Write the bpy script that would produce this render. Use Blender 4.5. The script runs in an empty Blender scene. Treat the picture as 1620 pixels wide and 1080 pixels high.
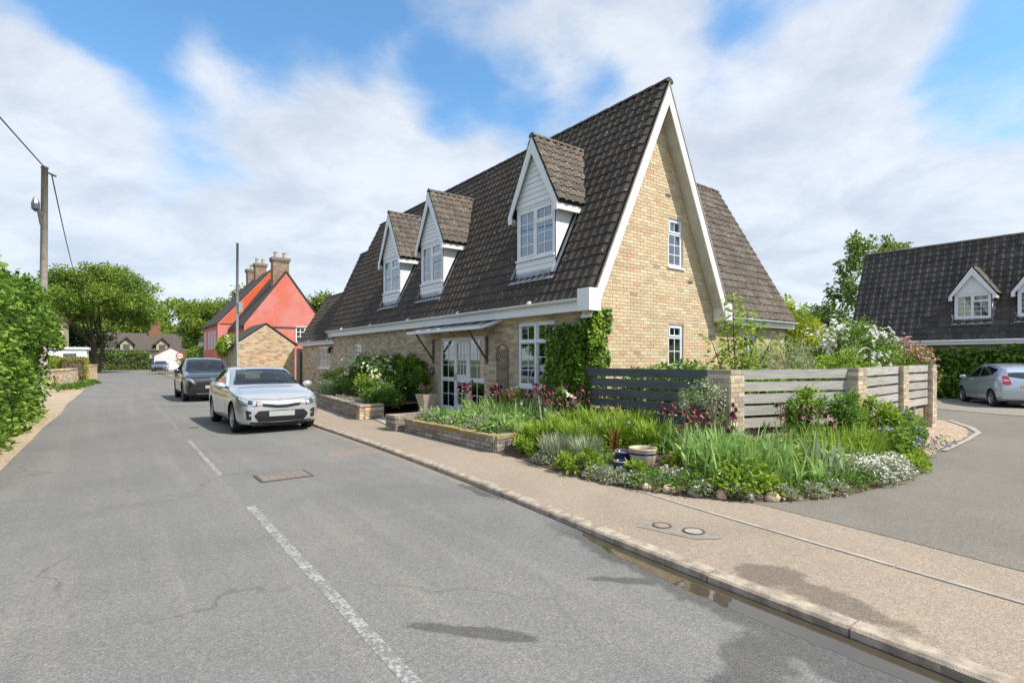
import bpy, bmesh, math, random
import numpy as np
from mathutils import Vector, Matrix
from mathutils.bvhtree import BVHTree
random.seed(11); rng = np.random.default_rng(5)
R = math.radians
C = bpy.context.scene.collection
SC = bpy.context.scene
# ---------------------------------------------------------------- camera, sky, sun, exposure
# world axes: X runs across the street (house side positive), Y runs along the street, camera at the origin
TH = math.atan(630 / 834.0)
cam_d = bpy.data.cameras.new('camera'); cam = bpy.data.objects.new('camera', cam_d); C.objects.link(cam)
cam.location = (0, 0, 1.6); cam.rotation_euler = (R(90), 0, -TH)
cam_d.sensor_width = 36; cam_d.lens = 834 / 1620 * 36; cam_d.shift_y = 29 / 1620
cam_d.clip_start = .05; cam_d.clip_end = 3000
SC.camera = cam
SUN_DIR = Vector((.42, -.72, 1.0)).normalized()
sun_el = math.asin(SUN_DIR.z); sun_az = math.atan2(SUN_DIR.x, SUN_DIR.y)
sd = bpy.data.lights.new('sun', 'SUN'); sd.energy = 3.15; sd.angle = R(.55); sd.color = (1, .94, .84)
so = bpy.data.objects.new('sun', sd); C.objects.link(so)
so.rotation_euler = (-SUN_DIR).to_track_quat('-Z', 'Y').to_euler()
SC.view_settings.view_transform = 'Standard'; SC.view_settings.look = 'None'
SC.view_settings.exposure = 1.0; SC.view_settings.gamma = 1; SC.view_settings.use_curve_mapping = False

# ---------------------------------------------------------------- node helper
class NT:
    def __init__(s, tree): s.t = tree; s.t.nodes.clear()
    def n(s, kind, ins=None, **kw):
        nd = s.t.nodes.new(kind)
        for k, v in kw.items(): setattr(nd, k, v)
        for k, v in (ins or {}).items(): s.set(nd, k, v)
        return nd
    def set(s, nd, k, v):
        i = nd.inputs[k]
        if isinstance(v, bpy.types.NodeSocket): s.t.links.new(v, i)
        elif isinstance(v, tuple) and len(v) == 3 and i.type == 'RGBA': i.default_value = (*v, 1)
        else: i.default_value = v
    def math(s, op, a, b=0.0, c=None, clamp=False):
        ins = {0: a, 1: b}
        if c is not None: ins[2] = c
        return s.n('ShaderNodeMath', ins, operation=op, use_clamp=clamp).outputs[0]
    def mix(s, f, a, b, bt='MIX'):
        nd = s.n('ShaderNodeMix', data_type='RGBA', blend_type=bt)
        for k, v in ((0, f), (6, a), (7, b)): s.set(nd, k, v)
        return nd.outputs[2]
    def ramp(s, f, lo, hi, smooth=True):
        return s.n('ShaderNodeMapRange', {0: f, 1: lo, 2: hi}, interpolation_type='SMOOTHSTEP' if smooth else 'LINEAR').outputs[0]
    def noise(s, scale, detail=3, rough=.55, vec=None, dist=0.0):
        nd = s.n('ShaderNodeTexNoise', {'Scale': scale, 'Detail': detail, 'Roughness': rough, 'Distortion': dist})
        if vec is not None: s.set(nd, 'Vector', vec)
        return nd.outputs[0]

# ---------------------------------------------------------------- sky
w = bpy.data.worlds.new('World'); SC.world = w; w.use_nodes = True
T = NT(w.node_tree)
tc = T.n('ShaderNodeTexCoord').outputs['Generated']
sky = T.n('ShaderNodeTexSky', sky_type='NISHITA', sun_disc=False, sun_elevation=sun_el, sun_rotation=sun_az,
          air_density=1.0, dust_density=.6, ozone_density=2.0).outputs[0]
sep = T.n('ShaderNodeSeparateXYZ', {0: tc})
den = T.math('ADD', T.math('MAXIMUM', sep.outputs[2], 0.0), .22)
pv = T.n('ShaderNodeCombineXYZ', {0: T.math('DIVIDE', sep.outputs[0], den), 1: T.math('DIVIDE', sep.outputs[1], den), 2: 0.0}).outputs[0]
big = T.noise(1.35, 9, .56, pv, .25)
def pxdir(x, y):
    r = (x - 810) / 834.0
    return Vector((math.cos(TH) * r + math.sin(TH), -math.sin(TH) * r + math.cos(TH), -(y - 569) / 834.0)).normalized()
bias = None   # where the cloud bank is open and where it is thick
for x, y, rad, wt in [(120, 20, 9, -.22), (300, 20, 11, -.24), (480, 30, 10, -.22), (610, 60, 7, -.14), (290, 240, 7, -.20), (240, 290, 5, -.08), (700, 150, 6, -.22), (810, 140, 5, -.16), (1150, 120, 6, -.14), (920, 120, 5, -.06),
                      (1600, 110, 9, -.24), (1540, 30, 7, -.16), (1280, 0, 9, -.18), (1100, 0, 6, -.08), (870, 60, 7, .14), (20, 110, 6, .14), (1300, 270, 22, .26), (480, 330, 14, .18), (100, 330, 14, .22),
                      (660, 300, 12, .22), (1420, 50, 5, .14), (1040, 55, 6, .14), (420, 130, 9, .18), (600, 130, 6, .14), (250, 130, 7, .12), (100, 180, 8, .14), (1250, 130, 7, .10)]:
    d = T.n('ShaderNodeVectorMath', {0: tc, 1: tuple(pxdir(x, y))}, operation='DOT_PRODUCT').outputs['Value']
    b = T.math('MULTIPLY', T.ramp(d, math.cos(R(rad)), 1.0), wt)
    bias = b if bias is None else T.math('ADD', bias, b)
fine = T.noise(4.2, 8, .6, pv, .35)
m = T.math('ADD', T.math('ADD', T.math('MULTIPLY', big, .55), T.math('MULTIPLY', fine, .45)), bias)
low = T.math('MULTIPLY', T.ramp(sep.outputs[2], .30, .0), .10)
m = T.math('ADD', m, low)
cm = T.ramp(m, .27, .62)
shade = T.noise(2.0, 8, .62, pv, .3)
ccol = T.mix(T.ramp(shade, .30, .68), (2.25, 2.45, 2.8), (3.2, 3.32, 3.52))
skyc = T.mix(1.0, sky, (.58, .81, .88), 'MULTIPLY')
col = T.mix(T.math('MULTIPLY', cm, .90), skyc, ccol)
bg = T.n('ShaderNodeBackground', {0: col, 1: .145})
T.t.links.new(bg.outputs[0], T.n('ShaderNodeOutputWorld').inputs[0])

# ---------------------------------------------------------------- materials
M = {}
def new_mat(name):
    m = bpy.data.materials.new(name); m.use_nodes = True; M[name] = m
    return m, NT(m.node_tree)
def finish(t, color, rough=.8, bump=None, bstr=.3, bdist=.01, metal=0.0, spec=.5, coat=0.0, trans=None, normal=None):
    p = t.n('ShaderNodeBsdfPrincipled', {'Base Color': color, 'Roughness': rough, 'Metallic': metal, 'Specular IOR Level': spec, 'Coat Weight': coat})
    if coat: p.inputs['Coat Roughness'].default_value = .04
    if bump is not None:
        b = t.n('ShaderNodeBump', {'Height': bump, 'Strength': bstr, 'Distance': bdist}); t.set(p, 'Normal', b.outputs[0])
    out = p.outputs[0]
    if trans:
        tr = t.n('ShaderNodeBsdfTranslucent', {'Color': color})
        out = t.n('ShaderNodeMixShader', {0: trans, 1: out, 2: tr.outputs[0]}).outputs[0]
    t.t.links.new(out, t.n('ShaderNodeOutputMaterial').inputs[0])
def obj_co(t): return t.n('ShaderNodeTexCoord').outputs['Object']
def geo_co(t): return t.n('ShaderNodeNewGeometry').outputs['Position']
def plain(name, col, rough=.5, var=.12, scale=6, metal=0.0, spec=.5, coat=0.0, bump=0.0):
    m, t = new_mat(name)
    n = t.noise(scale, 4, .6, geo_co(t))
    c = t.mix(t.ramp(n, .3, .7), tuple(x * (1 - var) for x in col), tuple(min(1, x * (1 + var)) for x in col))
    finish(t, c, rough, t.noise(scale * 12, 2, .5, geo_co(t)) if bump else None, bump, .004, metal, spec, coat)
    return m
def attr_mat(name, rough=.85, var=.25, scale=30, lichen=None, moss=None, bstr=.3):
    m, t = new_mat(name)
    a = t.n('ShaderNodeAttribute', attribute_name='Col').outputs['Color']
    co = geo_co(t)
    n = t.noise(scale, 5, .65, co)
    c = t.mix(1.0, a, t.mix(t.ramp(n, .3, .7), (1 - var,) * 3, (1 + var,) * 3), 'MULTIPLY')
    big_ = t.noise(1.1, 4, .6, co)
    c = t.mix(t.math('MULTIPLY', t.ramp(big_, .5, .75), .3), c, t.mix(1.0, c, (.62, .6, .58), 'MULTIPLY'))
    if lichen:
        l = t.n('ShaderNodeTexVoronoi', {'Vector': co, 'Scale': 9.0}).outputs['Distance']
        ln = t.noise(3, 3, .6, co)
        c = t.mix(t.math('MULTIPLY', t.ramp(l, .22, .12), t.ramp(ln, .46, .58)), c, lichen)
        sp = t.noise(40, 3, .7, co)
        c = t.mix(t.math('MULTIPLY', t.ramp(sp, .58, .72), .34), c, tuple(x * .75 for x in lichen))
    if moss:
        mn = t.noise(7, 4, .65, co); lo_ = .42 if name == 'stone_mossy' else .60
        c = t.mix(t.math('MULTIPLY', t.ramp(mn, lo_, lo_ + .1), .8), c, moss)
    finish(t, c, rough, t.noise(scale * 2.5, 3, .6, co), bstr, .006)
attr_mat('brick', .9, .22, 45)
attr_mat('tile', .85, .35, 26, (.33, .32, .29), (.075, .062, .018), .6)
attr_mat('tile_pale', .88, .45, 22, (.36, .33, .27), (.10, .08, .03), .6)
m, t = new_mat('wood_attr'); co = geo_co(t)      # weathered boards: long grain, knots, green film
a = t.n('ShaderNodeAttribute', attribute_name='Col').outputs['Color']
gv = t.n('ShaderNodeVectorMath', {0: co, 1: (2.2, 2.2, 55.0)}, operation='MULTIPLY').outputs[0]; gn = t.noise(1.0, 6, .7, gv, .6)
c = t.mix(1.0, a, t.mix(t.ramp(gn, .30, .70), (.66, .66, .66), (1.3, 1.28, 1.25)), 'MULTIPLY')
kn = t.n('ShaderNodeTexVoronoi', {'Vector': t.n('ShaderNodeVectorMath', {0: co, 1: (1.6, 1.6, 5.0)}, operation='MULTIPLY').outputs[0], 'Scale': 1.0}).outputs['Distance']
c = t.mix(t.math('MULTIPLY', t.ramp(kn, .09, .04), .6), c, t.mix(1.0, c, (.45, .40, .36), 'MULTIPLY'))
c = t.mix(t.math('MULTIPLY', t.ramp(t.noise(2.4, 4, .6, co), .52, .74), .35), c, t.mix(1.0, c, (.72, .78, .58), 'MULTIPLY'))
finish(t, c, .8, gn, .4, .004)
attr_mat('stone_attr', .9, .3, 18, None, None, .7)
attr_mat('stone_mossy', .95, .3, 18, None, (.27, .18, .016), .8)
attr_mat('stone_plain_mossy', .95, .3, 18, None, (.12, .10, .03), .8)
plain('mortar', (.50, .44, .345), .95, .15, 20, bump=.3)
plain('mortar_dark', (.22, .19, .15), .95, .2, 20)
plain('upvc', (.72, .74, .77), .35, .04, 3)
m, t = new_mat('white_paint'); co = geo_co(t)   # gloss paint with rain streaks and dirt
sx = t.n('ShaderNodeVectorMath', {0: co, 1: (9.0, 9.0, 1.2)}, operation='MULTIPLY').outputs[0]
gr = t.math('MULTIPLY', t.ramp(t.noise(1.6, 5, .65, sx), .50, .78), .55); g2 = t.math('MULTIPLY', t.ramp(t.noise(3.0, 5, .7, co), .55, .75), .35)
finish(t, t.mix(g2, t.mix(gr, (.72, .73, .745), (.52, .52, .49)), (.56, .57, .52)), .5)
plain('soffit_wood', (.60, .57, .52), .7, .1, 3)
plain('lead', (.30, .32, .35), .5, .2, 8, metal=.3)
plain('black_plastic', (.012, .012, .014), .5, .2, 10)
plain('rubber', (.014, .014, .015), .85, .2, 30)
plain('chrome', (.6, .6, .62), .15, .05, 5, metal=1.0)
plain('alloy', (.42, .43, .45), .3, .08, 9, metal=.8)
plain('alloy_dark', (.06, .06, .065), .35, .1, 9, metal=.6)
plain('iron', (.10, .085, .075), .6, .3, 40, metal=.4, bump=.5)
plain('dark_room', (.02, .02, .022), .9)
plain('curtain', (.78, .82, .88), .9, .08, 14)
plain('blind_reflection', (.58, .66, .63), .8, .06, 6)  # pale green also carries the reflection of the door glass
plain('brown_metal', (.10, .075, .055), .6, .2, 8)
plain('dark_glaze', (.09, .11, .12), .2, .2, 5)
plain('terracotta_pale', (.42, .34, .26), .8, .12, 14, bump=.2)
plain('pot_glaze', (.46, .37, .26), .35, .15, 10)
plain('pot_blue', (.012, .022, .12), .2, .3, 12)
plain('grey_render', (.42, .41, .40), .9, .1, 4)
plain('cream_render', (.42, .36, .25), .9, .1, 3)
plain('white_render', (.62, .62, .62), .9, .08, 2)
plain('thatch', (.085, .072, .062), .95, .3, 5, bump=.6)
plain('slate', (.05, .042, .036), .85, .3, 6)
plain('red_tile', (.22, .10, .06), .85, .25, 8)
plain('bark', (.10, .075, .055), .95, .35, 9, bump=.8)
plain('pole_wood', (.30, .26, .22), .85, .2, 5, bump=.5)
plain('pole_grey', (.30, .30, .29), .7, .15, 4)
plain('wire', (.015, .015, .015), .6)
plain('red_sign', (.5, .02, .02), .4, .05)
plain('clay_soil', (.10, .065, .042), .95, .35, 9, bump=1.0)
plain('plate_yellow', (.55, .38, .02), .45, .06)
plain('plate_white', (.40, .40, .40), .45, .04)
plain('tail_red', (.42, .012, .02), .12, .1, 20, coat=.8)
plain('lamp_clear', (.55, .57, .6), .08, .35, 34, metal=.7, coat=1.0)
plain('amber', (.50, .30, .20), .15, .2, 20, coat=.8)
plain('slab', (.235, .205, .17), .9, .15, 14, bump=.4)
plain('concrete', (.34, .31, .27), .9, .15, 8, bump=.3)
plain('petal_white', (.72, .72, .64), .8, .05)
plain('petal_cream', (.62, .62, .40), .8, .08)
plain('petal_pink', (.60, .32, .34), .8, .15)
plain('petal_magenta', (.55, .03, .22), .8, .1)
plain('petal_purple', (.30, .22, .62), .8, .12)
plain('petal_maroon', (.13, .020, .045), .7, .35, 30)
plain('petal_rust', (.28, .10, .09), .7, .3, 30)
plain('stem', (.10, .17, .045), .7, .2)
plain('car_int', (.03, .03, .034), .8)
plain('seat_cloth', (.07, .07, .075), .9, .2, 30)
def car_paint(name, col, metal=.55):
    m, t = new_mat(name)
    fl = t.noise(900, 1, .5, obj_co(t))
    finish(t, t.mix(t.ramp(fl, .3, .7), tuple(x * .9 for x in col), col), .28, None, metal=metal, coat=1.0)
car_paint('paint_silver', (.60, .61, .62)); car_paint('paint_dark', (.022, .026, .036), .3); car_paint('paint_bluesilver', (.48, .53, .60)); car_paint('paint_far', (.12, .13, .16), .3)
m, t = new_mat('car_glass')   # tinted car glass
fr = t.math('ADD', t.n('ShaderNodeFresnel', {'IOR': 1.55}).outputs[0], .03, clamp=True)
tr = t.n('ShaderNodeBsdfTransparent', {0: (.40, .47, .50)}); gl = t.n('ShaderNodeBsdfGlossy', {0: (.9, .95, 1), 1: .02})
t.t.links.new(t.n('ShaderNodeMixShader', {0: fr, 1: tr.outputs[0], 2: gl.outputs[0]}).outputs[0], t.n('ShaderNodeOutputMaterial').inputs[0])
m, t = new_mat('glass')   # window glass: mostly clear, reflecting by angle
fr = t.n('ShaderNodeFresnel', {'IOR': 1.6}).outputs[0]
fr = t.math('ADD', fr, .20, clamp=True)
tr = t.n('ShaderNodeBsdfTransparent', {0: (.80, .88, .90)}); gl = t.n('ShaderNodeBsdfGlossy', {0: (.95, .97, 1), 1: .015})
t.t.links.new(t.n('ShaderNodeMixShader', {0: fr, 1: tr.outputs[0], 2: gl.outputs[0]}).outputs[0], t.n('ShaderNodeOutputMaterial').inputs[0])
m, t = new_mat('water')
t2 = t.n('ShaderNodeBump', {'Height': t.noise(9, 2, .5, geo_co(t)), 'Strength': .03, 'Distance': .01})
p = t.n('ShaderNodeBsdfPrincipled', {'Base Color': (.06, .047, .033), 'Roughness': .02, 'IOR': 1.9, 'Normal': t2.outputs[0]})
t.t.links.new(p.outputs[0], t.n('ShaderNodeOutputMaterial').inputs[0])

def road_mat(name, c0, c1, tint, cracks=True, wheel=True, sc=1.0, strip=False, blobs=()):
    m, t = new_mat(name); co = geo_co(t)
    ag = t.n('ShaderNodeTexVoronoi', {'Vector': co, 'Scale': 95.0 * sc}); agc = ag.outputs['Color']; agd = ag.outputs['Distance']
    sepc = t.n('ShaderNodeSeparateColor', {0: agc}).outputs[0]
    f = t.noise(28, 5, .7, co); b1 = t.noise(.55, 5, .6, co, .4); b2 = t.noise(3.2, 4, .6, co)
    v = t.math('ADD', t.math('MULTIPLY', sepc, .45), t.math('MULTIPLY', f, .55))
    c = t.mix(t.ramp(v, .22, .78), c0, c1)
    c = t.mix(t.math('MULTIPLY', t.ramp(sepc, .90, .97), .55), c, tint)
    c = t.mix(t.math('MULTIPLY', t.ramp(b1, .42, .66), .45), c, t.mix(1.0, c, (.70, .71, .74), 'MULTIPLY'))
    c = t.mix(t.math('MULTIPLY', t.ramp(b2, .5, .72), .25), c, t.mix(1.0, c, (1.25, 1.2, 1.1), 'MULTIPLY'))
    if wheel:    # long wear bands along the street
        s = t.n('ShaderNodeSeparateXYZ', {0: co})
        st = t.n('ShaderNodeCombineXYZ', {0: t.math('MULTIPLY', s.outputs[0], 3.2), 1: t.math('MULTIPLY', s.outputs[1], .16), 2: 0.0}).outputs[0]
        wn = t.noise(1.0, 4, .6, st)
        c = t.mix(t.math('MULTIPLY', t.ramp(wn, .46, .66), .42), c, t.mix(1.0, c, (1.32, 1.27, 1.16), 'MULTIPLY'))
    if cracks:
        dn = t.n('ShaderNodeTexNoise', {'Vector': co, 'Scale': 1.3, 'Detail': 5.0}).outputs['Color']
        dv = t.n('ShaderNodeVectorMath', {0: co, 1: t.n('ShaderNodeVectorMath', {0: dn, 3: .9}, operation='SCALE').outputs[0]}, operation='ADD').outputs[0]
        cr = t.n('ShaderNodeTexVoronoi', {'Vector': dv, 'Scale': .42}, feature='DISTANCE_TO_EDGE').outputs['Distance']
        mk = t.ramp(t.noise(.35, 2, .5, co), .47, .60)
        c = t.mix(t.math('MULTIPLY', t.math('MULTIPLY', t.ramp(cr, .010, .002), mk), .4), c, t.mix(1.0, c, (.42, .4, .36), 'MULTIPLY'))
    h = t.math('ADD', t.math('MULTIPLY', agd, -1.0), t.math('MULTIPLY', f, .6)); rough = .92
    if strip:    # sandy silt along the kerb foot
        s = t.n('ShaderNodeSeparateXYZ', {0: co}); dn_ = t.math('ADD', t.math('MULTIPLY', t.math('SUBTRACT', t.noise(3.0, 6, .7, co), .5), .5), t.math('SUBTRACT', s.outputs[0], t.math('MULTIPLY_ADD', s.outputs[1], .027, 3.24)))
        c = t.mix(t.math('MULTIPLY', t.math('MULTIPLY', t.ramp(dn_, 0, .2), t.ramp(s.outputs[1], 3.4, 5.0)), .7), c, (.25, .20, .155))
    if strip or blobs:    # damp stains left by the puddle
        s = t.n('ShaderNodeSeparateXYZ', {0: co}); X, Y = s.outputs[0], s.outputs[1]; wn = t.math('ADD', t.math('MULTIPLY', t.math('SUBTRACT', t.noise(2.2, 6, .65, co), .5), 1.0), t.math('MULTIPLY', t.math('SUBTRACT', t.noise(14, 4, .7, co), .5), .35)); wet = None
        if strip:
            v = t.math('ADD', t.math('SUBTRACT', X, t.math('MULTIPLY_ADD', Y, .17, 2.58)), t.math('MULTIPLY', wn, .55))
            wet = t.math('MULTIPLY', t.ramp(v, 0, .10), t.ramp(Y, 4.3, 3.2))
        for bx_, by_, rx, ry, an in blobs:
            ca, sa = math.cos(an), math.sin(an); dx = t.math('SUBTRACT', X, bx_); dy = t.math('SUBTRACT', Y, by_)
            u = t.math('DIVIDE', t.math('ADD', t.math('MULTIPLY', dx, ca), t.math('MULTIPLY', dy, sa)), rx); w2 = t.math('DIVIDE', t.math('SUBTRACT', t.math('MULTIPLY', dy, ca), t.math('MULTIPLY', dx, sa)), ry)
            v = t.math('ADD', t.math('SUBTRACT', 1.0, t.math('SQRT', t.math('ADD', t.math('MULTIPLY', u, u), t.math('MULTIPLY', w2, w2)))), t.math('MULTIPLY', wn, 2.0)); v = t.ramp(v, 0, .35)
            wet = v if wet is None else t.math('MAXIMUM', wet, v)
        c = t.mix(t.math('MULTIPLY', wet, .78), c, t.mix(1.0, c, (.46, .45, .43), 'MULTIPLY')); rough = t.math('MULTIPLY_ADD', wet, -.4, .92)
    finish(t, c, rough, h, .35, .006)
road_mat('asphalt', (.122, .120, .115), (.205, .200, .189), (.29, .275, .245), sc=1.35, strip=True, blobs=[(2.62, 1.42, .52, .24, .35), (1.66, 2.56, .42, .07, -.85), (2.9, 2.52, .30, .08, -.8), (3.5, 5.2, .14, .45, 0)])
road_mat('lane_asphalt', (.125, .112, .094), (.215, .194, .163), (.30, .27, .22), cracks=True, wheel=False, sc=1.35)
road_mat('footway', (.215, .168, .125), (.36, .292, .222), (.48, .41, .33), cracks=False, wheel=False, sc=1.5, blobs=[(3.68, 1.88, .26, .28, .3), (3.60, 1.38, .18, .48, -.12)])
road_mat('trench', (.118, .114, .104), (.218, .208, .188), (.3, .28, .24), cracks=False, wheel=True, sc=1.1)
road_mat('old_patch', (.17, .135, .115), (.27, .225, .20), (.33, .29, .26), cracks=False, wheel=False)
road_mat('sandy_gravel', (.26, .19, .12), (.50, .40, .28), (.6, .52, .4), cracks=False, wheel=False, sc=.45)
road_mat('shingle', (.24, .17, .115), (.50, .38, .28), (.62, .54, .45), cracks=False, wheel=False, sc=.22)
m, t = new_mat('line_paint'); co = geo_co(t)   # worn paint: chips show as asphalt colour
n1 = t.noise(38, 5, .75, co); n2 = t.noise(5, 3, .6, co)
wear = t.ramp(t.math('ADD', t.math('MULTIPLY', n1, .75), t.math('MULTIPLY', n2, .3)), .44, .57)
ex = t.math('DIVIDE', t.math('ABSOLUTE', t.math('SUBTRACT', t.n('ShaderNodeSeparateXYZ', {0: co}).outputs[0], 1.166)), .042)
wear = t.math('MAXIMUM', wear, t.ramp(t.math('ADD', ex, t.math('MULTIPLY', t.math('SUBTRACT', n1, .5), 2.4)), .75, 1.05))
finish(t, t.mix(wear, (.36, .355, .34), (.164, .160, .151)), .9, n1, .3, .004)
m, t = new_mat('line_ghost'); co = geo_co(t)
finish(t, t.mix(t.ramp(t.noise(30, 5, .75, co), .42, .60), (.198, .192, .18), (.165, .160, .15)), .9, t.noise(60, 3, .6, co), .3, .004)
m, t = new_mat('grass'); co = geo_co(t)
finish(t, t.mix(t.ramp(t.noise(1.2, 6, .7, co), .3, .7), (.045, .075, .018), (.13, .16, .05)), .95, t.noise(40, 3, .6, co), .8, .03)
m, t = new_mat('pink_render'); co = geo_co(t)
c = t.mix(t.ramp(t.noise(.55, 6, .65, co, .3), .42, .62), (.58, .205, .18), (.58, .15, .105)); c = t.mix(t.math('MULTIPLY', t.ramp(t.noise(1.7, 5, .7, co), .52, .72), .5), c, (.66, .31, .27)); c = t.mix(t.math('MULTIPLY', t.ramp(t.noise(5, 6, .75, co), .52, .68), .35), c, t.mix(1.0, c, (.74, .66, .62), 'MULTIPLY'))
finish(t, c, .95, t.noise(12, 4, .6, co), .3, .02)
m, t = new_mat('orange_render'); co = geo_co(t)
c = t.mix(t.ramp(t.noise(.7, 6, .65, co, .3), .4, .65), (.60, .10, .035), (.55, .15, .08)); finish(t, c, .95)
def leaf_mat(name, a, b, tr=.35, rough=.6, big_scale=1.5, gain=1.62):
    a = tuple(x * gain * k for x, k in zip(a, (1.12, 1, .9))); b = tuple(x * gain * k for x, k in zip(b, (1.08, 1, .9))); tr += .06
    m, t = new_mat(name)
    g = t.n('ShaderNodeNewGeometry'); r = g.outputs['Random Per Island']
    bn = t.noise(big_scale, 3, .6, g.outputs['Position'])
    f = t.math('ADD', t.math('MULTIPLY', r, .65), t.math('MULTIPLY', bn, .5))
    finish(t, t.mix(t.ramp(f, .25, .9), a, b), rough, trans=tr, spec=.3)
leaf_mat('leaf_ivy', (.024, .070, .010), (.15, .26, .035), big_scale=1.1)
leaf_mat('leaf_dark', (.020, .060, .012), (.075, .16, .028))
leaf_mat('leaf_mid', (.040, .095, .016), (.13, .23, .04))
leaf_mat('leaf_lime', (.10, .20, .02), (.30, .42, .06), gain=1.25)
leaf_mat('leaf_yellow', (.16, .22, .02), (.36, .38, .06))
leaf_mat('leaf_iris', (.095, .19, .055), (.24, .37, .13), .32, .5)
leaf_mat('leaf_blue', (.12, .19, .10), (.25, .34, .20), .3, .5)
leaf_mat('leaf_silver', (.22, .28, .19), (.42, .47, .36), .25, gain=1.05)
leaf_mat('leaf_tree', (.062, .115, .018), (.21, .285, .055), .4, .6, .35)
leaf_mat('leaf_tree_dark', (.022, .055, .014), (.08, .14, .03), .35, .6, .35)
leaf_mat('leaf_birch', (.05, .10, .02), (.15, .22, .05), .4, .6, .5)
leaf_mat('leaf_red', (.09, .014, .014), (.19, .04, .03), .25, gain=1.0)
leaf_mat('leaf_russet', (.12, .06, .015), (.24, .16, .03), .3)
leaf_mat('leaf_hedge', (.05, .10, .012), (.19, .24, .03), .3, .6, .8)

# ---------------------------------------------------------------- mesh helpers
def wloc(o):
    v = Vector((0, 0, 0))
    while o is not None: v += o.location; o = o.parent
    return v
def tag(o, label=None, cat=None, group=None, kind=None):
    if label: o['label'] = label
    if cat: o['category'] = cat
    if group: o['group'] = group
    if kind: o['kind'] = kind
    return o
def thing(name, label, cat, loc=(0, 0, 0), group=None, rz=0):
    o = bpy.data.objects.new(name, None); C.objects.link(o); o.empty_display_size = .2
    o.location = loc; o.rotation_euler = (0, 0, rz)
    return tag(o, label, cat, group)
def link(name, me, parent=None):
    o = bpy.data.objects.new(name, me); C.objects.link(o)
    if parent is not None: o.parent = parent
    return o
class MB:
    def __init__(s): s.v = []; s.f = []; s.m = []; s.c = []
    def add(s, vs, fs, mi=0, col=None):
        k = len(s.v); s.v += [tuple(p) for p in vs]
        for f in fs: s.f.append(tuple(i + k for i in f)); s.m.append(mi); s.c.append(col or (1, 1, 1))
    def box(s, a, b, mi=0, col=None, Mx=None):
        x0, y0, z0 = a; x1, y1, z1 = b
        vs = [Vector(p) for p in ((x0, y0, z0), (x1, y0, z0), (x1, y1, z0), (x0, y1, z0), (x0, y0, z1), (x1, y0, z1), (x1, y1, z1), (x0, y1, z1))]
        if Mx is not None: vs = [Mx @ p for p in vs]
        s.add(vs, [(0, 3, 2, 1), (4, 5, 6, 7), (0, 1, 5, 4), (1, 2, 6, 5), (2, 3, 7, 6), (3, 0, 4, 7)], mi, col)
    def prism(s, poly, ext, mi=0, col=None):
        n = len(poly); poly = [Vector(p) for p in poly]; ext = Vector(ext)
        nr = Vector((0, 0, 0))
        for i in range(n): nr += poly[i].cross(poly[(i + 1) % n])
        if nr.dot(ext) > 0: poly.reverse()
        s.add(poly + [p + ext for p in poly], [tuple(range(n)), tuple(range(2 * n - 1, n - 1, -1))] + [((i + 1) % n, i, n + i, n + (i + 1) % n) for i in range(n)], mi, col)
    def tube(s, pts, rad, seg=8, mi=0, cap=True):
        pts = [Vector(p) for p in pts]
        if not hasattr(rad, '__len__'): rad = [rad] * len(pts)
        k = len(s.v); n = len(pts); up = Vector((0, 0, 1))
        for i, p in enumerate(pts):
            d = (pts[min(i + 1, n - 1)] - pts[max(i - 1, 0)]).normalized()
            a = d.cross(up)
            if a.length < 1e-3: a = Vector((1, 0, 0))
            a.normalize(); b = d.cross(a)
            for j in range(seg):
                t_ = 2 * math.pi * j / seg; s.v.append(tuple(p + (a * math.cos(t_) + b * math.sin(t_)) * rad[i]))
        for i in range(n - 1):
            for j in range(seg):
                s.f.append((k + i * seg + j, k + i * seg + (j + 1) % seg, k + (i + 1) * seg + (j + 1) % seg, k + (i + 1) * seg + j)); s.m.append(mi); s.c.append((1, 1, 1))
        if cap:
            s.f.append(tuple(k + j for j in range(seg))); s.f.append(tuple(k + (n - 1) * seg + j for j in reversed(range(seg))))
            s.m += [mi, mi]; s.c += [(1, 1, 1)] * 2
    def lathe(s, prof, cen=(0, 0, 0), seg=24, mi=0, mif=None, axis='z'):
        k = len(s.v)
        for r, z in prof:
            for j in range(seg):
                t_ = 2 * math.pi * j / seg; x, y = r * math.cos(t_), r * math.sin(t_)
                s.v.append((cen[0] + x, cen[1] + y, cen[2] + z) if axis == 'z' else (cen[0] + x, cen[1] + z, cen[2] + y))
        for i in range(len(prof) - 1):
            for j in range(seg):
                s.f.append((k + i * seg + j, k + i * seg + (j + 1) % seg, k + (i + 1) * seg + (j + 1) % seg, k + (i + 1) * seg + j))
                s.m.append(mif[i] if mif else mi); s.c.append((1, 1, 1))
    def mesh(s, name, mats, off=Vector((0, 0, 0)), smooth=False):
        me = bpy.data.meshes.new(name)
        me.from_pydata([(p[0] - off.x, p[1] - off.y, p[2] - off.z) for p in s.v], [], s.f)
        for m_ in mats: me.materials.append(M[m_])
        me.polygons.foreach_set('material_index', s.m)
        a = me.attributes.new('Col', 'FLOAT_COLOR', 'FACE')
        a.data.foreach_set('color', [x for c in s.c for x in (*c[:3], 1.0)])
        if smooth: me.polygons.foreach_set('use_smooth', [True] * len(s.f))
        me.update(); return me
    def build(s, name, mats, parent=None, smooth=False, local=False):
        if isinstance(mats, str): mats = [mats]
        off = Vector((0, 0, 0)) if local or parent is None else wloc(parent)
        return link(name, s.mesh(name, mats, off, smooth), parent)
def one(name, mats, parent, fn, **k):
    mb = MB(); fn(mb); return mb.build(name, mats, parent, **k)
def box_obj(name, mat, parent, a, b, **k): return one(name, mat, parent, lambda q: q.box(a, b), **k)
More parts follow.
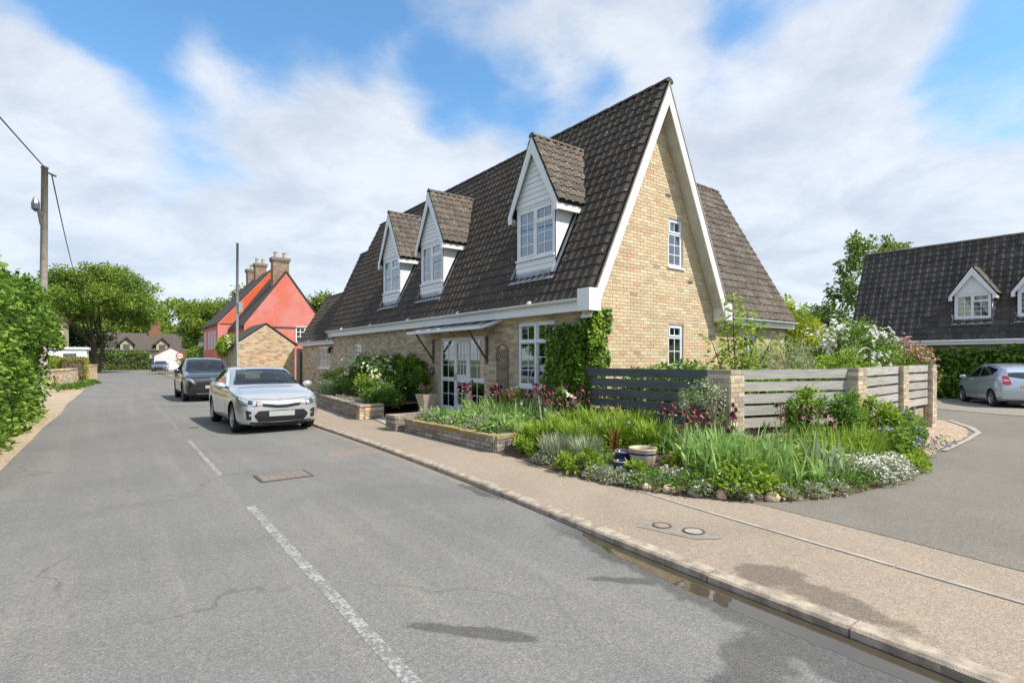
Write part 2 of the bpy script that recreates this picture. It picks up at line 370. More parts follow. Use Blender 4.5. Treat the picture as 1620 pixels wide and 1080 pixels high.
def piece(name, me, parent, Mw):
    o = link(name, me, parent); o.matrix_basis = Matrix.Translation(-wloc(parent)) @ Mw; return o
def frame(O, U, N):   # local x along U, y outward N, z up (or third axis)
    U = Vector(U).normalized(); N = Vector(N).normalized(); W = U.cross(N)
    m_ = Matrix((U, N, W)).transposed().to_4x4(); m_.translation = Vector(O); return m_
def cam_dist(p): return (Vector(p) - Vector((0, 0, 1.6))).length
def jit(c, a): 
    k = 1 + random.uniform(-a, a); return tuple(max(0, x * k * (1 + random.uniform(-a * .3, a * .3))) for x in c)

# wall slab with rectangular openings, in a (u, z) plane; convex outline
def clip_poly(cell, poly):
    out = cell
    n = len(poly)
    for i in range(n):
        a, b = poly[i], poly[(i + 1) % n]; src = out; out = []
        def side(p): return (b[0] - a[0]) * (p[1] - a[1]) - (b[1] - a[1]) * (p[0] - a[0])
        for j in range(len(src)):
            p, q = src[j], src[(j + 1) % len(src)]; sp, sq = side(p), side(q)
            if sp >= 0: out.append(p)
            if (sp > 0 and sq < 0) or (sp < 0 and sq > 0):
                k = sp / (sp - sq); out.append((p[0] + (q[0] - p[0]) * k, p[1] + (q[1] - p[1]) * k))
        if not out: return []
    return out
def wall_slab(mb, O, U, N, poly, holes, depth=.12, mi=0):
    O = Vector(O); U = Vector(U); N = Vector(N); Z = Vector((0, 0, 1))
    P = lambda u, z, d=0: O + U * u + Z * z + N * d
    us = sorted({p[0] for p in poly} | {h[0] for h in holes} | {h[2] for h in holes}); zs = sorted({p[1] for p in poly} | {h[1] for h in holes} | {h[3] for h in holes})
    flip = U.cross(Z).dot(N) < 0
    for i in range(len(us) - 1):
        for j in range(len(zs) - 1):
            cu, cz = (us[i] + us[i + 1]) / 2, (zs[j] + zs[j + 1]) / 2
            if any(h[0] < cu < h[2] and h[1] < cz < h[3] for h in holes): continue
            c = clip_poly([(us[i], zs[j]), (us[i + 1], zs[j]), (us[i + 1], zs[j + 1]), (us[i], zs[j + 1])], poly)
            if len(c) > 2:
                if flip: c = c[::-1]
                mb.add([P(*q) for q in c], [tuple(range(len(c)))], mi)
    for (a, b, c, d) in holes:
        for q in (((a, b), (a, d)), ((c, d), (c, b)), ((a, d), (c, d)), ((c, b), (a, b))):
            mb.add([P(*q[0]), P(*q[1]), P(*q[1], -depth), P(*q[0], -depth)], [(0, 1, 2, 3)], mi)

BUFF = [(.56, .45, .295), (.59, .485, .33), (.53, .41, .27), (.58, .46, .305), (.62, .53, .38), (.55, .37, .235), (.57, .35, .235), (.49, .395, .27), (.56, .455, .30), (.60, .42, .28), (.36, .28, .21)]
BUFFW = [6, 5, 4, 6, 4, 2, 1.3, 3, 5, 2.5, .5]
BUFF = [(r * 1.0, g * .98, b * .93) for r, g, b in BUFF]
GREYB = [(.40, .33, .24), (.44, .37, .28), (.36, .28, .21), (.42, .31, .22), (.47, .41, .32), (.33, .27, .22)]
brick_cache = {}
def unit_brick(col_key, col, mat):
    k = (col_key, mat)
    if k not in brick_cache:
        q = MB(); b = .006
        v = [(0, 0, 0), (1, 0, 0), (1, 0, 1), (0, 0, 1), (0, 1, 0), (1, 1, 0), (1, 1, 1), (0, 1, 1)]
        q.add(v, [(4, 7, 6, 5), (0, 4, 5, 1), (1, 5, 6, 2), (2, 6, 7, 3), (3, 7, 4, 0)], 0, col)
        brick_cache[k] = q.mesh('brick', [mat])
    return brick_cache[k]
def brick_rows(rows_fn, z0, z1, L=.225, Hh=.075, phase=0.0):
    z = z0; r = 0
    while z + Hh * .9 <= z1:
        for (a, b) in rows_fn(z, z + Hh):
            off = (phase + (L / 2 if r % 2 else 0)) % L
            u = a - ((a - off) % L)
            while u < b - .02:
                p, q = max(u, a), min(u + L, b)
                if q - p > .035: yield p, q, z
                u += L
        z += Hh; r += 1
def lay_bricks(parent, O, U, N, rows_fn, z0, z1, palette, weights=None, mat='brick', limit=300, proud=.008, joint=.010, L=.225, Hh=.075, sparse_var=.07):
    """parent: a wall part; bricks nearest the camera become objects, the rest one joined part"""
    O = Vector(O); U = Vector(U).normalized(); N = Vector(N).normalized(); W = U.cross(N); sgn = 1 if W.z > 0 else -1
    items = []
    for p, q, z in brick_rows(rows_fn, z0, z1, L, Hh):
        if U.cross(N).z < 0: pass
        items.append((cam_dist(O + U * (p + q) / 2 + Vector((0, 0, z))), p, q, z))
    items.sort()
    rest = MB()
    for i, (d, p, q, z) in enumerate(items):
        ci = random.choices(range(len(palette)), weights)[0]
        base = O + U * (p + joint / 2) + Vector((0, 0, z + joint / 2)); ln = q - p - joint; hh = Hh - joint
        pr_ = proud + random.uniform(-.002, .003)
        if i < limit:
            var = random.randrange(3); random_state = random.getstate(); random.seed(ci * 7 + var); cc = jit(palette[ci], sparse_var); random.setstate(random_state)
            me = unit_brick((id(palette), ci, var), cc, mat)
            Mx = Matrix((U * ln, N * (pr_ + .004), Vector((0, 0, 1)) * hh)).transposed().to_4x4(); Mx.translation = base - N * .004
            piece('brick', me, parent, Mx)
        else:
            A = base - N * .004; B_ = base + N * pr_; e = U * ln; h_ = Vector((0, 0, hh))
            rest.add([A, A + e, A + e + h_, A + h_, B_, B_ + e, B_ + e + h_, B_ + h_], [(4, 7, 6, 5), (0, 4, 5, 1), (1, 5, 6, 2), (2, 6, 7, 3), (3, 7, 4, 0)], 0, jit(palette[ci], sparse_var))
    if rest.v: tag(rest.build('brickwork', mat, parent), kind='stuff')
    return len(items)
def minus(a, b, cuts):
    iv = [(a, b)]
    for c, d in cuts:
        nv = []
        for p, q in iv:
            if d <= p or c >= q: nv.append((p, q)); continue
            if c > p: nv.append((p, c))
            if d < q: nv.append((d, q))
        iv = nv
    return iv
# roof tiles on a plane: O eave start, U along eave, V up slope
def tile_mesh(wd, gl, amp, lift, key, col, mat):
    k = ('tile', key, mat, wd, gl)
    if k not in brick_cache:
        q = MB(); n = 6; tail = gl * 1.12
        prof = lambda s_: amp * (1 - math.cos(2 * math.pi * s_)) * .5
        top = []; 
        for i in range(n + 1):
            s_ = i / n; z = prof(s_); top.append(((s_ - .5) * wd * 1.04, 0, z + lift))
        vs = top + [(x, tail, z - lift + .004) for x, y, z in top] + [(x, 0.002, z - .034) for x, y, z in top]
        fs = [(i, i + 1, n + 2 + i, n + 1 + i) for i in range(n)] + [(2 * n + 2 + i, 2 * n + 3 + i, i + 1, i) for i in range(n)]
        q.add(vs, fs, 0, col); brick_cache[k] = q
    return brick_cache[k]
def lay_tiles(parent, O, U, V, Wd, Ln, inside, palette, mat='tile', limit=300, tw=.22, gl=.255, amp=.044, lift=.030, weights=None):
    O = Vector(O); U = Vector(U).normalized(); V = Vector(V).normalized(); Nn = U.cross(V)
    if Nn.z < 0: Nn = -Nn
    nc = max(1, round(Wd / tw)); tw = Wd / nc; nr = max(1, round(Ln / gl)); gl = Ln / nr
    items = []
    for r in range(nr):
        for c in range(nc):
            u, v = (c + .5) * tw, r * gl
            if inside is None or inside(u, v + gl / 2): p = O + U * u + V * v; items.append((cam_dist(p), p))
    items.sort(key=lambda x: x[0])
    rest = MB(); me_cache = {}
    for i, (d, p) in enumerate(items):
        ci = random.choices(range(len(palette)), weights)[0]
        q = tile_mesh(round(tw, 4), round(gl, 4), amp, lift, (id(palette), ci), palette[ci], mat)
        rot = random.uniform(-.022, .022); U2 = (U + V * rot).normalized(); V2 = (V - U * rot + Nn * random.uniform(-.01, .012)).normalized()
        Mx = Matrix((U2, V2, Nn)).transposed().to_4x4(); Mx.translation = p + Nn * random.uniform(0, .007) + V * random.uniform(-.010, .008) + U * random.uniform(-.005, .005)
        if i < limit:
            if ci not in me_cache: me_cache[ci] = q.mesh('tile', [mat])
            piece('tile', me_cache[ci], parent, Mx)
        else:
            rest.add([Mx @ Vector(v_) for v_ in q.v], q.f, 0, jit(palette[ci], .12))
    if rest.v: tag(rest.build('tiling', mat, parent), kind='stuff')
TILE = [(.058, .045, .036), (.066, .051, .040), (.052, .041, .034), (.072, .055, .043), (.062, .047, .036), (.078, .061, .048)]
TILE_P = [(.10, .082, .066), (.125, .10, .078), (.085, .07, .058), (.14, .115, .09), (.11, .085, .064)]

# window: frame part, panes and glazing bars as its children
def window(parent, O, U, N, wd, ht, lights, name='window', sub=True, sill=True, back=None, bars=True, fw=.055, depth=.10, mat='upvc', proud=-.03):
    """O bottom-left of the opening on the wall face; lights: (u0,z0,u1,z1,cols,rows,casement)"""
    F = frame(O, U, N)
    if (Vector(U).cross(Vector(N))).z < 0: zs = -1
    else: zs = 1
    def bx(mb, u0, u1, d0, d1, z0, z1, mi=0): mb.box((u0, d0, min(zs * z0, zs * z1)), (u1, d1, max(zs * z0, zs * z1)), mi, Mx=F)
    q = MB(); f0, f1 = proud - .045, proud
    bx(q, 0, wd, f0, f1, 0, fw); bx(q, 0, wd, f0, f1, ht - fw, ht); bx(q, 0, fw, f0, f1, fw, ht - fw); bx(q, wd - fw, wd, f0, f1, fw, ht - fw)
    fr_ = q.build(name if sub else 'window_frame', mat, parent)
    pp = fr_ if sub else parent
    if sill: one('sill', mat, pp, lambda s: bx(s, -.04, wd + .04, proud - .05, proud + .07, -.045, -.002))
    bq = MB(); cq = MB()
    for (u0, z0, u1, z1, cols, rows, cas) in lights:
        e = .002
        if cas:
            k = .038
            bx(cq, u0, u1, f1 - .03, f1 + .012, z0, z0 + k); bx(cq, u0, u1, f1 - .03, f1 + .012, z1 - k, z1); bx(cq, u0, u0 + k, f1 - .03, f1 + .012, z0 + k, z1 - k); bx(cq, u1 - k, u1, f1 - .03, f1 + .012, z0 + k, z1 - k)
            gu0, gz0, gu1, gz1 = u0 + k, z0 + k, u1 - k, z1 - k
        else:
            k = .02
            bx(cq, u0, u1, f1 - .03, f1 - .004, z0, z0 + k); bx(cq, u0, u1, f1 - .03, f1 - .004, z1 - k, z1); bx(cq, u0, u0 + k, f1 - .03, f1 - .004, z0 + k, z1 - k); bx(cq, u1 - k, u1, f1 - .03, f1 - .004, z0 + k, z1 - k)
            gu0, gz0, gu1, gz1 = u0 + k, z0 + k, u1 - k, z1 - k
        one('pane', 'glass', pp, lambda s: bx(s, gu0 - .004, gu1 + .004, f1 - .024, f1 - .018, gz0 - .004, gz1 + .004))
        if bars:
            for i in range(1, cols): x = gu0 + (gu1 - gu0) * i / cols; bx(bq, x - .009, x + .009, f1 - .017, f1 - .008, gz0, gz1)
            for i in range(1, rows): z = gz0 + (gz1 - gz0) * i / rows; bx(bq, gu0, gu1, f1 - .0165, f1 - .0085, z - .009, z + .009)
    cq.build('casement', mat, pp)
    if bq.v: bq.build('glazing_bars', mat, pp)
    if back:
        if back == 'curtain':
            def cur(s):
                n = 40
                for a, b in ((.04, wd * .47), (wd * .53, wd - .04)):
                    vs = []
                    for i in range(n + 1):
                        u = a + (b - a) * i / n; dd = -.15 - .02 * math.sin(i * 1.25) - .008 * math.sin(i * .6)
                        vs += [F @ Vector((u, dd, zs * .02)), F @ Vector((u, dd, zs * (ht - .02)))]
                    s.add(vs, [(2 * i, 2 * i + 2, 2 * i + 3, 2 * i + 1) for i in range(n)])
            one('curtain', 'curtain', pp, cur)
        else: one('blind_reflection', back, pp, lambda s: bx(s, .02, wd - .02, -.16, -.15, .02, ht - .02))
    one('room_backing', 'dark_room', pp, lambda s: bx(s, -.3, wd + .3, -.9, -.88, -.3, ht + .3))
    return fr_

# ================================================================ SETTING
KERB = [(-40, 3.2), (.7, 3.29), (1.06, 3.32), (1.94, 3.34), (2.81, 3.38), (4.68, 3.54), (6.43, 3.65), (8.23, 3.71), (10.1, 3.75), (12.6, 3.77), (30, 3.9), (60, 4.1), (78, 4.3)]
RZ = .03
def kx(y): return float(np.interp(y, [k[0] for k in KERB], [k[1] for k in KERB]))
def sheet(name, mat, poly, z, kind='structure'):
    q = MB(); q.add([(x, y, z if not callable(z) else z(x, y)) for x, y in poly], [tuple(range(len(poly)))]); o = q.build(name, mat)
    return tag(o, kind=kind)
def dip(x): 
    k = min(1, max(0, (x - 10) / 13)); return -.235 * k * k * (3 - 2 * k)
def strip_sheet(name, mat, poly, z0):
    bm = bmesh.new(); bm.faces.new([bm.verts.new((x, y, 0)) for x, y in poly])
    for xc in (10, 12, 14, 16, 18, 20, 22, 24): bmesh.ops.bisect_plane(bm, geom=bm.verts[:] + bm.edges[:] + bm.faces[:], plane_co=(xc, 0, 0), plane_no=(1, 0, 0))
    for v in bm.verts: v.co.z = z0 + dip(v.co.x)
    bmesh.ops.triangulate(bm, faces=bm.faces[:]); me = bpy.data.meshes.new(name); bm.to_mesh(me); bm.free(); me.materials.append(M[mat]); o = link(name, me); return tag(o, kind='structure')
strip_sheet('ground', 'grass', [(-700, -300), (900, -300), (900, 1200), (-700, 1200)], -.06)
q = MB(); ys = [-40, -10, -3, 0] + [.7, 1.06, 1.94, 2.81, 4.68, 6.43, 8.23, 10.1, 12.6, 20, 30, 45, 60, 78]
for a, b in zip(ys[:-1], ys[1:]): q.add([(-1.35, a, RZ), (kx(a) + .03, a, RZ), (kx(b) + .03, b, RZ), (-1.35, b, RZ)], [(0, 1, 2, 3)])
q.add([(x, y, RZ) for x, y in ((-1.35, 78), (4.33, 78), (9, 82), (30, 86), (40, 92), (40, 99), (5, 103), (-10, 99), (-45, 88), (-45, 80), (-6, 82))], [tuple(range(11))])
road = tag(q.build('road', 'asphalt'), kind='structure')
q = MB(); 
for a, b in zip(ys[:-1], ys[1:]): q.add([(kx(a) + .10, a, .08), (6.5 if a < 7 else 8.2, a, .08), (6.5 if b <= 7 else 8.2, b, .08), (kx(b) + .10, b, .08)], [(0, 1, 2, 3)])
footway = tag(q.build('footway', 'footway'), kind='structure')
strip_sheet('side_lane', 'lane_asphalt', [(5.1, -40), (60, -40), (60, 14), (24.5, 14), (20, 6), (18.5, 5.4), (8.6, 3.6), (6, 3.4), (5.35, 3.1), (5.42, 2.9), (5.3, 1.5), (5.18, .6), (5.1, -3)], .084)
tag(one('footway_edging', 'concrete', None, lambda s: [s.box((0, 0, 0), (.042, ln, .007), 0, Mx=Matrix.Translation((x, y, .081)) @ Matrix.Rotation(r, 4, 'Z')) for x, y, ln, r in
    [(4.50, -.25, .93, -.005), (4.51, .69, .70, -.075), (4.565, 1.40, 1.0, -.09), (4.655, 2.41, .80, -.10), (4.735, 3.22, .80, -.13)]]), kind='structure')
kerb = tag(one('kerb', 'mortar_dark', None, lambda s: [s.add([(kx(a) + .008, a, -.02), (kx(a) + .118, a, -.02), (kx(b) + .118, b, -.02), (kx(b) + .008, b, -.02), (kx(a) + .008, a, .074), (kx(a) + .118, a, .074), (kx(b) + .118, b, .074), (kx(b) + .008, b, .074)],
    [(4, 5, 6, 7), (0, 4, 7, 3)]) for a, b in zip(ys[:-1], ys[1:])]), kind='structure')
plain('kerb_stone', (.33, .275, .215), .9, .35, 9, bump=.9)
q = MB(); q.add([(0, 0, -.02), (.125, 0, -.02), (.125, .90, -.02), (0, .90, -.02), (0, 0, .075), (.018, 0, .09), (.125, 0, .092), (0, .90, .075), (.018, .90, .09), (.125, .90, .092)],
    [(0, 4, 7, 3), (4, 5, 8, 7), (5, 6, 9, 8), (0, 1, 6, 5, 4), (3, 7, 8, 9, 2), (1, 2, 9, 6)])
kme = q.mesh('kerb_stone', ['kerb_stone'])
y = -1.5
while y < 60:
    x0, x1 = kx(y), kx(y + .91)
    Mx = Matrix.Translation((x0, y, random.uniform(-.004, .004))) @ Matrix.Rotation(-math.atan2(x1 - x0, .91) + random.uniform(-.004, .004), 4, 'Z')
    piece('kerb_stone', kme, kerb, Mx); y += .913
def blob(pts, n=6, amp=.03, seed=1):   # uneven outline through the given points
    rs = random.Random(seed); out = []
    for i in range(len(pts)):
        a, b = Vector(pts[i]), Vector(pts[(i + 1) % len(pts)])
        for k in range(n): 
            p = a.lerp(b, k / n); out.append((p.x + rs.uniform(-amp, amp), p.y + rs.uniform(-amp, amp)))
    return out
# centre dashes, thin worn paint sheets
for a, b in ((2.1, 6.2), (8.1, 12.1), (14.1, 18.1), (20.1, 24.1), (26.1, 30.1), (32, 36), (38, 42), (44, 48)):
    ww = .042 if a < 8 else .03
    one('centre_dash', 'line_paint' if a < 14 else 'line_ghost', road, lambda s: s.add([(1.16 - ww, a, RZ + .0015), (1.16 + ww, a, RZ + .0015), (1.17 + ww, b, RZ + .0015), (1.17 - ww, b, RZ + .0015)], [(0, 1, 2, 3)]))
for pts in ([(-1.34, 7.0), (-.5, 7.05), (.4, 7.03), (1.2, 7.10), (1.5, 7.22), (2.3, 7.3), (3.0, 7.22)], [(-1.34, 8.03), (-.4, 7.93), (.5, 7.78), (1.3, 7.73), (2.2, 7.86), (3.1, 8.0)]):
    def crk(s):
        fine = [Vector((*pts[i], 0)).lerp(Vector((*pts[i + 1], 0)), k / 8) + Vector((0, random.uniform(-.02, .02), 0)) for i in range(len(pts) - 1) for k in range(8)]
        wv = [random.uniform(.001, .008) for _ in fine]
        s.add([(p.x, p.y - w_, RZ + .0015) for p, w_ in zip(fine, wv)] + [(p.x, p.y + w_, RZ + .0015) for p, w_ in zip(fine, wv)], [(i, i + 1, len(fine) + i + 1, len(fine) + i) for i in range(len(fine) - 1)])
    one('crack', 'mortar_dark', road, crk)
def edge_strip(y0, y1, w0, w1, n, amp, seed, over=.02):
    rs = random.Random(seed); L = []; Rr = []
    for i in range(n + 1):
        yy = y0 + (y1 - y0) * i / n; tt = i / n
        wd = (w0 + (w1 - w0) * tt) * (math.sin(math.pi * min(1, max(0.02, tt))) ** .35) + rs.uniform(-amp, amp)
        L.append((kx(yy) - max(.01, wd), yy)); Rr.append((kx(yy) + over, yy))
    return L + Rr[::-1]
sheet('puddle', 'water', edge_strip(.0, 3.45, .27, .20, 60, .012, 8, .012), RZ + .0012)
sheet('patched_road', 'old_patch', [(2.75, 8.55), (3.55, 8.35), (3.72, 9.1), (2.95, 9.15)], RZ + .0015)
def cover(name, label, a, b, z, mat='old_patch'):
    t_ = thing(name, label, 'manhole cover', ((a[0] + b[0]) / 2, (a[1] + b[1]) / 2, z))
    q = MB(); q.box((a[0], a[1], z - .02), (b[0], b[1], z + .006)); q.build('frame', 'iron', t_)
    q = MB(); nx = 6; sx = (b[0] - a[0] - .06) / nx; sy = (b[1] - a[1] - .06) / 5
    q.box((a[0] + .03, a[1] + .03, z), (b[0] - .03, b[1] - .03, z + .007), 0)
    for i in range(nx):
        for j in range(5): q.box((a[0] + .03 + i * sx + .008, a[1] + .03 + j * sy + .008, z + .006), (a[0] + .03 + (i + 1) * sx - .008, a[1] + .03 + (j + 1) * sy - .008, z + .011))
    q.build('lid', mat, t_)
cover('manhole_cover', 'rusty pinkish rectangular manhole cover in the middle of the road', (1.50, 7.30), (2.16, 7.78), RZ + .004)
pt = sheet('footway_patch', 'slab', blob([(3.80, 3.15), (4.02, 3.28), (4.14, 3.05), (4.24, 2.62), (4.12, 2.50), (3.93, 2.62)], 4, .008, 12), .0842)
for (x, y, r, lab) in ((4.0, 3.02, .085, 'small round iron cover with buff centre in grey footway patch, farther from camera'), (4.09, 2.75, .095, 'round pale concrete cover in grey footway patch, nearer to camera')):
    t_ = thing('round_cover', lab, 'manhole cover', (x, y, .084), 'round covers in the footway')
    one('rim', 'iron', t_, lambda s: s.lathe([(r * .82, .002), (r * .82, .008), (r, .008), (r * 1.03, .001)], (x, y, .084), 28))
    one('lid', 'footway' if r < .09 else 'concrete', t_, lambda s: s.lathe([(.001, .006), (r * .80, .006), (r * .81, .001)], (x, y, .084), 28))
sheet('verge', 'sandy_gravel', [(-1.3, 4)] + blob([(-1.3, 4), (-1.28, 20), (-1.2, 40), (-1.3, 62)], 8, .07, 2)[:24] + [(-1.35, 76), (-5, 76), (-3.4, 40), (-3.5, 4)], RZ + .012)
strip_sheet('gravel_bed', 'shingle', blob([(8.7, 2.42), (11.0, 2.75), (13.0, 2.9), (15.0, 3.15), (16.2, 3.55), (18.3, 4.4), (19.0, 6.5), (15.9, 6.5), (15.6, 4.2), (10.2, 3.7)], 5, .04, 3), .094)
strip_sheet('gravel_edging', 'concrete', [(11.0, 2.70), (13.0, 2.84), (15.0, 3.08), (16.3, 3.5), (18.4, 4.4), (18.5, 4.3), (16.4, 3.38), (15.0, 2.98), (13, 2.76), (11.0, 2.62)], .10)
strip_sheet('driveway', 'slab', [(22.3, -12), (40, -12), (40, 13), (25.5, 13), (23.6, 6.5), (22.5, 4)], .098)
strip_sheet('garden_lawn', 'grass', [(7.65, 4.6), (15.5, 4.2), (18.9, 6.5), (24, 14), (34, 14), (34, 60), (8.5, 60), (8.5, 12), (7.7, 8)], .10)
# soil of the flower beds
BED = [(4.96, 7.02), (5.0, 6.55), (4.86, 5.8), (4.77, 5.08), (4.79, 4.5), (4.91, 4.0), (5.03, 3.6), (5.22, 3.22), (5.5, 2.9), (5.87, 2.66), (6.4, 2.47), (7.07, 2.37), (8.0, 2.30), (8.9, 2.33), (10.2, 2.72), (11.5, 3.05), (13.5, 3.5)]
def soil_z(x, y):
    if y > 7.0 : return .30
    d = min(math.hypot(x - a, y - b) for a, b in BED)
    return .095 + .15 * min(1, d / 1.4) 
def soil():
    q = MB(); inner = [(7.6, 7.3), (7.6, 4.5), (10.3, 3.9), (13.6, 4.1)]
    n = len(BED); N_ = 10; idx = {}
    back = []
    for i, p in enumerate(BED):
        tt = i / (n - 1)
        L = [0, .35, .75, 1]; k = max(j for j in range(3) if tt >= L[j] or j == 0); f_ = (tt - L[k]) / (L[k + 1] - L[k])
        back.append((inner[k][0] + (inner[k + 1][0] - inner[k][0]) * f_, inner[k][1] + (inner[k + 1][1] - inner[k][1]) * f_))
    vs = []
    for i in range(n):
        for j in range(N_ + 1):
            f_ = j / N_; x = BED[i][0] + (back[i][0] - BED[i][0]) * f_; y = BED[i][1] + (back[i][1] - BED[i][1]) * f_
            z = .086 if j == 0 else .095 + .15 * min(1, math.hypot(x - BED[i][0], y - BED[i][1]) / 1.4) + random.uniform(-.015, .02)
            vs.append((x, y, z))
    q.add(vs, [(i * (N_ + 1) + j, (i + 1) * (N_ + 1) + j, (i + 1) * (N_ + 1) + j + 1, i * (N_ + 1) + j + 1) for i in range(n - 1) for j in range(N_)])
    return tag(q.build('garden_soil', 'clay_soil'), kind='structure')
soil()
sheet('planter_soil', 'clay_soil', [(5.1, 7.1), (7.6, 7.1), (7.6, 10.6), (5.1, 10.6)], .30)
sheet('planter_soil', 'clay_soil', [(5.15, 13.1), (7.6, 13.9), (7.9, 21.5), (6.0, 21.5)], .36)
sheet('path', 'concrete', [(4.95, 10.95), (7.6, 10.95), (7.6, 13.85), (5.3, 12.85)], .10)

# ================================================================ MAIN HOUSE
H = thing('house', 'tall buff brick house with steep dark tiled roof and three white dormers', 'house', (7.62, 7.54, .05))
FX, GY = 7.62, 7.54
door_h = (11.27, .17, 13.62, 2.22); win_h = (8.55, .98, 9.86, 2.47); nar_h = (19.75, .95, 20.45, 2.22)
fholes = [door_h, win_h, nar_h]
q = MB(); wall_slab(q, (FX, 0, 0), (0, 1, 0), (-1, 0, 0), [(GY, .05), (22.9, .05), (22.9, 2.85), (GY, 2.85)], fholes)
fw_ = q.build('front_wall', 'mortar', H)
cut = lambda hs: (lambda a, b: (lambda z0, z1: minus(a, b, [(h[0], h[2]) for h in hs if z1 > h[1] + .01 and z0 < h[3] - .01])))
lay_bricks(fw_, (FX, 0, 0), (0, 1, 0), (-1, 0, 0), cut(fholes)(GY - .01, 22.9), .06, 2.80, GREYB + BUFF[:4], None, limit=300)
gholes = [(10.22, 1.44, 10.79, 2.43), (10.22, 3.76, 10.77, 4.89)]
q = MB(); wall_slab(q, (0, GY, 0), (1, 0, 0), (0, -1, 0), [(FX, .05), (12.1, .05), (12.1, 3.10), (9.84, 7.62), (FX, 3.10)], gholes)
gw = q.build('gable_wall', 'mortar', H)
def grow(z0, z1):
    zm = (z0 + z1) / 2; a = max(FX - .008, 7.40 + (zm - 2.62) / 2.045); b = min(12.1, 12.26 - (zm - 2.62) / 2.045)
    return minus(a, b, [(h[0], h[2]) for h in gholes if z1 > h[1] + .01 and z0 < h[3] - .01]) if b > a else []
lay_bricks(gw, (0, GY, 0), (1, 0, 0), (0, -1, 0), grow, .06, 7.5, BUFF, BUFFW, limit=300)
for (x, z) in ((10.1, 5.35), (10.95, 3.42)): box_obj('air_brick', 'brown_metal', H, (x, GY - .013, z), (x + .2, GY + .02, z + .07))
WY = 7.85
wh = [(14.0, 1.2, 14.7, 2.3)]
q = MB(); wall_slab(q, (0, WY, 0), (1, 0, 0), (0, -1, 0), [(12.1, .05), (16.4, .05), (16.4, 2.8), (12.1, 2.8)], wh)
q.add([(16.4, WY, .05), (16.4, 12.6, .05), (16.4, 12.6, 2.8), (16.4, 10.2, 7.1), (16.4, WY, 2.8)], [(0, 1, 2, 3, 4)]); q.add([(12.1, GY, .05), (12.1, WY, .05), (12.1, WY, 3.1), (12.1, GY, 3.1)], [(0, 1, 2, 3)])
q.add([(12.1, 8, .05), (12.1, 22.9, .05), (12.1, 22.9, 2.9), (12.1, 8, 2.9)], [(0, 1, 2, 3)])
ww_ = q.build('wing_wall', 'mortar', H)
lay_bricks(ww_, (0, WY, 0), (1, 0, 0), (0, -1, 0), cut(wh)(12.1, 16.4), .06, 2.75, BUFF, BUFFW, limit=0)
# --- main roof
SL = Vector((2.44, 0, 4.98)); SLn = SL.normalized(); ZE = 2.82; XE = 7.38; XR = XE + 2.44; ZR = ZE + 4.98
rf = MB(); rf.prism([(XE, 7.24, ZE - .06), (XR, 7.24, ZR - .06), (2 * XR - XE, 7.24, ZE - .06), (2 * XR - XE - .05, 7.24, ZE - .16), (XR, 7.24, ZR - .28), (XE + .05, 7.24, ZE - .16)], (0, 15.68, 0))
roof = rf.build('roof', 'slate', H)
DORM = [9.35, 14.30, 17.22]
def in_main(u, v):
    p = v * SLn; X = XE + p.x; Z = ZE + p.z; Y = 7.22 + u
    for c in DORM:
        dy = abs(Y - c)
        if Z > 3.55 and dy < .66 and Z < 5.25: return False
        if 5.25 <= Z < 6.5 and dy < .62 * (6.6 - Z) / 1.4: return False
    return True
lay_tiles(roof, (XE - .03, 7.225, ZE - .02), (0, 1, 0), SL, 15.70, SL.length - .03, in_main, TILE, limit=300)
ridge = MB()
for k in range(35):
    y0 = 7.20 + k * .45; n = 6
    vs = []
    for yy, e in ((y0, .0), (y0 + .47, .012)):
        for i in range(n + 1):
            a = math.pi * (i / n); vs.append((XR - math.cos(a) * (.13 - e), yy, ZR - .06 + math.sin(a) * (.11 - e)))
    ridge.add(vs, [(i, i + 1, n + 2 + i, n + 1 + i) for i in range(n)] + [tuple(range(n + 1))], 0, random.choice(TILE))
ridge.build('ridge_tiles', 'tile', H)
# rear slope tiles seen only along the far verge
# --- wing roof
WO = Vector((12.0, 7.60, 2.74)); WV = Vector((0, 2.6, 4.63)); WVn = WV.normalized()
def in_wing(u, v):
    p = WO + Vector((u, 0, 0)) + WVn * v; return p.x > XR + (ZR - p.z) / 2.041 - .12
wr = MB(); wr.prism([(12.1, 7.62, 2.68), (12.1, 10.2, 7.3), (12.1, 12.78, 2.68), (12.1, 12.7, 2.58), (12.1, 10.2, 7.1), (12.1, 7.70, 2.58)], (4.42, 0, 0))
wr.add([(10.0, 10.2, 7.3), (12.1, 10.2, 7.3), (12.1, 7.62, 2.68)], [(0, 1, 2)])
wroof = wr.build('wing_roof', 'slate', H)
lay_tiles(wroof, WO - Vector((2, 0, 0)), (1, 0, 0), WV, 6.56, WV.length, lambda u, v: in_wing(u - 2, v), TILE_P, 'tile_pale', limit=150)
rw = MB()
for k in range(16):
    x0 = 9.6 + k * .43; n = 6; vs = []
    for xx, e in ((x0, 0), (x0 + .45, .012)):
        for i in range(n + 1): a = math.pi * i / n; vs.append((xx, 10.2 - math.cos(a) * (.13 - e), 7.3 + math.sin(a) * (.11 - e)))
    rw.add(vs, [(i, i + 1, n + 2 + i, n + 1 + i) for i in range(n)] + [tuple(range(n + 1))], 0, random.choice(TILE_P))
rw.build('ridge_tiles', 'tile_pale', H)
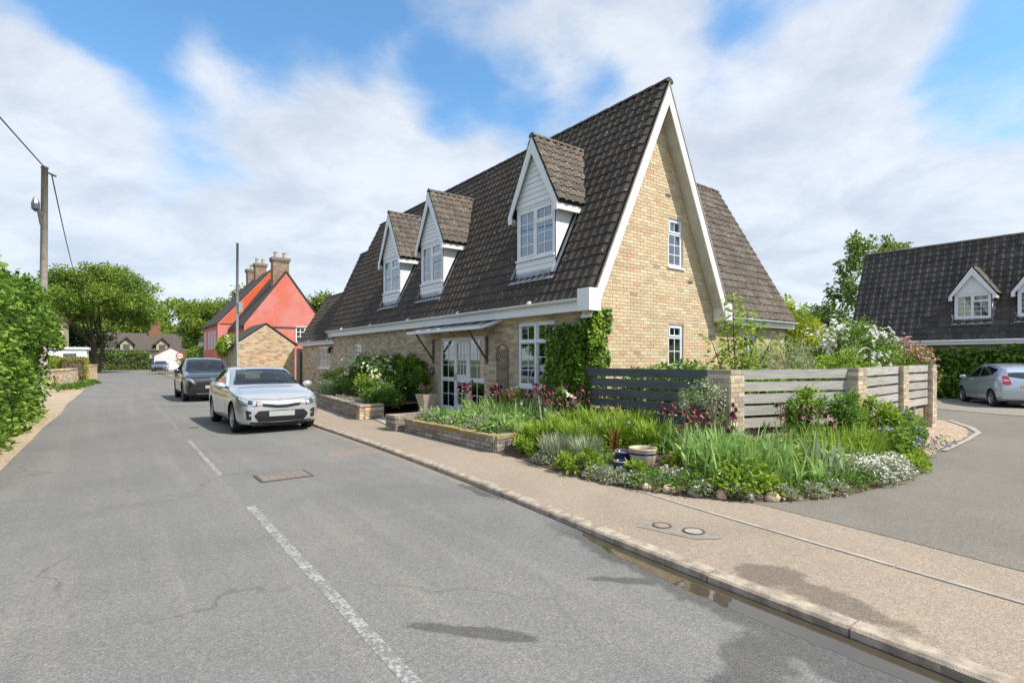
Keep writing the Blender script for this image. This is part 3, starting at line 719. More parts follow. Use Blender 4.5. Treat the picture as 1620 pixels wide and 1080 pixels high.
# --- bargeboards, soffits, fascias, gutters
def barge(mb, y0, y1, off0, off1):
    for s in (-1, 1):
        X = lambda d: XR + s * d
        mb.prism([(X(2.40), y0, ZE - off0), (X(0), y0, ZR - .04 - off0), (X(0), y0, ZR - .04 - off1), (X(2.40 * (1 - (off1 - off0) / 4.94)), y0, ZE - off0)], (0, y1 - y0, 0))
one('bargeboard', 'white_paint', H, lambda s: barge(s, 7.215, 7.245, .06, .50))
one('verge_strip', 'concrete', H, lambda s: barge(s, 7.20, 7.243, .0, .058))
def soff(s):
    for sg in (-1, 1):
        X = lambda d: XR + sg * d
        s.prism([(X(2.42), 7.247, ZE - .36), (X(0), 7.247, ZR - .40), (X(0), 7.247, ZR - .43), (X(2.42), 7.247, ZE - .39)], (0, GY - 7.247 - .012, 0))
one('verge_soffit', 'soffit_wood', H, soff)
for x0, x1 in ((7.29, 7.62), (12.02, 12.33)): box_obj('barge_foot', 'white_paint', H, (x0, 7.19, 2.56), (x1, 7.52, 3.0))
box_obj('fascia', 'white_paint', H, (7.37, 7.525, 2.575), (7.40, 22.95, 2.80))
box_obj('soffit', 'white_paint', H, (7.405, 7.525, 2.585), (7.61, 22.94, 2.60))
def gutter(name, p0, p1, r=.058):
    p0, p1 = Vector(p0), Vector(p1); d = (p1 - p0).normalized(); sd_ = d.cross(Vector((0, 0, 1)))
    q = MB(); n = 8; vs = []
    for p in (p0, p1):
        for i in range(n + 1): a = math.pi * i / n; vs.append(p + sd_ * math.cos(a) * r - Vector((0, 0, 1)) * math.sin(a) * r)
    q.add(vs, [(i, i + 1, n + 2 + i, n + 1 + i) for i in range(n)] + [tuple(range(n + 1)), tuple(range(2 * n + 1, n, -1))])
    L = (p1 - p0).length; k = 1.5
    while k < L: 
        c = p0 + d * k; q.tube([c - d * .04, c + d * .04], r + .008, 10); k += 3.0
    return q.build(name, 'white_paint', H)
gutter('gutter', (7.315, 7.53, 2.82), (7.315, 22.98, 2.82)); gutter('gutter', (12.33, 7.55, 2.72), (16.5, 7.55, 2.72))
box_obj('fascia', 'white_paint', H, (12.31, 7.61, 2.53), (16.5, 7.635, 2.68))
one('downpipe', 'white_paint', H, lambda s: s.tube([(7.32, 22.7, 2.78), (7.34, 22.75, 2.6), (7.62, 22.98, 2.42), (7.72, 23.0, 2.2), (7.76, 23.0, .1)], .035, 8))
# --- front door screen, canopy
U_, N_ = (0, 1, 0), (-1, 0, 0)
dY0, dz0, dY1, dz1 = door_h; W_ = dY1 - dY0
ds = window(H, (FX, dY0, dz0), U_, N_, W_, dz1 - dz0, [(.06, .92, .80, 1.99, 2, 3, False), (.06, .10, .80, .84, 2, 2, False), (.90, .98, 1.48, 1.93, 3, 3, True), (.90, .16, 1.48, .84, 2, 2, True), (1.58, .92, W_ - .06, 1.99, 2, 3, False), (1.58, .10, W_ - .06, .84, 2, 2, False)], name='door_screen', fw=.065, back='blind_reflection', sill=False, proud=-.05)  # pale sheet behind the panes stands in for reflection in the glass
def dfill(s):
    F = frame((FX, dY0, dz0), U_, N_)
    for a, b, z0, z1 in ((.80, .90, .06, 2.0), (1.48, 1.58, .06, 2.0), (.06, .80, .84, .92), (1.58, W_ - .06, .84, .92), (.90, 1.48, .84, .98), (.90, 1.48, .06, .16), (.90, 1.48, 1.93, 2.0), (.06, .80, .05, .10), (1.58, W_ - .06, .05, .10)):
        s.box((a, -.10, z0), (b, -.045, z1), Mx=F)
one('rails', 'upvc', ds, dfill)
one('door_handle', 'chrome', ds, lambda s: s.box((FX - .02, dY0 + 1.44, 1.02), (FX + .04, dY0 + 1.47, 1.22)))
box_obj('doorstep', 'concrete', H, (7.2, 11.2, .10), (7.615, 13.7, .165))
cy0, cy1 = 10.45, 14.35
def can(s):
    s.prism([(6.96, cy0, 2.40), (7.60, cy0, 2.60), (7.60, cy0, 2.56), (6.96, cy0, 2.36)], (0, cy1 - cy0, 0))
canopy = one('canopy', 'dark_glaze', H, can)
one('canopy_fascia', 'white_paint', canopy, lambda s: (s.box((6.93, cy0 - .03, 2.34), (6.957, cy1 + .03, 2.42)), s.prism([(6.96, cy0 - .03, 2.34), (7.6, cy0 - .03, 2.54), (7.6, cy0 - .03, 2.62), (6.96, cy0 - .03, 2.42)], (0, .026, 0))))
for by in (11.12, 13.95): one('brace', 'brown_metal', canopy, lambda s: (s.tube([(7.02, by, 2.36), (7.585, by, 1.60)], .028, 6), s.box((7.575, by - .035, 1.5), (7.605, by + .035, 2.2))))
for yy in np.linspace(cy0 + .5, cy1 - .5, 6): one('canopy_bar', 'white_paint', canopy, lambda s: s.prism([(6.96, yy, 2.402), (7.595, yy, 2.60), (7.595, yy, 2.615), (6.96, yy, 2.418)], (0, .03, 0)))
wy0, wz0, wy1, wz1 = win_h; W_ = wy1 - wy0; h_ = wz1 - wz0
window(H, (FX, wy0, wz0), U_, N_, W_, h_, [(.055, .055, W_ / 2 - .03, h_ - .48, 2, 3, False), (W_ / 2 + .03, .055, W_ - .055, h_ - .48, 2, 3, False), (.055, h_ - .44, W_ / 2 - .03, h_ - .055, 2, 1, True), (W_ / 2 + .03, h_ - .44, W_ - .055, h_ - .055, 2, 1, True)], fw=.055, back='curtain')
one('mullion', 'upvc', H, lambda s: (s.box((FX - .005, wy0 + W_ / 2 - .03, wz0 + .055), (FX + .06, wy0 + W_ / 2 + .03, wz1 - .055)), s.box((FX - .004, wy0 + .055, wz1 - .48), (FX + .06, wy1 - .055, wz1 - .44))))
ny0, nz0, ny1, nz1 = nar_h
window(H, (FX, ny0, nz0), U_, N_, ny1 - ny0, nz1 - nz0, [(.055, .055, ny1 - ny0 - .055, nz1 - nz0 - .055, 2, 4, True)], back='blind_reflection')
for g_ in gholes:
    wd_, ht_ = g_[2] - g_[0], g_[3] - g_[1]; sp = ht_ * .68
    wo = window(H, (g_[2], GY, g_[1]), (-1, 0, 0), (0, -1, 0), wd_, ht_, [(.05, .05, wd_ - .05, sp, 2, 3 if g_[1] > 3 else 2, False), (.05, sp + .03, wd_ - .05, ht_ - .05, 2, 1, True)], back='blind_reflection', fw=.05)
    one('transom', 'upvc', wo, lambda s: s.box((g_[0] + .05, GY + .032, g_[1] + sp), (g_[2] - .05, GY + .07, g_[1] + sp + .03)))
window(H, (14.7, WY, 1.2), (-1, 0, 0), (0, -1, 0), .7, 1.1, [(.05, .05, .34, 1.05, 1, 3, False), (.36, .05, .65, 1.05, 1, 3, True)], back=None)
# --- dormers (each one part of the house, its pieces below it)
def dormer(parent, c, X0, zb, zw0, zw1, ze, za, hw, over, slope_fn, tilepal, tmat, sx=1, front=.085, lim=60, two=True, tw=.2):
    """c centre Y, X0 face, slope_fn(z) gives X of the main roof at height z"""
    q = MB(); wd_ = 2 * hw; wz = zw1 - zw0
    # face panel with opening, boarded gable above, cheeks
    wall_slab(q, (X0, 0, 0), (0, 1, 0), (-1, 0, 0), [(c - hw, zb), (c + hw, zb), (c + hw, ze), (c, za - .12), (c - hw, ze)], [(c - hw + .06, zw0, c + hw - .06, zw1)], .06)
    D = q.build('dormer', 'white_paint', parent)
    for s in (-1, 1):
        y = c + s * hw
        pts = [(X0, y, zb), (slope_fn(zb) + .06, y, zb), (slope_fn(ze) + .06, y, ze), (X0, y, ze)]
        one('cheek', 'white_paint', D, lambda k: k.prism(pts, (0, -s * .03, 0)))
        # lead flashing along the cheek foot
        a = Vector((X0 - .03, y, zb - .02)); b = Vector((slope_fn(ze), y, ze - .02)); n_ = Vector((-.9, 0, .44))
        one('flashing', 'lead', D, lambda k: k.add([a + n_ * .085, a + n_ * .085 + Vector((0, s * .10, 0)), b + n_ * .085 + Vector((0, s * .10, 0)), b + n_ * .085, a + n_ * .13, b + n_ * .13], [(0, 1, 2, 3), (0, 3, 5, 4)]))
    one('flashing', 'lead', D, lambda k: k.prism([(X0 - .008, c - hw - .08, zb + .12), (X0 - .008, c - hw - .08, zb - .01), (X0 - .19, c - hw - .08, zb - .14), (X0 - .205, c - hw - .08, zb - .125), (X0 - .03, c - hw - .08, zb + .01), (X0 - .018, c - hw - .08, zb + .12)], (0, wd_ + .16, 0)))
    # boards: apron below the window, gable boards above
    def boards(z0, z1, fn):
        z = z0
        while z < z1 - .03:
            zt = min(z + .125, z1); a0, a1 = fn(z), fn(zt)
            if a0 > .05: one('board', 'white_paint', D, lambda k: k.add([(X0 - .022, c - a0, z), (X0 - .022, c + a0, z), (X0 - .010, c + a1, zt - .006), (X0 - .010, c - a1, zt - .006), (X0, c - a0, z), (X0, c + a0, z)], [(0, 1, 2, 3), (4, 5, 1, 0)]))
            z += .125
    boards(zb + .02, zw0 - .06, lambda z: hw - .01)
    boards(zw1 + .06, za - .2, lambda z: (hw - .01) if z < ze else max(.01, (hw - .01) * (za - .12 - z) / (za - .12 - ze)))
    # window
    wq = wd_ - .12
    window(D, (X0, c - hw + .06, zw0), (0, 1, 0), (-1, 0, 0), wq, wz, [(.05, .05, wq / 2 - .02, wz * .68, 2, 3 if two else 3, False), (.05, wz * .70 + .01, wq / 2 - .02, wz - .05, 2, 1, True), (wq / 2 + .02, .05, wq - .05, wz - .05, 2, 4, True)], sub=False, back='curtain', fw=.05, proud=-.015)
    one('mullion', 'upvc', D, lambda k: (k.box((X0 + .008, c - .02, zw0 + .05), (X0 + .06, c + .02, zw1 - .05)), k.box((X0 + .009, c - hw + .11, zw0 + wz * .68), (X0 + .06, c - .021, zw0 + wz * .70 + .01))))
    # roof: two slopes from the barge front back to the main roof
    ho = hw + over; zeo = ze - over * (za - ze) / hw * .9; xf = X0 - front
    for s in (-1, 1):
        e0 = Vector((xf, c + s * ho, zeo)); r0 = Vector((xf, c, za)); e1 = Vector((slope_fn(zeo) + .05, c + s * ho, zeo)); r1 = Vector((slope_fn(za) + .05, c, za))
        one('roof_deck', 'slate', D, lambda k: k.prism([e0, r0, r1, e1], (0, 0, -.05)))
        V = (r0 - e0); Vl = V.length; Vn = V.normalized(); W0 = r1.x - xf
        lay_tiles(D, e0 + Vector((-.02, s * .03, -.01)), (1, 0, 0), V, W0, Vl, lambda u, v: xf + u < e1.x + (r1.x - e1.x) * v / Vl + .03, tilepal, tmat, limit=lim, tw=tw, gl=.2, amp=.04, lift=.024)
        # bargeboard with its foot, side fascia
        one('bargeboard', 'white_paint', D, lambda k: k.prism([(xf - .012, c + s * ho, zeo - .03), (xf - .012, c, za - .03), (xf - .012, c, za - .40), (xf - .012, c + s * (ho - .13), zeo - .05), (xf - .012, c + s * (ho - .13), zeo - .22), (xf - .012, c + s * ho, zeo - .22)], (-.028, 0, 0)))
        one('eave_fascia', 'white_paint', D, lambda k: k.box((xf, min(c + s * (ho - .03), c + s * (ho - .005)), zeo - .20), (slope_fn(zeo) - .02, max(c + s * (ho - .03), c + s * (ho - .005)), zeo - .06)))
        one('eave_soffit', 'soffit_wood', D, lambda k: k.box((xf + .002, min(c + s * hw, c + s * (ho - .032)), zeo - .17), (slope_fn(zeo), max(c + s * hw, c + s * (ho - .032)), zeo - .15)))
    rr = MB(); x = xf - .03
    while x < slope_fn(za):
        n = 6; vs = []
        for xx, e in ((x, 0), (min(x + .34, slope_fn(za) + .1), .01)):
            for i in range(n + 1): a = math.pi * i / n; vs.append((xx, c - math.cos(a) * (.10 - e), za - .015 + math.sin(a) * (.09 - e)))
        rr.add(vs, [(i, i + 1, n + 2 + i, n + 1 + i) for i in range(n)] + [tuple(range(n + 1))], 0, random.choice(tilepal)); x += .33
    rr.build('ridge_tiles', tmat, D)
    return D
main_x = lambda z: XE + (z - ZE) * 2.44 / 4.98
for c in DORM: dormer(H, c, 7.73, 3.50, 3.95, 5.12, 5.36, 6.72, .71, .17, main_x, TILE_P, 'tile_pale', lim=40)
# --- lower sections at the far end
def section(y0, y1, xe, ze, xr, zr, wallx, lim):
    q = MB(); xb = 2 * xr - xe
    q.prism([(xe, y0, ze - .06), (xr, y0, zr - .06), (xb, y0, ze - .06), (xb - .05, y0, ze - .16), (xr, y0, zr - .28), (xe + .05, y0, ze - .16)], (0, y1 - y0, 0))
    r_ = q.build('annex_roof', 'slate', H)
    V = Vector((xr - xe, 0, zr - ze)); lay_tiles(r_, (xe - .03, y0, ze - .02), (0, 1, 0), V, y1 - y0, V.length, None, TILE, limit=lim)
    q = MB(); 
    for k in range(int((y1 - y0) / .45) + 1):
        yy0 = y0 + k * .45; yy1 = min(yy0 + .47, y1 + .02); n = 6; vs = []
        for yy, e in ((yy0, 0), (yy1, .01)):
            for i in range(n + 1): a = math.pi * i / n; vs.append((xr - math.cos(a) * (.13 - e), yy, zr - .06 + math.sin(a) * (.11 - e)))
        q.add(vs, [(i, i + 1, n + 2 + i, n + 1 + i) for i in range(n)] + [tuple(range(n + 1))], 0, random.choice(TILE))
    q.build('ridge_tiles', 'tile', H)
section(22.95, 25.5, 7.9, 2.52, 9.87, 6.85, 8.1, 60); section(25.5, 29.5, 7.9, 2.50, 9.46, 5.05, 8.1, 60)
ah = [(24.95, 1.20, 26.75, 2.24), (23.05, .15, 24.1, 2.2)]
q = MB(); wall_slab(q, (8.1, 0, 0), (0, 1, 0), (-1, 0, 0), [(22.9, .05), (29.4, .05), (29.4, 2.5), (22.9, 2.5)], ah)
q.add([(8.1, 29.4, .05), (10.9, 29.4, .05), (10.9, 29.4, 2.5), (9.46, 29.4, 4.9), (8.1, 29.4, 2.5)], [(0, 1, 2, 3, 4)]); q.add([(7.62, 22.9, .05), (12.1, 22.9, .05), (12.1, 22.9, 3.1), (9.84, 22.9, 7.6), (7.62, 22.9, 3.1)], [(4, 3, 2, 1, 0)])
aw = q.build('annex_wall', 'mortar', H); lay_bricks(aw, (8.1, 0, 0), (0, 1, 0), (-1, 0, 0), cut(ah)(22.9, 29.4), .06, 2.45, GREYB + BUFF[:4], None, limit=0)
window(H, (8.1, 24.95, 1.20), U_, N_, 1.8, 1.04, [(.05, .05, .58, .99, 2, 3, True), (.62, .05, 1.18, .99, 2, 3, False), (1.22, .05, 1.75, .99, 2, 3, True)], back='curtain')
window(H, (8.1, 23.05, .15), U_, N_, 1.05, 2.05, [(.05, .95, 1.0, 2.0, 2, 3, True), (.05, .05, 1.0, .9, 2, 2, True)], name='side_door', back=None, sill=False)
gutter('gutter', (7.86, 22.95, 2.50), (7.86, 29.5, 2.50)); box_obj('fascia', 'white_paint', H, (7.90, 22.97, 2.32), (7.93, 29.48, 2.47))

# ================================================================ GARDEN WALLS, FENCE, POTS
STONE = [(.27, .24, .20), (.31, .27, .22), (.23, .20, .17), (.34, .30, .25), (.29, .24, .19)]
def wall_run(parent, a, b, z0, z1, th, palette=STONE, mat='stone_attr', L=.30, Hh=.073, cope=.055, cope_l=.44, cope_mat='stone_mossy', both=True, limit=300, cope_over=.025):
    """low wall from a to b (2-D), faced with blocks on its right-hand side (seen side) and ends, coping on top"""
    a = Vector((*a, 0)); b = Vector((*b, 0)); d = (b - a); ln = d.length; d.normalize(); n = Vector((d.y, -d.x, 0))
    q = MB(); F = frame(a, d, n); zs = 1 if d.cross(n).z > 0 else -1
    zt = z1 - cope
    q.box((.012, -th, min(zs * (z0 - .05), zs * zt)), (ln - .012, -.004, max(zs * (z0 - .05), zs * zt)), Mx=F)
    core = q.build('wall_core', 'mortar_dark', parent)
    lay_bricks(core, a, d, n, lambda p, r: [(0, ln)], z0, zt + .01, palette, None, mat, limit, .012, .010, L, Hh, .22)
    if both: lay_bricks(core, a - n * th + d * ln, -d, -n, lambda p, r: [(0, ln)], z0, zt + .01, palette, None, mat, 0, .010, .010, L, Hh, .22)
    lay_bricks(core, a - n * (th - .0), n, -d, lambda p, r: [(0, th)], z0, zt + .01, palette, None, mat, 20, .010, .010, L, Hh, .22)
    lay_bricks(core, b, -n, d, lambda p, r: [(0, th)], z0, zt + .01, palette, None, mat, 20, .010, .010, L, Hh, .22)
    if cope:
        u = 0; 
        while u < ln - .05:
            l_ = min(cope_l + random.uniform(-.03, .03), ln - u)
            if ln - u - l_ < .12: l_ = ln - u
            q = MB(); c_ = jit(random.choice(palette), .2); e = .012
            y0, y1 = -th - cope_over, cope_over; z_0, z_1 = sorted((zs * (z1 - cope + .002), zs * (z1 + random.uniform(-.006, .006))))
            q.box((u + .004, y0, z_0), (u + l_ - .004, y1, z_1), 0, c_, F)
            q.build('coping_stone', cope_mat, core); u += l_
    return core
P1 = thing('garden_wall', 'low stone garden wall with yellow moss on its coping, beside the iris bed', 'garden wall', (4.95, 7.05, .08))
wall_run(P1, (4.93, 10.30), (4.97, 7.06), .085, .355, .17)
wall_run(P1, (4.99, 7.04), (6.55, 7.30), .085, .345, .17)
wall_run(P1, (4.78, 10.92), (4.78, 10.42), .085, .40, .20, cope_mat='stone_attr')
wall_run(P1, (4.82, 10.44), (5.9, 10.44), .085, .36, .18, cope_mat='stone_attr')
wall_run(P1, (5.9, 10.95), (4.8, 10.95), .085, .40, .18, cope_mat='stone_attr')
P2 = thing('garden_wall', 'grey low stone planter wall behind the silver hatchback, near the path', 'garden wall', (4.95, 12.98, .08))
wall_run(P2, (5.55, 19.2), (4.95, 13.0), .085, .46, .18, cope_mat='stone_attr')
wall_run(P2, (4.96, 12.99), (5.62, 13.0), .085, .455, .18, palette=BUFF[:4] + STONE[:2], cope_mat='stone_attr')
def pillar(label, x, y, s, z0, z1, rz=0):
    t_ = thing('brick_pillar', label, 'pillar', (x, y, z0), 'brick fence pillars')
    q = MB(); h = s / 2 - .006; q.box((x - h, y - h, z0 - .1), (x + h, y + h, z1 - .006)); core = q.build('core', 'mortar', t_)
    pal = GREYB + BUFF[:5]; o = s / 2 - .006
    for O, U, N in (((x - o, y - o, 0), (0, 1, 0), (-1, 0, 0)), ((x - o, y - o, 0), (1, 0, 0), (0, -1, 0)), ((x + o, y - o, 0), (0, 1, 0), (1, 0, 0)), ((x - o, y + o, 0), (1, 0, 0), (0, 1, 0))):
        lay_bricks(core, O, U, N, lambda p, r: [(-.0, 2 * o)], z0, z1 - .06, pal, None, limit=60)
    k = MB(); nb = max(2, round(s / .11))
    for i in range(nb): k.box((x - s / 2 + i * s / nb + .004, y - s / 2 - .004, z1 - .065), (x - s / 2 + (i + 1) * s / nb - .004, y + s / 2 + .004, z1 + random.uniform(0, .006)), 0, jit(random.choice(GREYB), .15))
    k.build('brick_cap', 'brick', core)
pillar('brick pillar at the corner between dark and pale fence panels', 7.66, 4.58, .40, .12, 1.44)
pillar('brick pillar between the widest pale fence panel and the third panel', 10.28, 3.80, .40, .12, 1.45)
pillar('slim brick pillar second from the right end of fence', 13.45, 4.06, .33, .10, 1.47)
pillar('free end brick pillar of the fence, standing in gravel', 15.62, 4.12, .33, .09, 1.48)
plain('wood_back', (.10, .09, .06), .9)
def fence_panel(label, a, b, z1, col, n=5, sl=.150, gap=.042):
    a = Vector((*a, 0)); b = Vector((*b, 0)); d = b - a; ln = d.length; d.normalize(); nn = Vector((d.y, -d.x, 0))
    t_ = thing('fence_panel', label, 'fence', (a + b) / 2 + Vector((0, 0, .3)), 'slatted fence panels')
    F = frame(a, d, nn); zs = 1 if d.cross(nn).z > 0 else -1
    for i in range(n):
        z = z1 - i * (sl + gap); tilt = random.uniform(-.006, .006); q = MB()
        lo, hi = sorted((zs * (z - sl), zs * z))
        q.box((.0, 0, lo), (ln, .022, hi), 0, jit(col, .1), F @ Matrix.Rotation(random.uniform(-.003, .003), 4, 'Y'))
        q.build('slat', 'wood_attr', t_)
    for u in np.linspace(.06, ln - .06, 3 if ln > 1.8 else 2):
        q = MB(); lo, hi = sorted((zs * .1, zs * (z1 - .03))); q.box((u - .035, -.072, lo), (u + .035, -.002, hi), 0, (.22, .19, .12), F); q.build('batten', 'wood_attr', t_)
fence_panel('dark blue-grey slatted fence panel, coloured as in shade, running from the ivy to the pillar', (7.50, 7.42), (7.52, 4.78), 1.44, (.085, .092, .108))  # dark tone puts the shade on this side into the board colour
GREYW = (.38, .365, .34)
fence_panel('long weathered pale grey slatted fence panel beside the corner pillar', (7.86, 4.50), (10.08, 3.78), 1.44, GREYW)
fence_panel('pale grey slatted fence panel, second from the free end', (10.48, 3.76), (13.29, 4.0), 1.46, GREYW)
fence_panel('short pale grey slatted fence panel next to the free end pillar', (13.61, 4.02), (15.46, 4.06), 1.47, GREYW)
BW = thing('retaining_wall', 'low brick wall carrying the slatted fence panels above the flower bed', 'wall', (7.6, 4.6, .1))
wall_run(BW, (7.54, 7.4), (7.54, 4.78), .10, .50, .12, BUFF[:5], 'brick', .225, .075, 0, limit=40)
wall_run(BW, (7.86, 4.56), (10.08, 3.84), .10, .46, .12, BUFF[:5], 'brick', .225, .075, 0, limit=60)
wall_run(BW, (10.48, 3.82), (13.29, 4.06), .10, .46, .12, BUFF[:5], 'brick', .225, .075, 0, limit=60)
wall_run(BW, (13.61, 4.08), (15.46, 4.12), .10, .46, .12, BUFF[:5], 'brick', .225, .075, 0, limit=60)
# pots
def pot(name, label, x, y, z, r, h, kind):
    t_ = thing(name, label, 'pot', (x, y, z))
    if kind == 'big':
        prof = [(.001, 0), (r * .66, 0), (r * .80, h * .25), (r * .93, h * .55), (r * .96, h * .70), (r * .97, h * .80), (r * .96, h * .86), (r * 1.0, h * .90), (r * 1.03, h * .97), (r * 1.0, h), (r * .92, h * .98), (r * .88, h * .8), (r * .86, h * .6)]
        one('pot_body', ['pot_glaze', 'pot_blue'], t_, lambda s: s.lathe(prof, (x, y, z), 36, 0, [0, 0, 0, 0, 1, 0, 0, 0, 0, 0, 0, 0]), smooth=True)
        one('soil', 'clay_soil', t_, lambda s: s.lathe([(.001, h * .72), (r * .90, h * .72)], (x, y, z), 24))
    else:
        prof = [(.001, 0), (r * .85, 0), (r * .97, h * .3), (r, h * .7), (r * .95, h * .88), (r * 1.02, h * .94), (r * 1.02, h), (r * .9, h), (r * .85, h * .7)]
        one('pot_body', ['pot_blue', 'pot_glaze'], t_, lambda s: s.lathe(prof, (x, y, z), 28, 0, [0, 0, 0, 0, 1, 1, 1, 0]), smooth=True)
        one('soil', 'clay_soil', t_, lambda s: s.lathe([(.001, h * .8), (r * .88, h * .8)], (x, y, z), 20))
zz = .155
pot('glazed_pot', 'large cream glazed pot with blue band among the flowers', 5.60, 4.53, zz, .185, .285, 'big')
pot('glazed_pot', 'small dark blue glazed pot in front beside the large cream pot', 5.31, 4.66, zz - .01, .095, .135, 's')
pot('glazed_pot', 'dark blue glazed pot half hidden behind the large cream pot', 5.58, 4.86, zz, .11, .20, 's')
t_ = thing('planter_pot', 'ribbed pale square tapered pot with pink flower near the front door', 'pot', (6.15, 11.62, .10))
def sqpot(s):
    for k in range(6):
        a = .13 + k * .014; s.add([(6.15 + sx * aa, 11.62 + sy * aa, z) for z, aa in ((.40 + k * .06, a), (.455 + k * .06, a + .012)) for sx, sy in ((-1, -1), (1, -1), (1, 1), (-1, 1))],
            [(0, 1, 5, 4), (1, 2, 6, 5), (2, 3, 7, 6), (3, 0, 4, 7), (4, 5, 6, 7), (0, 3, 2, 1)])
one('pot_body', 'terracotta_pale', t_, sqpot)
one('pedestal', 'grey_render', t_, lambda s: s.box((6.02, 11.49, .10), (6.28, 11.75, .40)))
# stones along the bed edge
def rock(label, x, y, r, col, seed):
    rs = random.Random(seed); r *= .82; bm = bmesh.new(); bmesh.ops.create_icosphere(bm, subdivisions=2, radius=1)
    pl = [(Vector((rs.uniform(-1, 1), rs.uniform(-1, 1), rs.uniform(-.6, 1))).normalized(), rs.uniform(.62, .88)) for _ in range(9)]
    for v in bm.verts:
        for n_, d_ in pl:
            k = v.co.dot(n_)
            if k > d_: v.co -= n_ * (k - d_)
        v.co = Vector((v.co.x * r * rs.uniform(.97, 1.03), v.co.y * r * .8, v.co.z * r * .72))
    me = bpy.data.meshes.new('rock'); bm.to_mesh(me); bm.free()
    a = me.attributes.new('Col', 'FLOAT_COLOR', 'FACE'); a.data.foreach_set('color', list((*col, 1.0)) * len(me.polygons)); me.materials.append(M['stone_attr'])
    o = link('edging_stone', me); o.location = (x, y, .09 + r * .38); o.rotation_euler = (0, 0, rs.uniform(0, 6)); tag(o, label, 'stone', 'stones edging the flower bed')
rock('small tan edging stone, leftmost of the row below the pots', 4.98, 3.98, .085, (.50, .39, .26), 1)
rock('rounded tan edging stone, second from the left of the row', 5.06, 3.72, .105, (.47, .37, .25), 2)
rock('dark grey edging stone between two tan stones', 5.17, 3.47, .125, (.25, .23, .20), 3)
rock('pinkish tan edging stone right of the dark grey stone', 5.31, 3.23, .105, (.46, .33, .22), 4)
rock('small pale grey edging stone in a gap of the row', 5.50, 2.99, .07, (.42, .40, .34), 5)
rock('sandy yellow edging stone, rightmost of the row', 5.66, 2.84, .115, (.52, .41, .25), 6)
rock('pinkish flat stone beside the small blue pot', 5.28, 4.98, .12, (.42, .30, .24), 7)

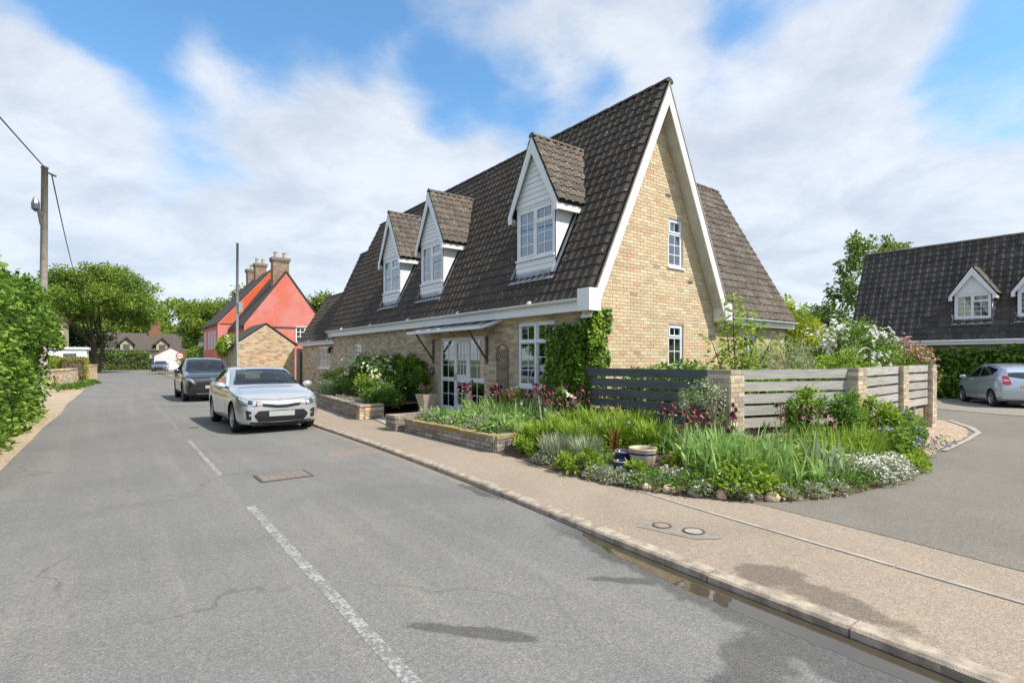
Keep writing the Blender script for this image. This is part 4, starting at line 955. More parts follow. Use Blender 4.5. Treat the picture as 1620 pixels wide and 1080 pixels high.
# ================================================================ CARS
def crom(P, t):
    n = len(P); i = min(int(t), n - 2); f = t - i
    p0, p1, p2, p3 = P[max(i - 1, 0)], P[i], P[i + 1], P[min(i + 2, n - 1)]
    return .5 * ((2 * p1) + (-p0 + p2) * f + (2 * p0 - 5 * p1 + 4 * p2 - p3) * f * f + (-p0 + 3 * p1 - 3 * p2 + p3) * f ** 3)
def car(name, label, loc, heading, st, paint, wheels, wr, dec, group=None, rim='alloy', xw=.95):
    """st rows: x, zb, zbelt, ztop, w, wtop ; local x forward, y left"""
    t_ = thing(name, label, 'car', loc, group, heading)
    secs = []
    for x, zb, zl, zt, w_, wt in st:
        gh = max(zt - zl, .02)
        s_ = [(0, zb), (.78 * w_, zb), (.955 * w_, zb + .07), (w_, zb + (zl - zb) * .42), (w_ * .992, zb + (zl - zb) * .70), (.965 * w_, zl - .045), (.925 * w_, zl),
              (.90 * w_ if gh > .1 else .86 * w_, zl + min(.02, gh * .3)), (wt + (.90 * w_ - wt) * .12, zt - min(.07, gh * .35)), (wt * .90, zt - min(.018, gh * .1)), (wt * .5, zt + .006), (0, zt + .012)]
        secs.append(np.array([(x, y, z) for y, z in s_]))
    secs = np.array(secs); ns, nt = len(secs), len(secs[0]); SU, TU = 4, 3
    grid = []
    for i in range((ns - 1) * SU + 1):
        row = np.array([crom(secs[:, j], i / SU) for j in range(nt)])
        grid.append([crom(row, k / TU) for k in range((nt - 1) * TU + 1)])
    grid = np.array(grid); a, b = grid.shape[:2]
    bm = bmesh.new(); L = {}; 
    for i in range(a):
        for j in range(b):
            x, y, z = grid[i, j]
            if j in (0, b - 1): y = 0
            v = bm.verts.new((x, y, z)); L[(i, j, 1)] = v
            L[(i, j, -1)] = v if j in (0, b - 1) else bm.verts.new((x, -y, z))
    for i in range(a - 1):
        for j in range(b - 1):
            for s in (1, -1):
                f = [L[(i, j, s)], L[(i + 1, j, s)], L[(i + 1, j + 1, s)], L[(i, j + 1, s)]]
                bm.faces.new(f if s == 1 else f[::-1])
    for i, rv in ((0, False), (a - 1, True)):
        ring = [L[(i, j, 1)] for j in range(b)] + [L[(i, j, -1)] for j in range(b - 2, 0, -1)]
        bm.faces.new(ring if not rv else ring[::-1])
    bmesh.ops.recalc_face_normals(bm, faces=bm.faces)
    me = bpy.data.meshes.new('body'); bm.to_mesh(me); 
    bv = BVHTree.FromBMesh(bm); bm.free()
    me.materials.append(M[paint]); me.materials.append(M['black_plastic'])
    body = link('body', me)
    hw_ = max(r[4] for r in st)
    cq = MB()
    for x in wheels:
        for s in (-1, 1): cq.lathe([(.001, s * (hw_ - .30)), (wr * 1.16, s * (hw_ - .30)), (wr * 1.16, s * (hw_ + .2)), (.001, s * (hw_ + .2))], (x, 0, wr * 1.02), 36, 1, None, 'y')
    cm_ = cq.mesh('cutter', [paint, 'black_plastic']); bmc = bmesh.new(); bmc.from_mesh(cm_); bmesh.ops.remove_doubles(bmc, verts=bmc.verts, dist=.002); bmesh.ops.recalc_face_normals(bmc, faces=bmc.faces); bmc.to_mesh(cm_); bmc.free()
    co_ = link('cutter', cm_)
    md = body.modifiers.new('arch', 'BOOLEAN'); md.operation = 'DIFFERENCE'; md.solver = 'EXACT'; md.object = co_
    cuts = []
    for d_ in dec:      # hollow the cabin behind each window
        if d_[0] not in ('windscreen', 'side_window', 'rear_window') or d_[2] == 's': continue
        ring = list(d_[3]) + list(d_[4])[::-1]; cx_ = sum(a_[0] for a_ in ring) / len(ring); cz_ = sum(a_[1] for a_ in ring) / len(ring)
        ring = [(cx_ + (u - cx_) * .975, cz_ + (z - cz_) * .955) for u, z in ring]; qq = MB()
        if d_[2] == 'f': qq.prism([(-.95, u, z) for u, z in ring], (.95 + xw, 0, 0), 1)
        elif d_[2] == 'r': qq.prism([(-2.4, u, z) for u, z in ring], (1.6, 0, 0), 1)
        else: qq.prism([(u, -1.3, z) for u, z in ring], (0, 2.6, 0), 1)
        cme = qq.mesh('cutter', [paint, 'car_int']); bmc = bmesh.new(); bmc.from_mesh(cme); bmesh.ops.recalc_face_normals(bmc, faces=bmc.faces); bmc.to_mesh(cme); bmc.free()
        oc = link('cutter', cme); cuts.append((oc, cme)); mm = body.modifiers.new('window', 'BOOLEAN'); mm.operation = 'DIFFERENCE'; mm.solver = 'EXACT'; mm.object = oc
    dg = bpy.context.evaluated_depsgraph_get(); dg.update()
    me2 = bpy.data.meshes.new_from_object(body.evaluated_get(dg)); body.modifiers.clear(); body.data = me2; me2.name = 'body'
    bpy.data.objects.remove(co_); bpy.data.meshes.remove(cm_)
    for oc, cme in cuts: bpy.data.objects.remove(oc); bpy.data.meshes.remove(cme)
    zb_ = st[7][2]
    for sy in (-.36, .36):
        for xs in (-.22, -1.0):
            if xs < -.5 and len(cuts) < 4: continue
            q = MB(); q.tube([(xs, sy, zb_ - .15), (xs - .05, sy, zb_ + .06), (xs - .07, sy, zb_ + .10)], [.23, .22, .15], 12); q.tube([(xs - .08, sy, zb_ + .10), (xs - .09, sy, zb_ + .16), (xs - .10, sy, zb_ + .27), (xs - .10, sy, zb_ + .30)], [.03, .11, .11, .06], 10); q.build('seat', 'seat_cloth', t_, True, True)
    q = MB(); q.tube([(.40 - .05 * math.sin(a_), -.36 + .18 * math.cos(a_), zb_ + .02 + .17 * math.sin(a_)) for a_ in np.linspace(0, 6.283, 25)], .016, 7); q.build('steering_wheel', 'black_plastic', t_, True, True)
    me2.polygons.foreach_set('use_smooth', [p.material_index == 0 for p in me2.polygons])
    try: me2.set_sharp_from_angle(angle=R(50))
    except Exception: pass
    body.parent = t_
    # projected patches: dirn 'f','r' (front/rear), 'l','s' (left/right)
    def proj(dirn, p, off):
        u, z = p
        if dirn == 'f': o, d = Vector((4, u, z)), Vector((-1, 0, 0))
        elif dirn == 'r': o, d = Vector((-4, u, z)), Vector((1, 0, 0))
        elif dirn == 'l': o, d = Vector((u, 3, z)), Vector((0, -1, 0))
        elif dirn == 's': o, d = Vector((u, -3, z)), Vector((0, 1, 0))
        else: o, d = Vector((u, z, 4)), Vector((0, 0, -1))
        h = bv.ray_cast(o, d)
        if h[0] is None: return None
        n_ = h[1]
        if n_.dot(d) > 0: n_ = -n_
        return h[0] + n_ * off
    def patch(pname, mat, dirn, low, up, off=.006, nu=16, nv=6, parent=t_):
        lo = [Vector((*p, 0)) for p in low]; hi = [Vector((*p, 0)) for p in up]
        def samp(P, t): 
            k = t * (len(P) - 1); i = min(int(k), len(P) - 2); return P[i].lerp(P[i + 1], k - i)
        q = MB(); vs = []; ok = []
        for i in range(nu + 1):
            for j in range(nv + 1):
                p = samp(lo, i / nu).lerp(samp(hi, i / nu), j / nv); r_ = proj(dirn, (p.x, p.y), off); ok.append(r_ is not None); vs.append(r_ or Vector((0, 0, .5)))
        fs = []
        for i in range(nu):
            for j in range(nv):
                f = (i * (nv + 1) + j, (i + 1) * (nv + 1) + j, (i + 1) * (nv + 1) + j + 1, i * (nv + 1) + j + 1)
                if all(ok[k] for k in f): fs.append(f)
        q.add(vs, fs); o = q.build(pname, mat, t_ if parent is t_ else parent, smooth=True, local=True); return o
    for d_ in dec: patch(*d_)
    # wheels
    for x in wheels:
        for s in (-1, 1):
            y = s * (hw_ - .125); wl = bpy.data.objects.new('wheel', None); C.objects.link(wl); wl.parent = t_; wl.location = (x, y, wr)
            wl = wl
            q = MB(); q.lathe([(wr * .66, -.10), (wr * .93, -.10), (wr, -.075), (wr, .075), (wr * .93, .10), (wr * .66, .10)], (0, 0, 0), 36, 0, None, 'y'); q.build('tyre', 'rubber', wl, True, True)
            q = MB(); o_ = s * .085; q.lathe([(wr * .70, o_ + s * .012), (wr * .66, o_ + s * .014), (wr * .62, o_ - s * .02), (wr * .62, -s * .09)], (0, 0, 0), 32, 0, None, 'y')
            for k in range(5):
                for dk in (-.16, .16):
                    an = k * 2 * math.pi / 5 + dk; ca, sa = math.cos(an), math.sin(an); ti = Vector((-sa, 0, ca))
                    p0 = Vector((ca, 0, sa)) * wr * .14; p1 = Vector((ca, 0, sa)) * wr * .66; yv = Vector((0, o_, 0)); w0 = wr * .05
                    q.add([p0 - ti * w0 + yv, p0 + ti * w0 + yv, p1 + ti * w0 + yv, p1 - ti * w0 + yv, p0 - ti * w0 + yv * .7, p0 + ti * w0 + yv * .7, p1 + ti * w0 + yv * .7, p1 - ti * w0 + yv * .7], [(0, 1, 2, 3), (0, 4, 7, 3), (1, 5, 6, 2)])
            q.lathe([(.001, o_ + s * .004), (wr * .17, o_ + s * .004), (wr * .18, o_ - s * .03)], (0, 0, 0), 16, 0, None, 'y'); q.build('rim', rim, wl, False, True)
            q = MB(); q.lathe([(.001, s * .03), (wr * .64, s * .03)], (0, 0, 0), 24, 0, None, 'y'); q.build('brake_disc', 'iron', wl, False, True)
    box_ = MB(); x0, x1 = wheels[1] - .1, wheels[0] + .1
    box_.box((x0 - .4, -hw_ + .32, .14), (x1 + .4, hw_ - .32, .42)); box_.build('underside', 'black_plastic', t_, False, True)
    # mirrors
    mx, mz, my = dec_m[name + label]
    for s in (-1, 1):
        bm = bmesh.new(); bmesh.ops.create_uvsphere(bm, u_segments=14, v_segments=10, radius=1)
        for v in bm.verts: v.co = Vector((max(v.co.x * .085, -.05), v.co.y * .115, v.co.z * .075)) + Vector((mx, s * (my + .12), mz))
        me = bpy.data.meshes.new('mirror'); bm.to_mesh(me); bm.free(); me.polygons.foreach_set('use_smooth', [True] * len(me.polygons)); me.materials.append(M[paint]); o = link('wing_mirror', me, t_)
        q = MB(); q.tube([(mx, s * (my - .06), mz - .06), (mx, s * (my + .06), mz - .03)], .022, 8); q.build('mirror_arm', 'black_plastic', o, True, True)
    return t_, patch
dec_m = {}
def sym(items):   # mirror side patches left/right and headlight style patches
    out = []
    for it in items:
        out.append(it)
        nm, mat, dn, lo, up = it[:5]
        if dn == 'l': out.append((nm, mat, 's', lo, up) + tuple(it[5:]))
        elif dn in 'fr' and all(p[0] > 0 for p in lo + up): out.append((nm, mat, dn, [(-p[0], p[1]) for p in lo], [(-p[0], p[1]) for p in up]) + tuple(it[5:]))
    return out
hatch = [(2.03, .36, .60, .62, .56, .42), (2.00, .24, .66, .68, .68, .50), (1.90, .20, .715, .745, .775, .58), (1.70, .18, .80, .835, .835, .64), (1.30, .18, .875, .925, .862, .68), (.92, .18, .915, .985, .865, .69),
         (.70, .18, .925, 1.10, .865, .66), (.35, .18, .935, 1.265, .865, .635), (.02, .18, .945, 1.365, .865, .61), (-.5, .18, .955, 1.40, .865, .605), (-1.1, .18, .975, 1.375, .86, .585), (-1.5, .19, .99, 1.30, .85, .57), (-1.78, .22, 1.0, 1.13, .83, .56), (-1.93, .28, .92, .96, .79, .58), (-2.02, .40, .74, .76, .70, .50)]
lab = 'silver hatchback parked at the kerb, nearest car, facing the camera'
dec_m['hatchback_car' + lab] = (.62, .99, .84)
hdec = sym([
    ('windscreen', 'car_glass', 'f', [(-.71, 1.0), (-.35, 1.008), (0, 1.012), (.35, 1.008), (.71, 1.0)], [(-.56, 1.325), (-.28, 1.345), (0, 1.35), (.28, 1.345), (.56, 1.325)], .006, 24, 12),
    ('headlight_housing', 'black_plastic', 'f', [(.36, .60), (.55, .585), (.79, .64)], [(.36, .655), (.56, .71), (.80, .79)], .006, 14, 6),
    ('headlight', 'lamp_clear', 'f', [(.52, .60), (.64, .605), (.785, .65)], [(.50, .685), (.64, .725), (.79, .775)], .012, 12, 6),
    ('headlight_lens', 'black_plastic', 'f', [(.575, .625), (.655, .63)], [(.575, .69), (.655, .70)], .016, 5, 4),
    ('indicator', 'amber', 'f', [(.385, .605), (.49, .597)], [(.385, .65), (.49, .68)], .010, 6, 4),
    ('grille', 'black_plastic', 'f', [(-.38, .585), (-.1, .545), (.1, .545), (.38, .585)], [(-.38, .65), (-.1, .605), (.1, .605), (.38, .65)], .007, 20, 3),
    ('grille_trim', 'alloy_dark', 'f', [(-.36, .585), (-.1, .545), (.1, .545), (.36, .585)], [(-.36, .595), (-.1, .555), (.1, .555), (.36, .595)], .012, 20, 2),
    ('lower_grille', 'black_plastic', 'f', [(-.54, .37), (-.46, .265), (0, .255), (.46, .265), (.54, .37)], [(-.54, .41), (-.46, .49), (0, .495), (.46, .49), (.54, .41)], .006, 24, 6),
    ('grille_bar', 'alloy_dark', 'f', [(-.45, .30), (.45, .30)], [(-.45, .31), (.45, .31)], .012, 16, 1), ('grille_bar', 'alloy_dark', 'f', [(-.49, .345), (.49, .345)], [(-.49, .355), (.49, .355)], .012, 16, 1),
    ('bonnet_seam', 'black_plastic', 'f', [(-.58, .742), (0, .700), (.58, .742)], [(-.58, .748), (0, .706), (.58, .748)], .003, 24, 1),
    ('number_plate', 'plate_white', 'f', [(-.26, .37), (.26, .37)], [(-.26, .48), (.26, .48)], .022, 6, 3),
    ('fog_lamp', 'black_plastic', 'f', [(.60, .31), (.685, .32)], [(.60, .48), (.70, .52)], .007, 6, 6),
    ('fog_lens', 'lamp_clear', 'f', [(.60, .39), (.645, .39)], [(.60, .435), (.645, .435)], .012, 5, 4),
    ('bumper_lip', 'black_plastic', 'f', [(-.62, .235), (0, .20), (.62, .235)], [(-.62, .265), (0, .225), (.62, .265)], .008, 20, 2),
    ('side_window', 'car_glass', 'l', [(.58, .965), (.1, .985), (-.28, .99)], [(.50, 1.02), (.02, 1.275), (-.28, 1.315)], .005, 12, 8),
    ('side_window', 'car_glass', 'l', [(-.34, .99), (-.8, 1.01), (-1.32, 1.04)], [(-.34, 1.315), (-.85, 1.315), (-1.22, 1.22)], .005, 12, 8),
    ('door_handle', 'paint_silver', 'l', [(-.16, .84), (-.02, .84)], [(-.16, .87), (-.02, .87)], .022, 4, 2),
    ('door_seam', 'black_plastic', 'l', [(.66, .30), (.668, .30)], [(.64, .94), (.648, .94)], .003, 1, 10), ('door_seam', 'black_plastic', 'l', [(-.30, .30), (-.292, .30)], [(-.31, .97), (-.302, .97)], .003, 1, 10),
    ('sill_trim', 'black_plastic', 'l', [(-.85, .19), (.85, .19)], [(-.85, .26), (.85, .26)], .004, 10, 2),
    ('rear_window', 'car_glass', 'r', [(-.48, 1.05), (.48, 1.05)], [(-.42, 1.28), (.42, 1.28)], .006, 12, 6), ('tail_light', 'tail_red', 'r', [(.45, .78), (.72, .80)], [(.45, .90), (.70, .93)], .007, 6, 4)])
ct, cpatch = car('hatchback_car', lab, (2.86, 14.10, RZ), R(-90) + R(1.0), hatch, 'paint_silver', (1.30, -1.26), .315, hdec)
for x in (0,):   # steering wheel and seats are behind dark glass; badge strokes on the bonnet edge
    bq = MB()
    pts = [[(-.055, .728), (-.055, .748)], [(-.055, .735), (-.03, .748)], [(-.045, .741), (-.028, .728)], [(-.028, .728), (-.012, .748)], [(-.012, .748), (.0, .728)], [(.0, .728), (.012, .728)], [(.012, .728), (.022, .748)], [(.022, .748), (.045, .728)]]
    for a_, b_ in pts: bq.tube([(1.955, a_[0], a_[1] - .012), (1.955, b_[0], b_[1] - .012)], .0035, 5)
    bq.build('badge', 'iron', ct, False, True)
def kxy(x): return x
suv = [(2.24, .42, .72, .74, .62, .50), (2.20, .28, .82, .84, .76, .60), (2.08, .24, .90, .93, .86, .68), (1.80, .22, .98, 1.02, .91, .72), (1.30, .22, 1.03, 1.09, .93, .74), (.95, .22, 1.05, 1.13, .93, .74),
       (.70, .22, 1.06, 1.27, .93, .70), (.35, .22, 1.07, 1.47, .93, .66), (.05, .22, 1.08, 1.59, .93, .64), (-.5, .22, 1.09, 1.65, .93, .64), (-1.2, .22, 1.11, 1.63, .92, .62), (-1.7, .24, 1.13, 1.54, .91, .60), (-2.0, .28, 1.13, 1.32, .88, .60), (-2.16, .34, 1.02, 1.08, .84, .62), (-2.24, .46, .82, .84, .74, .55)]
lab = 'dark navy SUV parked behind the silver hatchback'
dec_m['suv_car' + lab] = (.66, 1.14, .90)
sdec = sym([
    ('windscreen', 'car_glass', 'f', [(-.76, 1.13), (0, 1.155), (.76, 1.13)], [(-.60, 1.555), (0, 1.58), (.60, 1.555)], .006, 24, 12),
    ('headlight', 'lamp_clear', 'f', [(.60, .72), (.66, .70), (.84, .84)], [(.62, .76), (.66, .84), (.84, .87)], .008, 10, 6),
    ('running_light', 'plate_white', 'f', [(.56, .66), (.72, .79)], [(.57, .69), (.71, .82)], .012, 6, 3),
    ('grille', 'black_plastic', 'f', [(-.56, .60), (-.3, .56), (.3, .56), (.56, .60)], [(-.58, .80), (-.3, .82), (.3, .82), (.58, .80)], .007, 24, 6),
    ('number_plate', 'plate_white', 'f', [(-.26, .50), (.26, .50)], [(-.26, .61), (.26, .61)], .022, 6, 3),
    ('lower_grille', 'black_plastic', 'f', [(-.62, .33), (.62, .33)], [(-.66, .47), (.66, .47)], .006, 20, 4),
    ('skid_plate', 'alloy', 'f', [(-.5, .29), (.5, .29)], [(-.55, .325), (.55, .325)], .009, 16, 2),
    ('badge', 'chrome', 'f', [(-.08, .855), (.08, .855)], [(-.08, .88), (.08, .88)], .008, 6, 2),
    ('side_window', 'car_glass', 'l', [(.56, 1.10), (.1, 1.115), (-.35, 1.12)], [(.50, 1.16), (.05, 1.46), (-.35, 1.54)], .005, 12, 8),
    ('side_window', 'car_glass', 'l', [(-.41, 1.12), (-.9, 1.14), (-1.5, 1.17)], [(-.41, 1.54), (-.95, 1.55), (-1.42, 1.45)], .005, 12, 8),
    ('arch_trim', 'black_plastic', 'l', [(-.95, .23), (.90, .23)], [(-.95, .36), (.90, .36)], .006, 10, 2),
    ('door_seam', 'black_plastic', 'l', [(.70, .36), (.708, .36)], [(.68, 1.06), (.688, 1.06)], .003, 1, 10),
    ('rear_window', 'car_glass', 'r', [(-.5, 1.2), (.5, 1.2)], [(-.46, 1.5), (.46, 1.5)], .006, 12, 6), ('tail_light', 'tail_red', 'r', [(.4, .90), (.76, .92)], [(.4, 1.0), (.74, 1.04)], .007, 6, 4)])
car('suv_car', lab, (2.98, 24.95, RZ), R(-90) + R(.5), suv, 'paint_dark', (1.36, -1.32), .36, sdec, rim='alloy_dark', xw=.97)
mpv = [(1.93, .36, .66, .68, .58, .44), (1.90, .25, .74, .76, .70, .52), (1.80, .20, .83, .86, .80, .60), (1.58, .18, .92, .97, .855, .66), (1.25, .18, .97, 1.08, .88, .68), (.95, .18, .99, 1.22, .882, .66),
       (.55, .18, 1.01, 1.42, .882, .63), (.2, .18, 1.03, 1.545, .882, .61), (-.3, .18, 1.05, 1.595, .882, .605), (-.9, .18, 1.08, 1.57, .875, .595), (-1.4, .19, 1.10, 1.49, .865, .58), (-1.68, .22, 1.10, 1.34, .85, .585), (-1.82, .27, 1.04, 1.13, .82, .60), (-1.90, .32, .92, .95, .79, .60), (-1.94, .42, .72, .74, .70, .52)]
lab = 'blue-silver compact car on the driveway in front of the ivy wall'
dec_m['compact_car' + lab] = (.86, 1.06, .86)
mdec = sym([
    ('windscreen', 'car_glass', 'f', [(-.70, 1.10), (0, 1.12), (.70, 1.10)], [(-.58, 1.50), (0, 1.52), (.58, 1.50)], .006, 20, 10),
    ('headlight', 'lamp_clear', 'f', [(.46, .70), (.72, .72)], [(.48, .82), (.76, .86)], .007, 8, 5),
    ('grille', 'black_plastic', 'f', [(-.3, .62), (.3, .62)], [(-.36, .74), (.36, .74)], .007, 12, 4),
    ('side_window', 'car_glass', 'l', [(.82, 1.035), (.4, 1.06), (-.08, 1.085)], [(.72, 1.13), (.3, 1.41), (-.08, 1.48)], .005, 12, 8),
    ('side_window', 'car_glass', 'l', [(-.14, 1.085), (-.6, 1.11), (-1.12, 1.17)], [(-.14, 1.48), (-.65, 1.49), (-1.32, 1.38)], .005, 12, 8),
    ('door_seam', 'black_plastic', 'l', [(.80, .30), (.81, .30)], [(.78, 1.02), (.79, 1.02)], .003, 1, 10), ('door_seam', 'black_plastic', 'l', [(-.11, .30), (-.10, .30)], [(-.12, 1.07), (-.11, 1.07)], .003, 1, 10),
    ('door_handle', 'chrome', 'l', [(.02, .95), (.16, .95)], [(.02, .98), (.16, .98)], .022, 4, 2),
    ('sill_trim', 'black_plastic', 'l', [(-.8, .19), (.8, .19)], [(-.8, .25), (.8, .25)], .004, 10, 2),
    ('rear_window', 'car_glass', 'r', [(-.56, 1.12), (-.2, 1.06), (.2, 1.06), (.56, 1.12)], [(-.54, 1.42), (0, 1.45), (.54, 1.42)], .006, 20, 8),
    ('tail_light', 'tail_red', 'r', [(.50, .84), (.66, .82), (.76, .86)], [(.56, 1.14), (.66, 1.16), (.72, 1.13)], .008, 8, 8),
    ('reversing_light', 'lamp_clear', 'r', [(.56, .965), (.72, .965)], [(.57, 1.01), (.72, 1.01)], .012, 6, 3),
    ('number_plate', 'plate_yellow', 'r', [(-.26, .72), (.26, .72)], [(-.26, .83), (.26, .83)], .02, 6, 3)])
car('compact_car', lab, (27.65, 4.85, .098 + dip(27)), R(31), mpv, 'paint_bluesilver', (1.28, -1.28), .315, mdec, xw=1.22)

# ================================================================ FOLIAGE HELPERS
from mathutils import noise as mnoise
def unit(a): return a / np.maximum(np.linalg.norm(a, axis=1, keepdims=True), 1e-6)
def leaf_mesh(name, mat, P, D, L, Wd, fold=.18, off=(0, 0, 0)):
    n = len(P); P = np.asarray(P, float) - np.asarray(off, float); D = unit(np.asarray(D, float)); L = np.broadcast_to(L, n)[:, None]; Wd = np.broadcast_to(Wd, n)[:, None]
    rd = rng.normal(size=(n, 3)) * .55 + np.array([0, 0, 1.0]); S = unit(np.cross(D, rd)); N = np.cross(S, D)
    V = np.empty((n, 4, 3)); mid = P + D * L * .45 + N * L * fold * .5
    V[:, 0] = P; V[:, 1] = mid + S * Wd * .5; V[:, 2] = P + D * L; V[:, 3] = mid - S * Wd * .5
    V[:, 2] -= N * L * fold * .3
    me = bpy.data.meshes.new(name); me.vertices.add(4 * n); me.vertices.foreach_set('co', V.ravel())
    idx = np.arange(n)[:, None] * 4; F = np.concatenate([idx + [0, 1, 2], idx + [0, 2, 3]], 1).ravel()
    me.loops.add(6 * n); me.loops.foreach_set('vertex_index', F.astype(np.int32)); me.polygons.add(2 * n)
    me.polygons.foreach_set('loop_start', np.arange(0, 6 * n, 3, dtype=np.int32)); me.polygons.foreach_set('loop_total', np.full(2 * n, 3, np.int32))
    me.materials.append(M[mat]); me.update(calc_edges=True); me.validate(); return me
def leaf_obj(name, mat, parent, P, D, L, Wd, fold=.18, stuff=True):
    o = link(name, leaf_mesh(name, mat, P, D, L, Wd, fold, wloc(parent) if parent is not None else (0, 0, 0)), parent)
    if stuff: tag(o, kind='stuff')
    return o
def puff(cen, rad, n, K=14, shell=.8, spread=.34, zmin=-.35):
    """leaves gathered in clumps over an ellipsoid: positions and outward directions"""
    cen = np.array(cen, float); rad = np.array(rad, float)
    cd = unit(rng.normal(size=(K * 3, 3))); cd = cd[cd[:, 2] > zmin][:K]; K = len(cd)
    cp = cd * (shell + rng.uniform(-.28, .12, (K, 1)))
    k = rng.integers(0, K, n); q = cp[k] + unit(rng.normal(size=(n, 3))) * (rng.uniform(0, 1, (n, 1)) ** .5) * spread
    out = unit(q / rad + (q - cp[k]) * 1.2 / spread / rad.mean() * .5)
    return cen + q * rad, out
def leaf_dirs(out, up=.1, rnd=.75): return unit(out * .7 + rng.normal(size=out.shape) * rnd + np.array([0, 0, up]))
def petals(name, mat, parent, P, Nn, size, k=5):
    P = np.repeat(P, k, 0); Nn = np.repeat(unit(Nn), k, 0); n = len(P)
    a = np.tile(np.arange(k) * 2 * math.pi / k, n // k) + rng.uniform(0, .4, n)
    t1 = unit(np.cross(Nn, np.array([.3, .2, 1.0]))); t2 = np.cross(Nn, t1)
    D = t1 * np.cos(a)[:, None] + t2 * np.sin(a)[:, None] + Nn * .35
    return leaf_obj(name, mat, parent, P, D, size * rng.uniform(.7, 1.1, n), size * .8, .1)
def stems(parent, base, tips, r=.012, mat='bark', name='stems'):
    q = MB()
    for t_ in tips:
        b = Vector(base) + Vector((random.uniform(-.05, .05), random.uniform(-.05, .05), 0)); t_ = Vector(t_); m_ = b.lerp(t_, .5) + Vector((0, 0, .12 * (t_ - b).length))
        q.tube([b, m_, t_], [r, r * .7, r * .35], 5)
    return q.build(name, mat, parent)
def shrub(name, label, cat, cen, rad, n, L, mat, flowers=(), K=16, base=None, group=None, wfac=.6, up=.15, rnd=.75, spread=.34, shell=.8, stem=True, mats2=None):
    base = base or (cen[0], cen[1], max(.05, cen[2] - rad[2]))
    t_ = thing(name, label, cat, base, group)
    P, o = puff(cen, rad, n, K, shell, spread); ok = P[:, 2] > base[2]; P, o = P[ok], o[ok]
    leaf_obj('foliage', mat, t_, P, leaf_dirs(o, up, rnd), L * rng.uniform(.7, 1.25, len(P)), L * wfac)
    if mats2:
        P2, o2 = puff(cen, [r * .98 for r in rad], n // 3, K, shell, spread); leaf_obj('foliage', mats2, t_, P2, leaf_dirs(o2, up, rnd), L * rng.uniform(.7, 1.2, len(P2)), L * wfac)
    if stem: stems(t_, base, [P[i] for i in rng.integers(0, len(P), 7)], .012)
    for (fm, fn, fs, fz) in flowers:
        P3, o3 = puff(cen, [r * 1.04 for r in rad], fn * 4, K, shell * 1.08, spread * .8, -.1); ok = (o3 @ np.array([-.55, -.6, .55])) > fz; P3, o3 = P3[ok][:fn], o3[ok][:fn]
        if len(P3): petals('flowers', fm, t_, P3 + o3 * .02, o3 * .6 + np.array([-.2, -.3, .5]), fs)
    return t_
def ivy_patch(parent, O, U, N, w_, h_, n, L, mat, depth=.16, edge=.15, seed=0, name='foliage'):
    O = np.array(O, float); U = np.array(U, float); N = np.array(N, float); P = []; D = []
    while len(P) < n:
        u, v = random.uniform(-edge, w_ + edge), random.uniform(0, h_ + edge)
        nz = mnoise.noise(Vector((u * 1.7 + seed, v * 1.7, seed * 3.1)))
        if min(u, w_ - u, h_ - v) < edge * nz: continue
        d = depth * (.45 + .9 * abs(mnoise.noise(Vector((u * 2.6 + 9, v * 2.6, seed))))) * random.uniform(.35, 1.0) + .02
        P.append(O + U * u + np.array([0, 0, v]) + N * d); D.append(N * .55 + np.array([0, 0, -.55]) + U * random.gauss(0, .6) + np.array([0, 0, random.gauss(0, .35)]) + N * random.gauss(0, .25))
    return leaf_obj(name, mat, parent, np.array(P), np.array(D), L * rng.uniform(.6, 1.2, n), L * .85, .2)
# sword leaves, iris flowers
def blade_mesh(name, mat, h, w_, bend, kink=0.0, segs=6):
    q = MB(); vs = []
    for i in range(segs + 1):
        t_ = i / segs; x = bend * h * t_ ** 2.2; z = h * (t_ - .35 * abs(bend) * t_ ** 2.5)
        if kink and t_ > .7: z -= kink * h * (t_ - .7) ** 1.3 * 1.8; x += kink * h * (t_ - .7)
        ww = w_ * (.7 + .6 * t_) * (1 if t_ < .55 else max(.02, 1 - ((t_ - .55) / .45) ** 1.7)) * .75
        vs += [(x - .12 * ww, -ww, z), (x + .12 * ww, 0, z), (x - .12 * ww, ww, z)]
    q.add(vs, [f for i in range(segs) for f in ((3 * i, 3 * i + 1, 3 * i + 4, 3 * i + 3), (3 * i + 1, 3 * i + 2, 3 * i + 5, 3 * i + 4))]); return q.mesh(name, [mat], smooth=True)
BL = {m_: [blade_mesh('leaf', m_, 1, .034 * k, b, kk) for k, b, kk in ((1, .10, 0), (1.2, .22, 0), (.95, .34, 0), (1.15, .45, .25), (1.0, .15, .5), (1.3, .05, 0))] for m_ in ('leaf_iris', 'leaf_blue', 'leaf_lime', 'leaf_red')}
def petal_grid(q, base, direction, side, nrm, ln, wd, curl, mi=0):
    n = 4; vs = []
    for i in range(n + 1):
        t_ = i / n; c = base + direction * ln * t_ + nrm * curl * ln * math.sin(t_ * 2.2); w2 = wd * math.sin(math.pi * min(.93, .16 + t_ * .8)) * .5
        vs += [c - side * w2 + nrm * w2 * .25, c, c + side * w2 + nrm * w2 * .25]
    q.add(vs, [f for i in range(n) for f in ((3 * i, 3 * i + 1, 3 * i + 4, 3 * i + 3), (3 * i + 1, 3 * i + 2, 3 * i + 5, 3 * i + 4))], mi)
